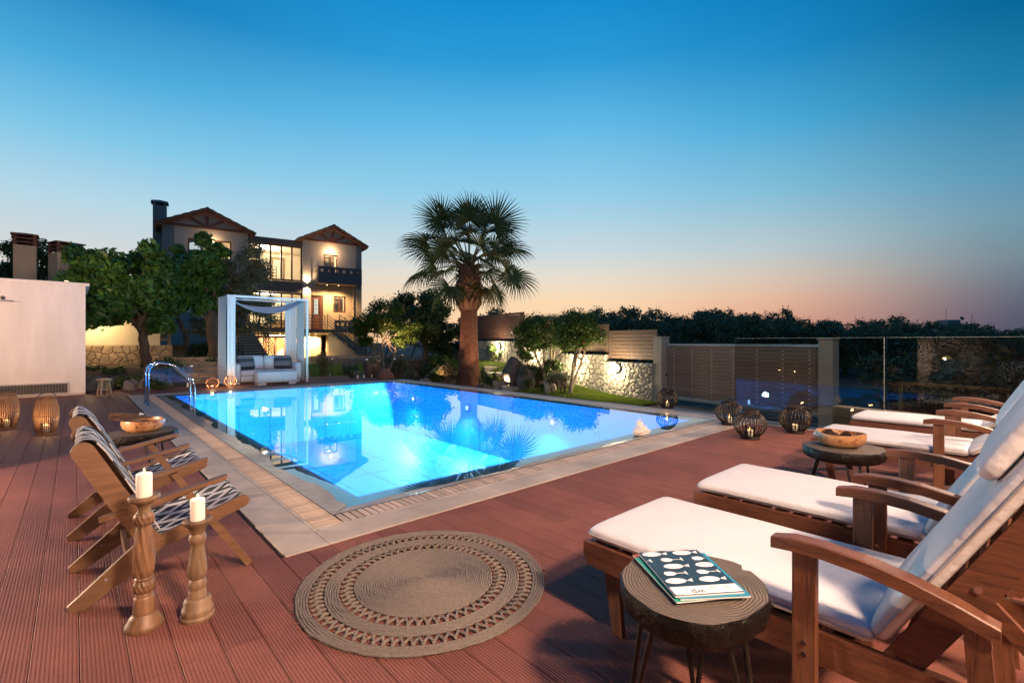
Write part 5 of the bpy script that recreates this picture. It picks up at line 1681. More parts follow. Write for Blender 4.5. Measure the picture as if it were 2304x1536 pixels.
# side and back walls
hb('wall', m['bluegrey'], -.25, 0, .251, DEP, -.1, EAVE + .1)
hb('wall', m['mauve'], A0, A0 + .25, .251, DEP, -.1, EAVE + .1)
hb('wall', m['mauve'], A0 + .251, -.251, DEP - .25, DEP, -.1, EAVE + .1)
hb('pilaster', m['bluegrey'], -.36, .04, -.05, -.001, F2 - .12, EAVE + .05); hb('pilaster', m['beige'], -.36, .04, -.05, -.001, -.1, F2 - .121)
hb('pilaster', m['bluegrey'], A0 - .04, A0 + .55, -.05, -.001, F1, EAVE + .05)
hb('pilaster', m['mauve'], C1, C1 + .50, -.06, -.001, -.1, EAVE + .02)
hb('string_course', m['mauve'], C1 + .501, .05, -.075, -.052, F2 - .14, F2 - .06)
# left block front
wall_with_holes('wall', m['mauve'], A0, A1, 2.2, EAVE + .1, [(A0 + 1.2, A1 - .9, 5.9, 7.4)])
window(A0 + 1.2, A1 - .9, 5.9, 7.4)
hb('garage_band', m['bluegrey'], A0 - 2.6, A1 - .3, -1.3, -.08, 1.05, 2.9)
hb('garage_pier', m['beige'], A0 - .6, A0 + .0, -1.2, -.2, -.1, 1.049); hb('garage_pier', m['beige'], A1 - 1.0, A1 - .35, -1.2, -.2, -.1, 1.049)
hb('wall', m['beige'], A0 + .251, A1, .3, .5, -.1, 2.19)
# centre bay
hb('parapet', m['taupe'], A1 + .001, C1 - .001, -.02, .3, hz(620, 549), 7.92)
hb('spandrel', m['taupe'], A1 + .001, C1 - .001, -.02, .3, hz(640, 657), hz(640, 632))
zA0, zA1 = hz(640, 631), hz(640, 553)
zB0, zB1 = F1, hz(640, 658)
window(A1 + .02, C1 - .02, zA0, zA1 + .05, .05, 4, .10)
window(A1 + .02, C1 - .02, zB0, zB1, .05, 4, .10)
# rooms behind the bay: one box per floor, furnished simply
def room(x0, x1, z0, z1, dep, wallm, floorm, lights):
    hb('floor_slab', floorm, x0, x1, .31, dep, z0 - .10, z0 - .001)
    hb('ceiling', m['room'], x0, x1, .31, dep, z1 + .001, z1 + .10)
    hb('room_wall', wallm, x0, x1, dep, dep + .1, z0, z1)
    for a in (x0, x1 - .1): hb('room_wall', wallm, a, a + .1, .31, dep - .001, z0, z1)
    for (lx, ly, lz, pw) in lights:
        point('room_light', (lx, ly, lz), pw, (1, .84, .60), .12, house)
room(A1 - 2.4, C1 + 1.3, zA0, zA1 + .06, 4.0, m['room'], m['roomfloor'], [(A1 + 1.2, 1.8, zA1 - .4, 480)])
room(A1 - 2.4, C1 + .45, zB0, zB1 + .02, 4.0, m['room'], m['roomfloor'], [(A1 + 1.2, 1.8, zB1 - .4, 400)])
hb('interior_door', m['curtain'], A1 + 2.0, A1 + 2.6, 3.85, 3.99, zA0, zA0 + 1.9); hb('interior_door', m['furn'], A1 + 1.9, A1 + 2.75, 3.93, 3.995, zA0, zA0 + 2.1)
hb('sofa_inside', m['furn'], A1 + 1.5, A1 + 2.8, 2.2, 3.0, zB0, zB0 + .7)
# right block rooms
room(C1 + 1.35, -.3, F2, 7.75, 3.0, m['curtain'], m['roomfloor'], [(-1.9, 1.2, 7.2, 300)])
room(C1 + .5, -.3, F1, 4.75, 3.0, m['curtain'], m['roomfloor'], [(-1.6, 1.2, 4.3, 300)])
window(*uw, .08, 1, .09); window(*lw, .08, 1, .09)
for x0, x1, z0, z1, w_ in ((uw[0] + .12, uw[1] - .12, uw[2], uw[3] - .1, 'u'), (lw[0] + .1, lw[1] - .1, lw[2], lw[3] - .1, 'l')):
    b = MB(); b.grid(lambda u, v: (x0 + (x1 - x0) * u, .33 + .02 * math.sin(u * 40), z0 + (z1 - z0) * v), 40, 1); b.build('net_curtain', m['curtain'], house, 180)
# door
d_ = hb('door', m['door'], dr[0] + .10, dr[1] - .18, .10, .16, dr[2] + .02, dr[3] - .10)
for k in range(5): hb('door_panel', m['door'], dr[0] + .2, dr[1] - .28, .085, .0995, dr[2] + .12 + k * .17, dr[2] + .27 + k * .17, d_)
b = MB(); b.box(dr[0] + .20, dr[1] - .30, .08, .099, dr[2] + 1.05, dr[3] - .25); b.build('door_light', glow('lit door glass', (.95, .9, .72), .9), d_)
gl_ = MB()
for k in range(6): gl_.box(dr[0] + .20 + k * .085, dr[0] + .212 + k * .085, .06, .079, dr[2] + 1.05, dr[3] - .25)
for k in range(4): gl_.box(dr[0] + .20, dr[1] - .30, .058, .0595, dr[2] + 1.15 + k * .25, dr[2] + 1.162 + k * .25)
gl_.build('door_grille', m['iron'], d_)
hb('door_frame', m['frame'], dr[0], dr[0] + .099, .05, .2, dr[2], dr[3]); hb('door_frame', m['frame'], dr[1] - .179, dr[1], .05, .2, dr[2], dr[3]); hb('door_frame', m['frame'], dr[0] + .1, dr[1] - .18, .05, .2, dr[3] - .099, dr[3])
hb('handle', m['alu'], dr[0] + .14, dr[0] + .17, .04, .0995, dr[2] + .95, dr[2] + 1.1, d_)
# balcony with square cut-outs
bx0, bx1 = hx(709) , hx(803); bz0, bz1 = hz(760, 643), hz(760, 607)
fy = -1.15
bx0 = hx(722) - .42
def cut_panel(nm, x0, x1, y0, y1, z0, z1, n_, along='x'):
    b = MB(); q0, q1 = z1 - .36, z1 - .16
    L_ = (x1 - x0) if along == 'x' else (y1 - y0)
    s0 = x0 if along == 'x' else y0
    def seg(a, c_, za, zc):
        if along == 'x': b.box(a, c_, y0, y1, za, zc)
        else: b.box(x0, x1, a, c_, za, zc)
    seg(s0, s0 + L_, z0, q0); seg(s0, s0 + L_, q1, z1)
    p_ = L_ / n_
    hw = .10
    for k in range(n_ + 1):
        a = s0 + max(0, (k - .5) * p_ + hw) ; c_ = s0 + min(L_, (k + .5) * p_ - hw)
        seg(a, c_, q0, q1)
    return b.build(nm, m['balcony'], house)
cut_panel('balcony_front', bx0, bx1, fy, fy + .12, bz0, bz1, 6)
cut_panel('balcony_side', bx0, bx0 + .12, fy + .121, -.001, bz0, bz1, 3, 'y'); cut_panel('balcony_side', bx1 - .12, bx1, fy + .121, -.001, bz0, bz1, 3, 'y')
hb('balcony_slab', m['mauve'], bx0 + .121, bx1 - .121, fy + .121, -.001, bz0 + .01, bz0 + .16)
cut_panel('terrace_parapet', hx(742), hx(800), -1.3, -1.18, F1 - .1, F1 + .62, 5)
# first-floor landing slab
hb('landing', m['taupe'], A1 - 1.2, hx(745), -1.45, -.081, F1 - .22, F1 - .01)
hb('landing', m['greystep'], hx(721), .3, -1.75, -1.451, F1 - .20, F1 - .02)
hb('beam', m['beige'], A1 - .2, C1 + .3, -.02, .25, hz(640, 754), F1 - .221)
# ground floor doors and lit room
gx0, gx1 = A1 + .45, C1 + .05
window(gx0, gx1, .02, hz(640, 755), .05, 4, .14)
room(gx0 - .6, gx1 + .3, .0, hz(640, 754), 4.2, m['roomorange'], m['roomfloor'], [(gx0 + 1.4, 1.6, 1.5, 800)])
stt = MB()
for k in range(8): stt.box(gx0 + 1.0 + k * .22, gx0 + 1.24 + k * .22, 2.8, 3.6, 0, .14 + k * .14)
stt.build('inner_stair', m['room'], house)
hb('bookcase', m['furn'], gx0 + .2, gx0 + .8, 3.3, 3.7, 0.001, 1.4)
# downlights
def downlight(x, y, z, pw, rz=0):
    b = MB(); b.lathe([(.045, 0), (.055, .02), (.05, .06), (.045, .07)], 12); o = b.build('downlight', m['alu'], house, 50, (x, y, z - .07))
    b = MB(); b.lathe([(0, -.004), (.042, -.002), (.0, .0)], 12); b.build('lens', m['spotglow'], o)
    b = MB(); b.lathe([(0, -.022), (.02, -.012), (.02, -.008), (0, -.003)], 10); b.build('bulb', m['spotglow'], o)
    point('downlight_beam', (x, y, z - .11), pw, (1, .66, .30), .05, house, 2.5, (0, 0, 0), .8)
for px in (604, 627, 639, 653): downlight(hx(px), -.55, F1 - .222, 560)
for px in (694, 708): downlight(hx(px), -.35, F1 - .222, 560)
for px in (742, 767): downlight(hx(px) - .35, -.75, bz0 + .005, 500)
# lamp over the upper window, corner up-down lamp, left gable lamp
def facade_lamp(x, z, pw, up=True, down=True):
    b = MB(); b.lathe([(.06, -.08), (.06, .08)], 14, (0, 0)); o = b.build('facade_lamp', m['alu'], house, None, (x, -.14, z))
    b = MB(); b.lathe([(0, .081), (.055, .081), (.055, .085), (0, .085)], 12); b.build('lens', m['spotglow'], o)
    if up: point('facade_light', (x, -.16, z + .14), pw, (1, .68, .34), .04, house, 2.4, (PI, 0, 0), .9)
    if down: point('facade_light', (x, -.16, z - .14), pw, (1, .68, .34), .04, house, 2.4, (0, 0, 0), .9)
facade_lamp(hx(690), hz(690, 641), 300)
bb = hx(743)
b = MB(); b.lathe([(0, -.06), (.07, -.04), (.07, .03), (.03, .06)], 14); b.build('facade_lamp', m['spotglow'], house, 50, (bb, -.16, uw[3] + .12))
point('facade_light', (bb, -.30, uw[3] + .12), 80, (1, .66, .32), .06, house)
b = MB(); b.lathe([(0, -.06), (.07, -.04), (.07, .03), (.03, .06)], 14); b.build('facade_lamp', m['spotglow'], house, 50, (hx(478), -.16, hz(478, 545)))
point('facade_light', (hx(478), -.30, hz(478, 545)), 35, (1, .66, .32), .06, house)
point('facade_light', (A0 - .4, -.8, .7), 160, (1, .60, .28), .08, house)
b = MB(); b.lathe([(0, -.04), (.06, 0), (0, .06)], 10); b.build('porch_globe', m['lampglow'], house, 180, (A0 - .4, -.8, .70))
# chimney flue and small roof vent
fx = hx(357)
b = MB(); b.box(-.34, .34, -.34, .34, 4.0, 9.45); ch_ = b.build('chimney', m['bluegrey'], house, None, (fx, 2.0, 0))
b = MB(); b.lathe([(.62, 9.62), (.55, 9.72), (.0, 9.86)], 4); o = b.build('chimney_cap', m['bluegrey'], ch_); o.rotation_euler = (0, 0, PI / 4)
for sx in (-1, 1):
    for sy in (-1, 1):
        b = MB(); b.box(sx * .27 - .06, sx * .27 + .06, sy * .27 - .06, sy * .27 + .06, 9.451, 9.62); b.build('chimney_pier', m['bluegrey'], ch_)
hb('roof_vent', m['bluegrey'], hx(778) - .3, hx(778) + .3, 3.0, 3.6, 8.75, 9.15)
b = MB(); b.tube([(-.55, -.06, -.0), (-.55, -.06, F2 - .2)], .045, 8); b.build('downpipe', m['beige'], house)
# stairs: treads are parts
def stair(x_top0, x_top1, x_bot0, x_bot1, y_top, y_bot, ztop, n_):
    s_ = MB()
    for k in range(n_):
        f0 = k / n_; f1 = (k + 1) / n_
        xa = x_top0 + (x_bot0 - x_top0) * f0; xb = x_top1 + (x_bot1 - x_top1) * f0
        xa2 = x_top0 + (x_bot0 - x_top0) * f1; xb2 = x_top1 + (x_bot1 - x_top1) * f1
        y0 = y_top + (y_bot - y_top) * f0; y1 = y_top + (y_bot - y_top) * f1
        z = ztop - (k + 1) * ztop / (n_ + 1)
        b = MB(); b.add([(xa, y0, z - .05), (xb, y0, z - .05), (xb2, y1 - .03, z - .05), (xa2, y1 - .03, z - .05), (xa, y0, z), (xb, y0, z), (xb2, y1 - .03, z), (xa2, y1 - .03, z)],
                         [(3, 2, 1, 0), (4, 5, 6, 7), (0, 1, 5, 4), (1, 2, 6, 5), (2, 3, 7, 6), (3, 0, 4, 7)]); b.build('stair_tread', m['greystep'], house)
        b = MB(); i_ = .06
        b.add([(xa + i_, y0, -.1), (xb - i_, y0, -.1), (xb2 - i_, y1, -.1), (xa2 + i_, y1, -.1), (xa + i_, y0, z - .051), (xb - i_, y0, z - .051), (xb2 - i_, y1, z - .051), (xa2 + i_, y1, z - .051)],
              [(3, 2, 1, 0), (4, 5, 6, 7), (0, 1, 5, 4), (1, 2, 6, 5), (2, 3, 7, 6), (3, 0, 4, 7)]); b.build('stair_riser', m['beige'], house)
    for (xa, xb) in ((x_top0, x_bot0), (x_top1, x_bot1)):
        r_ = MB()
        p = Vector((xa, y_top, ztop)); q = Vector((xb, y_bot, .05))
        for hh in (.35, .55, .75, .95): r_.tube([p + Vector((0, 0, hh)), q + Vector((0, 0, hh))], .022, 5)
        for k in range(5):
            c_ = p.lerp(q, k / 4); r_.tube([c_, c_ + Vector((0, 0, .97))], .026, 5)
        r_.build('stair_railing', m['dark'], house)
stair(hx(722), hx(748), hx(768), hx(800), -1.75, -5.4, F1, 13)
stair(A1 - 1.3, A1 + .15, A1 - .75, A1 + .75, -1.46, -5.2, F1, 13)
rl = MB()
for hh in (.3, .5, .7, .9): rl.tube([(A1 + .3, -1.4, F1 + hh), (hx(720), -1.4, F1 + hh)], .02, 5)
for k in range(6):
    x = A1 + .3 + (hx(720) - A1 - .3) * k / 5; rl.tube([(x, -1.4, F1), (x, -1.4, F1 + .92)], .024, 5)
rl.build('landing_railing', m['dark'], house)
rl = MB()
for hh in (.25, .45, .65, .85): rl.tube([(A1 + .1, -.06, zA0 + hh), (C1 - 1.6, -.06, zA0 + hh)], .02, 5)
for k in range(5): x = A1 + .1 + (C1 - 1.7 - A1) * k / 4; rl.tube([(x, -.06, zA0 - .05), (x, -.06, zA0 + .87)], .022, 5)
rl.build('window_railing', m['dark'], house)
# ------------------------------------------------------------------ vegetation
def leaf_mesh(name, mat, clumps, per, size, seed, shape='leaf', up=.3, jitter=.35, hollow=.55, aspect=.45):
    """clumps: (x,y,z,r[,rz]) ; many small folded leaves spread through the clumps"""
    rs = np.random.RandomState(seed)
    C = np.array([c[:3] for c in clumps]); Rr = np.array([c[3] for c in clumps])
    w = Rr ** 2.2; cnt = np.maximum(4, (per * len(clumps) * w / w.sum())).astype(int)
    idx = np.repeat(np.arange(len(clumps)), cnt); N = len(idx)
    d = rs.normal(size=(N, 3)); d /= np.linalg.norm(d, axis=1)[:, None]
    rad = (hollow + (1 - hollow) * rs.rand(N)) * (1 + .18 * rs.normal(size=N))
    P = C[idx] + d * (Rr[idx] * rad)[:, None] * np.array([1, 1, .85])
    # leaf axes
    nrm = d + np.array([0, 0, up]) + rs.normal(size=(N, 3)) * jitter * 1.6
    nrm /= np.linalg.norm(nrm, axis=1)[:, None]
    ax = rs.normal(size=(N, 3)) + np.array([0, 0, -.35]); ax -= (ax * nrm).sum(1)[:, None] * nrm
    ax /= np.linalg.norm(ax, axis=1)[:, None] + 1e-9
    sd = np.cross(nrm, ax)
    L = size * (.4 + 1.1 * rs.rand(N) ** 1.3); Wd = L * aspect
    if shape == 'heart':
        prof = [(0, .0, 0), (.18, .42, .04), (.5, .46, .06), (1.0, 0, -.10), (.5, -.46, .06), (.18, -.42, .04)]
    elif shape == 'leaf':
        prof = [(0, 0, 0), (.45, .5, .05), (1.0, 0, -.05), (.45, -.5, .05)]
    else:
        prof = [(0, .5, 0), (1, .12, -.08), (1, -.12, -.08), (0, -.5, 0)]
    k = len(prof); V = np.zeros((N, k, 3))
    for i, (a, b_, c_) in enumerate(prof):
        V[:, i] = P + ax * (L * a)[:, None] + sd * (Wd * b_ * 2 * .5 * 2 * .5)[:, None] * 2 + nrm * (L * c_)[:, None]
    return fastmesh(name, V.reshape(-1, 3), np.arange(N * k).reshape(N, k), mat)
def clumps_in(cx, cy, cz, rx, ry, rz, n, r0, r1, seed, bottom=-1.0):
    rs = random.Random(seed); out = []
    while len(out) < n:
        a = Vector((rs.gauss(0, 1), rs.gauss(0, 1), rs.gauss(0, 1))).normalized() * (rs.random() ** .45)
        if a.z < bottom: continue
        out.append((cx + a.x * rx, cy + a.y * ry, cz + a.z * rz, rs.uniform(r0, r1)))
    return out
def limb(b, p, q, r0, r1, rs, n=6, wob=.06):
    p = Vector(p); q = Vector(q); L_ = (q - p).length; pts = []; rr = []
    for i in range(n + 1):
        k = i / n; v = p.lerp(q, k)
        if 0 < i < n: v += Vector((rs.uniform(-1, 1), rs.uniform(-1, 1), rs.uniform(-.5, .5))) * L_ * wob
        pts.append(v); rr.append(r0 + (r1 - r0) * k)
    b.tube(pts, rr, 8); return pts
def tree(name, label, base, top, r0, r1, cl, leafm, per, size, seed, shape='leaf', aspect=.45, bark='bark', branches=7, cat='tree', group=None, stems=None, hollow=.5, extra=None):
    rs = random.Random(seed)
    t = thing(name, label, cat, base, 0, group)
    bx, by, bz = base
    loc = [(c[0] - bx, c[1] - by, c[2] - bz, c[3]) for c in cl]
    b = MB()
    tops = []
    for (sb, stp, a0, a1) in (stems or [((0, 0, -.05), tuple(Vector(top) - Vector(base)), r0, r1)]):
        pts = limb(b, sb, stp, a0, a1, rs, 7, .03); tops.append((pts, a1))
    b.build('trunk', m[bark], t, 180)
    lb = MB()
    for i in range(branches):
        pts, rr_ = tops[i % len(tops)]
        c_ = loc[rs.randrange(len(loc))]
        limb(lb, pts[-1 - rs.randrange(2)], c_[:3], rr_ * .7, .012, rs, 5, .08)
    lb.build('branches', m[bark], t, 180)
    link('crown', leaf_mesh('crown', leafm, loc, per, size, seed, shape, aspect=aspect, hollow=hollow), t)
    if extra: extra(t, loc, rs)
    return t
def PX(px, py, d): return at(px, py, d)
def CL(px, py, d, wpx, hpx, dep, n, r0, r1, seed, bottom=-1.0):
    """crown clumps: centre pixel, half sizes in pixels at distance d; oriented with the view axes"""
    c_ = Vector(at(px, py, d)); s_ = d / 1073.0; rs = random.Random(seed); out = []
    while len(out) < n:
        a = Vector((rs.gauss(0, 1), rs.gauss(0, 1), rs.gauss(0, 1))).normalized() * (rs.random() ** .45)
        if a.z < bottom: continue
        xy = RT * (a.x * wpx * s_) + FW * (a.y * dep)
        out.append((c_.x + xy.x, c_.y + xy.y, c_.z + a.z * hpx * s_, rs.uniform(r0, r1)))
    return out

# mulberries
d_ = 14.6
b0 = at(334, 826, d_)
cl = CL(283, 650, d_, 102, 100, 1.15, 64, .24, .44, 3) + CL(350, 565, d_, 30, 40, .3, 5, .2, .3, 4) + CL(215, 590, d_, 45, 40, .5, 6, .2, .35, 5) + CL(240, 715, d_, 45, 22, .5, 7, .2, .3, 6) + CL(345, 735, d_, 40, 20, .4, 6, .16, .26, 8)
tree('mulberry_tree', 'mulberry tree with big heart shaped leaves beside the white wall', (b0[0], b0[1], b0[2] - .06), at(316, 735, d_), .15, .11, cl, m['mulberry'], 420, .088, 31, 'heart', 1.0, branches=16, hollow=.35)
d_ = 17.2
b0 = at(484, 802, d_)
cl = CL(445, 630, d_, 62, 78, 1.0, 34, .25, .45, 13) + CL(395, 600, d_, 30, 50, .6, 8, .2, .35, 14) + CL(470, 560, d_, 45, 30, .5, 7, .2, .3, 15) + CL(460, 672, d_, 62, 34, .8, 20, .2, .36, 16)
tree('mulberry_tree', 'second mulberry tree with heart shaped leaves in front of the left gable', (b0[0], b0[1], -.05), at(474, 700, d_), .24, .19, cl, m['mulberry'], 480, .088, 33, 'heart', 1.0, branches=10, hollow=.35)
d_ = 18.6
b0 = at(505, 800, d_)
cl = CL(556, 625, d_, 58, 78, 1.1, 46, .24, .44, 23) + CL(590, 700, d_, 42, 40, .8, 16, .2, .36, 24) + CL(560, 735, d_, 60, 22, .7, 12, .18, .3, 25) + CL(455, 740, d_, 55, 25, .6, 14, .18, .3, 27) + CL(520, 690, d_, 50, 45, .8, 22, .2, .38, 28)
tree('olive_tree', 'grey green olive tree between mulberry and house', (b0[0], b0[1], -.05), at(520, 730, d_), .16, .12, cl, m['olive'], 420, .062, 35, 'leaf', .32, branches=16, hollow=.3)
t = thing('leaning_trunk', 'slim leaning bare tree trunk behind the hedge ball', 'tree', at(434, 790, 20.0))
b = MB(); limb(b, (0, 0, -.4), Vector(at(392, 680, 20.0)) - Vector(at(434, 790, 20.0)), .12, .09, R, 7, .02); b.build('trunk', m['bark'], t, 180)
# bushes behind the steps
def bush(name, label, px, py, d, wpx, hpx, dep, leafm, per, size, seed, n=14, aspect=.5, r=(.16, .3), group=None, cat='shrub', shape='leaf', zb=None):
    c_ = at(px, py, d); base = (c_[0], c_[1], (c_[2] - hpx / 1073 * d) if zb is None else zb)
    cl = CL(px, py, d, wpx, hpx, dep, n, r[0], r[1], seed)
    t = thing(name, label, cat, base, 0, group); rs = random.Random(seed)
    loc = [(q[0] - base[0], q[1] - base[1], q[2] - base[2], q[3]) for q in cl]
    b = MB()
    for q in loc[:6]: limb(b, (rs.uniform(-.05, .05), rs.uniform(-.05, .05), -.1), q[:3], .015, .006, rs, 4, .06)
    b.build('stems', m['bark'], t)
    link('foliage', leaf_mesh('foliage', leafm, loc, per, size, seed, shape, aspect=aspect, hollow=.35), t)
    return t
bush('hedge_ball', 'clipped round hedge behind the stone steps', 455, 785, 19.2, 28, 22, .45, m['hedge'], 260, .07, 51, 16, r=(.18, .28))
bush('shrub', 'dark low shrub on top of the steps beside the drape', 482, 830, 16.5, 18, 22, .3, m['hedge'], 200, .06, 52)
bush('shrub', 'dark creeping shrub below the tan stone wall', 235, 838, 13.6, 42, 14, .4, m['hedge'], 260, .06, 53, 14, r=(.12, .22))
bush('shrub', 'twiggy dark shrub behind the left glass panel', 372, 830, 14.3, 34, 26, .4, m['hedge'], 150, .06, 54, 14, r=(.12, .25))
bush('shrub', 'small shrub among rocks behind the stool', 290, 858, 12.6, 22, 12, .3, m['plantgreen'], 120, .05, 55, 8, r=(.08, .15))
bush('shrub', 'low dark bush behind the ladder rails', 350, 862, 12.4, 30, 10, .3, m['hedge'], 120, .05, 56, 8, r=(.08, .16))
# left far trees behind the chimneys
for i, (px, py, wp, hp, lb) in enumerate(((10, 600, 30, 58, 'dark tree cut by the left picture edge behind the wall'), (95, 580, 16, 50, 'dark tree between the two chimneys'), (60, 625, 45, 20, 'dark low tree behind the left chimney'))):
    d_ = 24 + i; c_ = at(px, py, d_); cl = CL(px, py, d_, wp, hp, .8, 26, .2, .42, 60 + i)
    tree('far_tree', lb, (c_[0], c_[1], -.3), (c_[0], c_[1], c_[2]), .14, .06, cl, m['hedge'], 90, .11, 60 + i, 'leaf', .6, branches=10, group='dark trees behind the white wall')
# pomegranates
def fruits(n, r=.03):
    def f(t, loc, rs):
        for i in range(n):
            q = rs.choice(loc); a = Vector((rs.gauss(0, 1), rs.gauss(0, 1) - .4, rs.gauss(0, .8) - .3)).normalized() * q[3] * 1.05
            b = MB(); b.lathe([(0, -r), (r * .8, -r * .6), (r, 0), (r * .75, r * .7), (r * .2, r), (r * .3, r * 1.35)], 8); b.build('fruit', m['redfruit'], t, 180, (q[0] + a.x, q[1] + a.y, q[2] + a.z))
    return f
d_ = 19.0; b0 = at(868, 800, d_)
st_ = [((-.1, 0, -.1), (-.5, .1, .9), .06, .04), ((.1, .05, -.1), (.4, -.1, .95), .06, .04), ((0, .1, -.1), (.0, .3, 1.0), .05, .035)]
cl = CL(862, 722, d_, 62, 44, 1.0, 34, .26, .46, 71) + CL(905, 745, d_, 42, 28, .8, 14, .2, .36, 72) + CL(815, 750, d_, 30, 28, .6, 10, .2, .34, 73)
tree('pomegranate_tree', 'pomegranate tree with red fruit in front of the house stairs', (b0[0], b0[1], -.05), None, 0, 0, cl, m['pome'], 330, .075, 71, 'leaf', .4, 'palebark', 12, stems=st_, hollow=.3, extra=fruits(14, .035))
d_ = 23.5; b0 = at(960, 800, d_)
cl = CL(955, 725, d_, 58, 62, 1.2, 40, .35, .6, 81) + CL(1000, 760, d_, 28, 40, .8, 12, .3, .45, 82) + CL(905, 690, d_, 30, 30, .7, 10, .3, .4, 83)
tree('evergreen_tree', 'dense dark evergreen tree behind the palm trunk', (b0[0], b0[1], -.05), at(955, 740, d_), .2, .1, cl, m['hedge'], 420, .10, 81, 'leaf', .5, branches=8, hollow=.4)
for i, (px, py, d_, cw, chh, stems_px, lb, sd) in enumerate((
        (1222, 742, 11.9, 70, 42, ((1236, 828), (1228, 822), (1245, 830)), 'bare stemmed pomegranate tree lit by the wall lamps, left one', 91),
        (1300, 738, 11.0, 58, 40, ((1285, 845), (1297, 850), (1290, 842)), 'pomegranate tree in front of the pale stone wall, right one', 92))):
    bx_ = at(stems_px[0][0], stems_px[0][1], d_); zb_g = gz(bx_[0], bx_[1]) - .05
    base = (bx_[0], bx_[1], zb_g); rs = random.Random(sd)
    sts = []
    for k, (sx_, sy_) in enumerate(list(stems_px) + [(stems_px[0][0] + 6, stems_px[0][1])]):
        tp = Vector(at(px + rs.uniform(-30, 30), py + 34, d_ + rs.uniform(-.2, .2))) - Vector(base)
        sts.append(((rs.uniform(-.06, .06), rs.uniform(-.06, .06), 0), tuple(tp), .035, .022))
    cl = CL(px, py, d_, cw, chh * .8, .75, 32, .16, .3, sd) + CL(px - 20, py + 30, d_, cw * .7, 14, .5, 12, .13, .22, sd + 5)
    tree('pomegranate_tree', lb, base, None, 0, 0, cl, m['pome'], 330, .05, sd, 'leaf', .38, 'palebark', 14, stems=sts, hollow=.3, extra=fruits(4, .03), group='pomegranate trees by the stone wall')
# olive grove beyond the boundary
gv = []
for k in range(4):
    rs = random.Random(200 + k)
    cl = clumps_in(0, 0, 2.0, 1.7, 1.7, 1.05, 44, .3, .6, 200 + k) + clumps_in(rs.uniform(-.6, .6), 0, 2.95, .7, .7, .35, 8, .2, .35, 210 + k) + clumps_in(0, 0, 1.1, 1.6, 1.6, .7, 16, .35, .6, 220 + k)
    b = MB(); limb(b, (0, 0, -.1), (rs.uniform(-.2, .2), 0, 1.6), .22, .12, rs, 6, .05)
    gv.append((b.mesh('trunk', m['bark'], 180), leaf_mesh('crown', m['grove'], cl, 170, .11, 230 + k, 'leaf', aspect=.45, hollow=.35)))
def skyline(px):
    pts = [(1060, 706), (1110, 690), (1200, 700), (1300, 684), (1400, 688), (1500, 700), (1580, 690), (1700, 702), (1820, 700), (1900, 724), (2000, 716), (2060, 728), (2200, 722), (2304, 745), (2500, 745)]
    for (a, b_), (c_, d2) in zip(pts[:-1], pts[1:]):
        if a <= px <= c_: return b_ + (d2 - b_) * (px - a) / (c_ - a)
    return 740
words = ['above the left slat fence', 'beyond the right stone wall', 'beyond the gate', 'beyond the glass balustrade']
ctr = {}; ordn = ['', 'first', 'second', 'third', 'fourth', 'fifth', 'sixth', 'seventh', 'eighth', 'ninth', 'tenth', 'eleventh', 'twelfth', 'thirteenth', 'fourteenth', 'fifteenth', 'sixteenth']
px = 1075; i = 0
rs = random.Random(12)
while px < 2420:
    for row in range(2):
        d_ = (24 + rs.uniform(-2, 2)) if row == 0 else (33 + rs.uniform(-3, 4))
        q = px + rs.uniform(-14, 14) + row * 22
        c_ = at(q, 768, d_); topz = H + (768 - skyline(q) + rs.uniform(-20, 9) - (9 if row == 0 else 0)) / 1073 * d_
        s_ = max(.5, (topz + .35) / 3.35)
        w_ = words[0] if q < 1180 else words[1] if q < 1480 else words[2] if q < 1850 else words[3]
        cn = (w_, row); ctr[cn] = ctr.get(cn, 0) + 1
        t = thing('olive_tree', ordn[ctr[cn]] + ' olive tree from the left in the ' + ('front' if row == 0 else 'back') + ' row ' + w_, 'tree', (c_[0], c_[1], -.35), rs.uniform(0, 6.28), 'olive grove ' + w_)
        t.scale = (s_ * rs.uniform(.9, 1.15), s_ * rs.uniform(.9, 1.15), s_)
        tr_, cr_ = gv[(i * 3 + row) % 4]
        link('trunk', tr_, t); link('crown', cr_, t); i += 1
    px += 46
# dry shrubs outside the glass
sv = []
for k in range(3):
    cl = clumps_in(0, 0, .42, .55, .55, .32, 16, .12, .26, 300 + k)
    sv.append(leaf_mesh('foliage', m[('grove', 'shadedstraw', 'hedge')[k]], cl, 90, .075, 300 + k, 'leaf', aspect=.25, hollow=.3))
rs = random.Random(4); i = 0
for k, tt in enumerate(sorted(rs.uniform(2.2, 13) for _ in range(34))):
    pass; off = -rs.uniform(1.8, 6.5)
    p = gp(tt, off); kk = k % 3
    side_ = 'close behind the wire fence' if off > -3.5 else 'farther out beyond the wire fence'
    kindw = ('dark green', 'dry straw coloured', 'blackish')[kk]
    cn = (kindw, side_); ctr[cn] = ctr.get(cn, 0) + 1
    t = thing('shrub', ordn[ctr[cn]] + ' ' + kindw + ' wild shrub counted from the left ' + side_, 'shrub', (p[0], p[1], -.36), rs.uniform(0, 6), kindw + ' wild shrubs ' + side_)
    s_ = rs.uniform(.9, 1.7) * (1.25 if off < -4 else 1); t.scale = (s_, s_, s_ * rs.uniform(.7, 1.1))
    link('foliage', sv[kk], t)
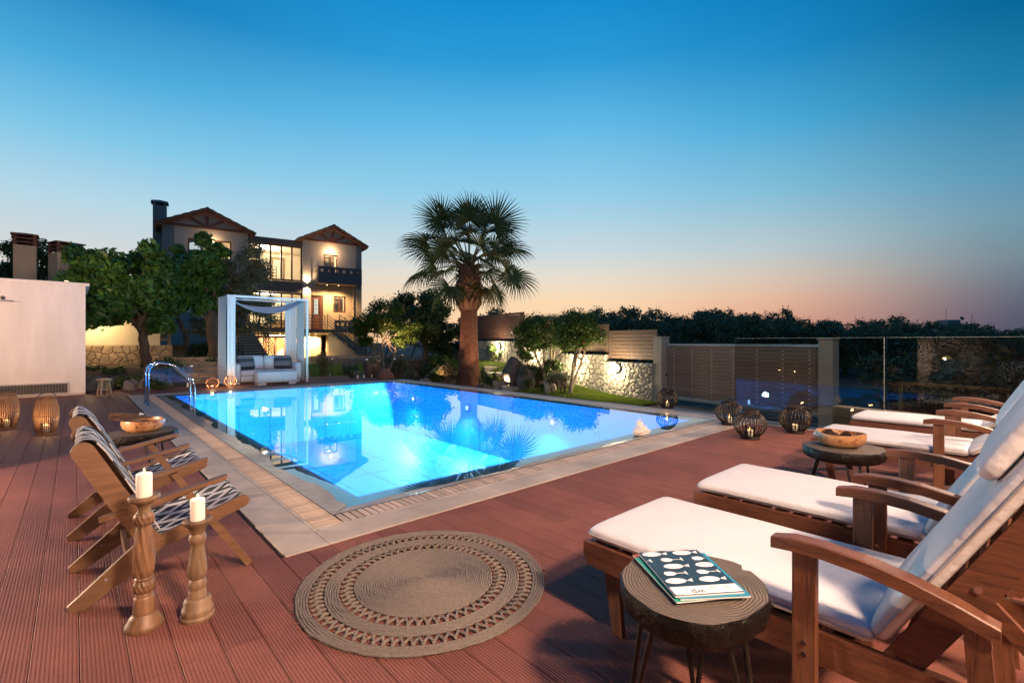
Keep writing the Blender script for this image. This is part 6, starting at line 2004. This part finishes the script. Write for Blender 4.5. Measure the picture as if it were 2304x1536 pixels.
# far building
t = thing('far_building', 'distant flat roofed building with antennas above the grove', 'building', at(2165, 745, 150), -TH)
b = MB(); b.box(-4.5, 4.5, 0, 8, -6, 2.2); b.build('block', m['mail'], t)
b = MB(); b.box(-4.5, -.5, 0, 4, 2.2, 3.6); b.build('roof_room', m['mail'], t)
b = MB(); b.tube([(-4.2, 1, 3.6), (-4.2, 1, 7)], .06, 5); b.tube([(4, 1, 2.2), (4, 1, 5.5)], .06, 5); b.build('antenna', m['dark'], t)
b = MB(); b.lathe([(0, 0), (.6, .15), (.6, .2), (0, .1)], 12); o = b.build('dish', m['dark'], t, None, (-.2, 0, 4.0)); o.rotation_euler = (1.2, 0, 0)

# ------------------------------------------------------------------ palm
pb = at(1055, 861, 13.5)
pb = (pb[0], pb[1], .0)
palm = thing('palm_tree', 'tall fan palm with thick trunk beyond the pool corner', 'palm tree', pb)
s_ = 13.5 / 1073
def prf(py): return 1.25 - (py - 768) * s_
tr = [(.45, -.1), (.43, .0), (.36, .10), (.325, .25), (.295, .5), (.265, 1.0), (.245, 1.5), (.233, 2.0), (.23, 2.28)]
pp_ = []
for (r0, z0), (r1, z1) in zip(tr[:-1], tr[1:]):
    nseg = max(1, int((z1 - z0) / .035))
    for i in range(nseg): pp_.append((r0 + (r1 - r0) * i / nseg, z0 + (z1 - z0) * i / nseg))
pp_.append(tr[-1])
b = MB(); rr_ = random.Random(2)
b.lathe(pp_, 40, f=lambda r, z, a: (r * (1 + .016 * math.sin(z * 150 + 2 * math.sin(3 * a)) + .018 * math.sin(9 * a + z * 7) + .016 * math.sin(31 * a + 3 * math.sin(z * 9))), z)); b.build('trunk', m['palmtrunk'], palm, 180)
# leaf-base boots: overlapping wedges
bt = MB(); bt.box(-.05, .05, -.012, .012, 0, .2); 
def boot_mesh(k):
    rs = random.Random(k); b = MB()
    w = .075
    b.add([(-w, 0, 0), (w, 0, 0), (w * .8, .05, .11), (-w * .8, .05, .11), (-w * .35 + .01, .115, .21), (w * .35, .11, .22), (-w, -.05, 0), (w, -.05, 0), (w * .6, .0, .13), (-w * .6, .0, .13), (0.0, .075, .21)],
          [(0, 1, 2, 3), (3, 2, 5, 4), (1, 7, 8, 2), (6, 0, 3, 9), (9, 3, 4, 10), (8, 10, 5, 2), (4, 5, 10), (6, 9, 8, 7), (9, 10, 8), (0, 6, 7, 1)])
    return b.mesh('boot', m['boot'])
bms = [boot_mesh(k) for k in range(3)]
n = 0
for row in range(13):
    z = 2.12 + row * .092; rad = .235 + .05 * math.sin(PI * min(1, row / 9)) - .012 * max(0, row - 9)
    for k in range(13):
        a = 2 * PI * (k + .5 * (row % 2)) / 13 + rr_.uniform(-.08, .08)
        o = link('boot', bms[(row + k) % 3], palm, (rad * math.cos(a), rad * math.sin(a), z + rr_.uniform(-.03, .03)))
        o.rotation_euler = (rr_.uniform(-.25, .1), rr_.uniform(-.15, .15), a - PI / 2); sc_ = rr_.uniform(.8, 1.25); o.scale = (sc_, sc_, sc_)
b = MB(); b.lathe([(.25, 2.2), (.27, 2.7), (.25, 3.1), (.16, 3.45), (.05, 3.7)], 20); b.build('core', m['boot'], palm, 180)
def frond(seed, drop, size, dry=False):
    """local: petiole leaves the origin along +x; fan of narrow segments, tips drooping by gravity in local -z"""
    rs = random.Random(seed); b = MB()
    nseg = 38; Lp = .0
    span = math.radians(125)
    for i in range(nseg):
        q = (i / (nseg - 1) - .5) * 2
        a = q * span + rs.uniform(-.02, .02)
        L_ = size * (1 - .28 * abs(q) ** 2) * rs.uniform(.92, 1.06)
        d = Vector((math.cos(a), math.sin(a), .10 * (1 if i % 2 else -1) * .2))
        sd = Vector((-math.sin(a), math.cos(a), 0))
        w0 = .044 * size; pts = []
        prev = Vector((0, 0, 0)); K = 6
        dirv = d.copy()
        for k in range(K + 1):
            f = k / K
            p = prev
            ww = w0 * (1.0 if f < .5 else max(.08, 1 - (f - .5) / .5)) * (.35 + .65 * min(1, f * 2.2))
            pts.append((p.copy(), ww))
            dirv = (dirv + Vector((0, 0, -drop * (f ** 1.6) * rs.uniform(.7, 1.3)))).normalized()
            prev = prev + dirv * (L_ / K)
        vs = []
        for p, ww in pts:
            fold = .25 * ww
            vs += [p - sd * ww * .5 + Vector((0, 0, fold)), p + Vector((0, 0, -fold)), p + sd * ww * .5 + Vector((0, 0, fold))]
        fs = []
        for k in range(K):
            fs += [(k * 3, k * 3 + 1, k * 3 + 4, k * 3 + 3), (k * 3 + 1, k * 3 + 2, k * 3 + 5, k * 3 + 4)]
        b.add(vs, fs)
    me = bpy.data.meshes.new('fan'); me.from_pydata(b.v, [], b.f); me.materials.append(m['palmdry'] if dry else m['palmleaf'])
    return me
fans = [frond(k, .40, .95) for k in range(4)] + [frond(9, .6, .95), frond(10, .65, .9), frond(11, .6, .8, True)]
def add_frond(az, el, Lp, kind, roll=0.0, size=1.0, z0=None):
    """az in view terms: 0 = picture right, 90 = away; el elevation"""
    u = Vector((RT.x * math.cos(az) + FW.x * math.sin(az), RT.y * math.cos(az) + FW.y * math.sin(az), 0))
    p0 = u * .12 + Vector((0, 0, (3.38 + .22 * math.sin(el)) if z0 is None else z0))
    pts = []; d = (u * math.cos(el) + Vector((0, 0, math.sin(el)))); p = p0.copy()
    for k in range(7):
        pts.append(p.copy()); p = p + d * (Lp / 6); d = (d + Vector((0, 0, -.045 - .03 * math.cos(el)))).normalized()
    fo = bpy.data.objects.new('frond', None)
    b = MB(); b.tube(pts, [.030, .024, .02, .017, .015, .013, .011], 5); st = b.build('frond_stalk', m['petiole'], palm, 180)
    f = link('fan', fans[kind], st, pts[-1])
    x = d.normalized(); y = Vector((0, 0, 1)).cross(x); y = y.normalized() if y.length > 1e-3 else RT.to_3d(); zc = x.cross(y)
    M3 = Matrix((x, y, zc)).transposed() @ Matrix.Rotation(roll, 3, 'X')
    f.rotation_euler = M3.to_euler(); f.scale = (size, size, size)
rp = random.Random(77)
rad = math.radians
def ring(n, el0, el1, Lp, kinds, off, size):
    for k in range(n):
        az = 2 * PI * (k + off) / n + rp.uniform(-.16, .16)
        add_frond(az, rad(rp.uniform(el0, el1)), Lp * rp.uniform(.9, 1.12), rp.choice(kinds), rp.uniform(-.9, .9), size * rp.uniform(.9, 1.08))
ring(4, 66, 84, 1.0, [0, 1], .2, 1.0)
ring(6, 44, 60, 1.1, [0, 1, 2], .5, 1.0)
ring(4, 15, 55, .7, [0, 2], .3, .9)
ring(7, 22, 38, 1.15, [1, 2, 3], .1, 1.0)
ring(7, -2, 12, 1.15, [2, 3, 4], .35, .97)
ring(4, -28, -14, 1.0, [4, 5], .6, .85)
for az, el, L_ in ((215, -45, .55), (-40, -38, .6), (100, -40, .5)):
    add_frond(rad(az), rad(el), L_, 6, rp.uniform(-.3, .3), .85, 3.1)

# ------------------------------------------------------------------ rocks, garden plants
def rock(label, loc, sx_, sy_, sz_, seed, mat='rock', rz=0):
    rs = random.Random(seed); ph_ = [rs.uniform(0, 6.28) for _ in range(9)]
    b = MB()
    def fn(u, v):
        a = u * 2 * PI; e = (v - .5) * PI
        k = 1 + .16 * math.sin(2 * a + ph_[0]) * math.cos(e) + .10 * math.sin(3 * a + 2 * e + ph_[1]) + .08 * math.sin(5 * e + a + ph_[2]) + .05 * math.sin(7 * a + ph_[3]) * math.cos(e) + .04 * math.sin(11 * e + 5 * a + ph_[4])
        return (sx_ * k * math.cos(a) * math.cos(e), sy_ * k * math.sin(a) * math.cos(e), sz_ * (.75 + k * math.sin(e)))
    b.grid(fn, 28, 16)
    o = b.build('rock', m[mat], None, 40, loc); o.rotation_euler = (0, 0, rz)
    return tag(o, label, 'rock', 'garden rocks')
def gpos(px, py, d):
    p = at(px, py, d); return (p[0], p[1], gz(p[0], p[1]) - .04)
rock('large grey boulder beside the garden steps', gpos(1155, 850, 12.6), .34, .3, .42, 1, rz=.4)
rock('pale rounded boulder overlapping the large grey one', gpos(1185, 852, 12.1), .30, .26, .34, 2)
rock('small white rock by the grey shrub on the lawn edge', gpos(1236, 858, 11.4), .15, .13, .22, 3, 'wallstone')
rock('brown rock behind the bare pomegranate stems', gpos(1215, 835, 12.3), .22, .2, .25, 4)
rock('brown stone under the right pomegranate tree', gpos(1262, 845, 11.7), .2, .16, .22, 6)
rock('tan rock at the right foot of the palm', gpos(1105, 868, 12.7), .20, .13, .12, 7, 'tanstone')
rock('dark rock at the palm base', gpos(1085, 868, 12.9), .14, .12, .09, 8)
rock('tan rock beside the silver plant', gpos(955, 855, 13.6), .17, .13, .13, 9, 'tanstone')
rock('dark rounded rock in front of the strap leaved plant', gpos(965, 845, 14.2), .16, .14, .18, 10)
rock('black pyramid shaped rock on the far lawn', (gd(786, 842)[0], gd(786, 842)[1], -.05), .22, .2, .32, 12)
for i, (px, py, d_, s1) in enumerate(((222, 880, 12.0, .30), (262, 868, 12.6, .26), (300, 880, 12.2, .22), (338, 875, 12.2, .24), (380, 872, 12.4, .2), (205, 860, 12.6, .26))):
    p = at(px, py, d_); rock(['dark grey boulder behind the small stool', 'grey boulder right of the stool', 'dark rock beside the ladder posts', 'rock behind the ladder rails', 'rock below the left glass panel', 'dark boulder at the white wall corner'][i], (p[0], max(p[1], 15.85), -.04), s1, s1 * .8, s1 * .75, 20 + i)
def garden(px, py, d, wpx, hpx, lm, per, size, seed, label, asp=.4, n=9, r=(.08, .16), name='shrub'):
    return bush(name, label, px, py, d, wpx, hpx, .22, m[lm], per, size, seed, n, asp, r, zb=gz(*at(px, py, d)[:2]) - .03)
garden(890, 822, 15.2, 26, 18, 'silver', 240, .10, 401, 'large grey green lavender bush behind the glass panel', .12, 12, (.15, .26), 'lavender_bush')
garden(928, 838, 14.0, 13, 14, 'silver', 90, .09, 402, 'silvery spiky plant beside the woven basket', .25)
garden(985, 815, 14.5, 22, 18, 'plantgreen', 170, .07, 403, 'leafy shrub between strap plant and palm')
garden(1008, 838, 13.2, 13, 16, 'straw', 130, .09, 404, 'dry grassy clump left of the palm base', .12)
garden(985, 845, 13.4, 15, 12, 'plantgreen', 130, .05, 405, 'low green shrub left of the dry grass clump')
garden(1108, 850, 12.6, 15, 12, 'plantgreen', 150, .055, 406, 'dark green shrub right of the palm base')
garden(1180, 800, 13.0, 28, 16, 'plantgreen', 150, .05, 407, 'shrub under the lamp above the boulder')
garden(1200, 838, 12.0, 26, 14, 'hedge', 200, .045, 408, 'dark flowering shrub right of the boulder')
garden(1240, 822, 11.9, 26, 14, 'plantgreen', 170, .045, 409, 'shrub below the bare pomegranate stems')
garden(1240, 850, 11.4, 14, 10, 'silver', 150, .035, 410, 'grey mound shrub at the lawn edge, left')
garden(1268, 846, 11.2, 14, 9, 'silver', 150, .035, 411, 'grey mound shrub at the lawn edge, right')
garden(1190, 862, 11.9, 20, 6, 'plantgreen', 130, .035, 412, 'low ground cover beside the pale steps')
garden(1120, 790, 15.0, 22, 16, 'plantgreen', 130, .06, 413, 'shrub below the farthest wall lamp')
garden(1015, 790, 17.0, 24, 26, 'hedge', 200, .07, 414, 'dark reddish shrub behind the palm trunk')
bush('shrub', 'low dark shrub at the far end of the pool fence', 790, 832, 16.5, 12, 14, .25, m['hedge'], 120, .05, 415, 8, r=(.1, .18), zb=-.03)
bush('shrub', 'airy pinkish grass clump behind the glass beside the day bed', 728, 815, 17.3, 22, 24, .3, m['straw'], 200, .07, 416, 12, .1, (.12, .22), zb=-.03)
# strap-leaved plant
p = gpos(955, 835, 14.4); t = thing('strap_plant', 'lush plant with long upright strap leaves beside the palm', 'plant', p)
for k in range(18):
    a = k * 2.4; L_ = R.uniform(.55, .85); b = MB(); u = Vector((math.cos(a), math.sin(a), 0)); w = Vector((-u.y, u.x, 0)); sp_ = R.uniform(.25, .75)
    def fn(uu, v):
        wd = .045 * math.sin(PI * min(1, v * .9 + .1)) * (1 if v < .97 else .1)
        q = u * (L_ * sp_ * v ** 1.6) + Vector((0, 0, L_ * (v - .25 * v * v * sp_ * 2))) + w * ((uu - .5) * 2 * wd)
        return q + Vector((0, 0, abs(uu - .5) * .03))
    b.grid(fn, 2, 8); b.build('leaf', m['plantgreen'], t, 180)
# white flowers
for lb, px, py, d_, n_ in (('cluster of white flowers beside the strap leaved plant', 975, 832, 13.8, 26), ('cluster of white flowers under the pomegranate stems', 1195, 815, 12.3, 22)):
    p = at(px, py, d_); t = thing('flower_cluster', lb, 'flowers', (p[0], p[1], gz(p[0], p[1]) - .02)); hz_ = p[2] - gz(p[0], p[1])
    b = MB(); sb = MB()
    for k in range(n_):
        q = Vector((R.gauss(0, .1), R.gauss(0, .1), hz_ + R.gauss(0, .10))); sb.tube([(0, 0, -.02), q * .6 + Vector((0, 0, .05)), q], .004, 3)
        b.lathe([(0, -.01), (.022, .006), (.010, .012), (0, .008)], 6, (q.x, q.y))
        for i in range(len(b.v) - 24, len(b.v)): b.v[i] = (b.v[i][0], b.v[i][1], b.v[i][2] + q.z)
    b.build('blossoms', m['whiteflower'], t, 180); sb.build('stems', m['plantgreen'], t)
# garden steps right of the palm
t = thing('garden_steps', 'pale stone garden steps between palm and boulder', 'steps')
for k, (px, py, d_, w_) in enumerate(((1165, 872, 12.2, .85), (1140, 862, 12.8, .80), (1125, 842, 13.6, .75), (1115, 828, 14.3, .7))):
    p = at(px, py, d_); b = MB(); b.box(-w_ / 2, w_ / 2, -.28, .28, -.10, .05, bev=.015)
    o = b.build('step', m['stone'], t, None, (p[0], p[1], .06 + .13 * k)); o.rotation_euler = (0, 0, -TH + .12)
    b = MB(); b.box(-w_ / 2 + .03, w_ / 2 - .03, -.25, .28, -.45, -.101); o = b.build('step_base', m['wallstone'], t, None, (p[0], p[1], .06 + .13 * k)); o.rotation_euler = (0, 0, -TH + .12)
# woven baskets
p = gd(893, 850); t = thing('woven_basket', 'squat woven basket tapering to an open neck on the pool corner', 'basket', (min(p[0], 7.7), p[1], 0))
b = MB(); P = [(.30, 0), (.31, .03), (.26, .14), (.19, .27), (.165, .33), (.175, .345), (.155, .345), (.15, .31), (.24, .1), (.25, .02), (0, .02)]
b.lathe(P, 40, f=lambda r, z, a: (r * (1 + .012 * math.sin(40 * a + 20 * z)), z)); b.build('body', m['basket'], t, 60)
b = MB(); b.tube([(.172 * math.cos(2 * PI * j / 28), .172 * math.sin(2 * PI * j / 28), .343) for j in range(28)], .014, 6, closed=True); b.build('rim', m['basket'], t, 180)
p = gd(845, 848); t = thing('woven_pot', 'tall dark woven pot behind the low glass panel', 'pot', (p[0], p[1] + .3, 0))
b = MB(); b.lathe([(.24, 0), (.26, .2), (.31, .45), (.33, .5), (.30, .5), (.28, .42), (0, .40)], 32, f=lambda r, z, a: (r * (1 + .012 * math.sin(36 * a + 22 * z)), z)); b.build('body', m['basket'], t, 60)
link('plant', leaf_mesh('foliage', m['straw'], [(0, 0, .52, .2), (.1, .05, .5, .16), (-.1, 0, .5, .16)], 120, .07, 77, aspect=.15), t)
# swing frame and turquoise railing far behind
t = thing('swing_frame', 'blue metal swing frame behind the pomegranate tree', 'swing')
for px in (896, 955):
    b = MB(); a = at(px, 800, 21); c_ = at(px - 14, 765, 21); e = at(px - 30, 802, 21.6); b.tube([a, c_], .035, 6); b.tube([c_, e], .035, 6); b.build('leg', m['swing'], t)
b = MB(); b.tube([at(882, 766, 21), at(941, 766, 21)], .035, 6); b.build('top_bar', m['swing'], t)
t = thing('railing', 'turquoise railing glimpsed left of the palm trunk', 'railing')
for k in range(6):
    b = MB(); b.tube([at(1006 + k * 4, 755, 26), at(1006 + k * 4, 730, 26)], .03, 5); b.build('bar', m['bluefence'], t)
b = MB(); b.tube([at(1003, 730, 26), at(1030, 728, 26)], .03, 5); b.tube([at(1003, 755, 26), at(1030, 755, 26)], .03, 5); b.build('rail', m['bluefence'], t)
# garden spike lights
for lb, px, py, d_, tgt, pw in (('small bright garden spike light beside the rocks left of the palm', 964, 853, 13.0, (pb[0], pb[1], 1.6), 150), ('small garden spike light right of the palm base', 1120, 868, 11.9, (pb[0], pb[1], 2.0), 150),
                                ('garden spike light in front of the palm at the pool edge', 1040, 880, 11.9, (pb[0], pb[1], 2.2), 200),
                                ('garden spike light below the pomegranate by the house', 905, 800, 17.8, at(900, 740, 19.0), 420)):
    p = at(px, py, d_)
    zz = gz(p[0], p[1]) if p[0] > 8.06 else 0.0
    if d_ < 13 and p[0] < 8.12: p = (8.14, p[1], p[2])
    t = thing('spike_light', lb, 'garden light', (p[0], p[1], zz), 0, 'garden spike lights')
    b = MB(); b.tube([(0, 0, -.03), (0, 0, .08)], .01, 6); b.build('spike', m['dark'], t)
    b = MB(); b.lathe([(.02, .07), (.035, .09), (.038, .14), (.03, .14)], 12); b.build('hood', m['dark'], t, 50)
    b = MB(); b.lathe([(0, .135), (.028, .135), (.028, .139), (0, .142)], 10); b.build('bulb', m['spotglow'], t)
    o = point('spike_beam', (p[0], p[1], zz + .19), pw, (1, .58, .34), .03, None, 1.4, None, .7); aim(o, tgt)
    o.location = (0, 0, .19); o.parent = t
# ------------------------------------------------------------------ terrace lamps behind and beside the viewer
def bulkhead(label, loc, rz, pw, col, r=.06):
    """round wall lamp; local -y is the outward side"""
    t = thing('bulkhead_lamp', label, 'wall lamp', loc, rz, 'round terrace wall lamps')
    b = MB(); b.lathe([(.15, 0), (.155, .02), (.14, .04), (.12, .045)], 24); o = b.build('body', m['dark'], t, 50); o.rotation_euler = (PI / 2, 0, 0)
    b = MB(); b.lathe([(.125, .03), (.12, .06), (.085, .095), (0, .11)], 24); o = b.build('globe', m['bulkglow'], t, 180); o.rotation_euler = (PI / 2, 0, 0)
    g_ = MB()
    for k in range(3): 
        a = k * PI / 3; g_.tube([(.13 * math.cos(a), -.045, .13 * math.sin(a)), (.08 * math.cos(a), -.115, .08 * math.sin(a)), (-.08 * math.cos(a), -.115, -.08 * math.sin(a)), (-.13 * math.cos(a), -.045, -.13 * math.sin(a))], .004, 5)
    g_.build('guard', m['dark'], t)
    point('bulkhead_light', (0, -.16, 0), pw, col, r, t)
    return t
PK = (1.0, .68, .48)
t = thing('terrace_wall', 'rendered terrace wall behind the loungers', 'wall')
b = MB(); b.box(-2.3, 7.5, -2.3, -2.1, -.3, 4.8); b.build('body', m['beige'], t)
bulkhead('round terrace lamp behind the near loungers', (4.3, -2.1, 4.2), PI, 950, PK, .22)
bulkhead('added terrace fill lamp behind the viewer', (.9, -2.1, 3.3), PI, 1750, PK, .22)  # added lamp, fills in light over the rug and near table
t = thing('lamp_post', 'garden lamp post outside the glass balustrade', 'lamp post', (8.3, -.6, -.36))
b = MB(); b.tube([(0, 0, 0), (0, 0, 2.45)], .035, 10); b.build('pole', m['dark'], t, 50)
b = MB(); b.lathe([(0, 2.45), (.05, 2.47), (.06, 2.54), (.05, 2.60), (0, 2.62)], 20); b.build('globe', m['lampglow'], t, 180)
b = MB(); b.lathe([(.16, 2.60), (.12, 2.70), (0, 2.74)], 20); b.build('hood', m['dark'], t, 50)
o = point('lamp_light', (-.09, .06, 2.53), 850, PK, .16, t, 2.3, None, .5); o.rotation_euler = Vector((-3.2, 3.0, -2.3)).to_track_quat('-Z', 'Y').to_euler()
t = thing('side_wall', 'rendered side wall left of the armchairs', 'wall')
b = MB(); b.box(-2.45, -2.3, -2.0, 15.1, -.3, 2.5); b.build('body', m['darkwall'], t)
b = MB(); b.box(-2.299, -1.6, 6.02, 6.22, -.3, 2.5); b.build('shading_pier', m['darkwall'], t)  # unseen pier added to block the side lamp towards the far deck
bulkhead('round side wall lamp left of the armchairs', (-2.3, 5.62, .72), PI / 2, 760, PK, .035)
bulkhead('round lamp on the white wall beyond the left edge', (-2.4, 15.2, 1.9), 0, 260, (1, .62, .42))
t = bulkhead('added side wall lamp warming the white wall', (-2.3, 11.6, 2.2), PI / 2, 40, (1, .62, .45))
o = point('wall_wash', (0, -.16, 0), 560, (1, .62, .42), .08, t, 1.15, None, .7); o.rotation_euler = (Matrix.Rotation(-PI / 2, 3, 'Z') @ Vector((1.5, 3.6, -.6))).to_track_quat('-Z', 'Y').to_euler()  # lamp and spot added only to warm the white wall
t = thing('roof_lamp', 'small roof lamp lighting the two chimneys', 'lamp', (-.15, 15.9, 2.63))
b = MB(); b.lathe([(.05, 0), (.06, .05), (.05, .08)], 14); b.build('body', m['dark'], t, 50)
b = MB(); b.lathe([(0, .081), (.04, .081), (.03, .095), (0, .10)], 12); b.build('bulb', m['lampglow'], t, 180)
o = point('lamp_light', (0, 0, .14), 110, (1, .60, .36), .05, t, 2.6, None, .6); o.rotation_euler = Vector((-.1, 1, .5)).to_track_quat('-Z', 'Y').to_euler()
t = thing('potted_plant', 'potted leafy plant in front of the side wall lamp', 'potted plant', (-1.45, 4.1, 0))
b = MB(); b.lathe([(.16, 0), (.22, .34), (.24, .36), (.21, .36), (.19, .30), (0, .30)], 24); b.build('pot', m['tile'], t, 40)
rq = random.Random(8)
for k in range(26):
    a = k * 2.4 + rq.uniform(-.3, .3); L_ = rq.uniform(.55, 1.0); b = MB(); u = Vector((math.cos(a), math.sin(a), 0)); w = Vector((-u.y, u.x, 0)); sp_ = rq.uniform(.3, .8)
    def fn(uu, v):
        wd = .06 * math.sin(PI * min(1, v * .9 + .1)) * (1 if v < .97 else .1)
        q = u * (L_ * sp_ * v ** 1.4) + Vector((0, 0, .3 + L_ * (v - .30 * v * v * sp_ * 2))) + w * ((uu - .5) * 2 * wd)
        return q + Vector((0, 0, abs(uu - .5) * .03))
    b.grid(fn, 2, 8); b.build('leaf', m['plantgreen'], t, 180)
# ------------------------------------------------------------------ far groups scaled about the camera
# The pool terrace stands above the garden. The lower garden (palm, boundary wall, driveway gate, grove) was laid out above at
# nearer depths; here it is scaled about the camera to fit the pool reflections, and so is the house group.
def scale_about_camera(objs, k, cam_z_off):  # location and size scaled about the camera position
    for o in objs:
        x, y, z = o.location
        o.location = (x * k, y * k, cam_z_off + z * k)
        o.scale = (o.scale[0] * k, o.scale[1] * k, o.scale[2] * k)
        for c in o.children_recursive:
            if c.type == 'LIGHT':
                c.data.energy *= k * k
                c.data.shadow_soft_size *= k
GARDEN_CAM_OFF, HOUSE_CAM_OFF = -1.1875, -.575  # height offsets that centre each scaling on the camera
gset, hset = [], []
def has(o, *w): return any(q in str(o.get('label', '')) for q in w)
for o in bpy.data.objects:
    if o.parent is not None or o.type in ('CAMERA', 'LIGHT'): continue
    n = o.name.split('.')[0]
    if n == 'house' or has(o, 'in front of the house stairs', 'dense dark evergreen', 'blue metal swing', 'below the pomegranate by the house'): hset.append(o)
    elif n in ('garden_bed', 'garden_wall', 'slat_fence', 'gate_post', 'sliding_gate', 'wire_fence', 'palm_tree', 'strap_plant', 'flower_cluster', 'garden_steps', 'spike_light', 'railing', 'lavender_bush'): gset.append(o)
    elif n == 'wall_lamp' and has(o, 'on the stone wall'): gset.append(o)
    elif o in (l2, l3): gset.append(o)
    elif n == 'grass' and has(o, 'clipped', 'strip'): gset.append(o)
    elif n == 'pomegranate_tree': gset.append(o)
    elif n == 'olive_tree' and has(o, 'row'): gset.append(o)
    elif n == 'shrub' and (has(o, 'wild shrub') or (o.location.x > 6.6 and o.location.y < 15.5) or has(o, 'palm trunk', 'farthest wall lamp')): gset.append(o)
    elif n == 'rock' and o.location.x > 5 and not has(o, 'far lawn'): gset.append(o)
scale_about_camera(gset, 1.95, GARDEN_CAM_OFF)
scale_about_camera(hset, 1.46, HOUSE_CAM_OFF)
b = MB(); b.box(7.99, 8.045, 2.0, 17.1, -2.0, -.31); b.box(-5.9, 8.04, 17.04, 17.1, -2.0, -.31); b.box(7.66, 7.70, -6, 2.9, -2.0, -.31)
tag(b.build('retaining_wall', m['upstand']), 'rendered retaining wall under the terrace edge', 'wall')
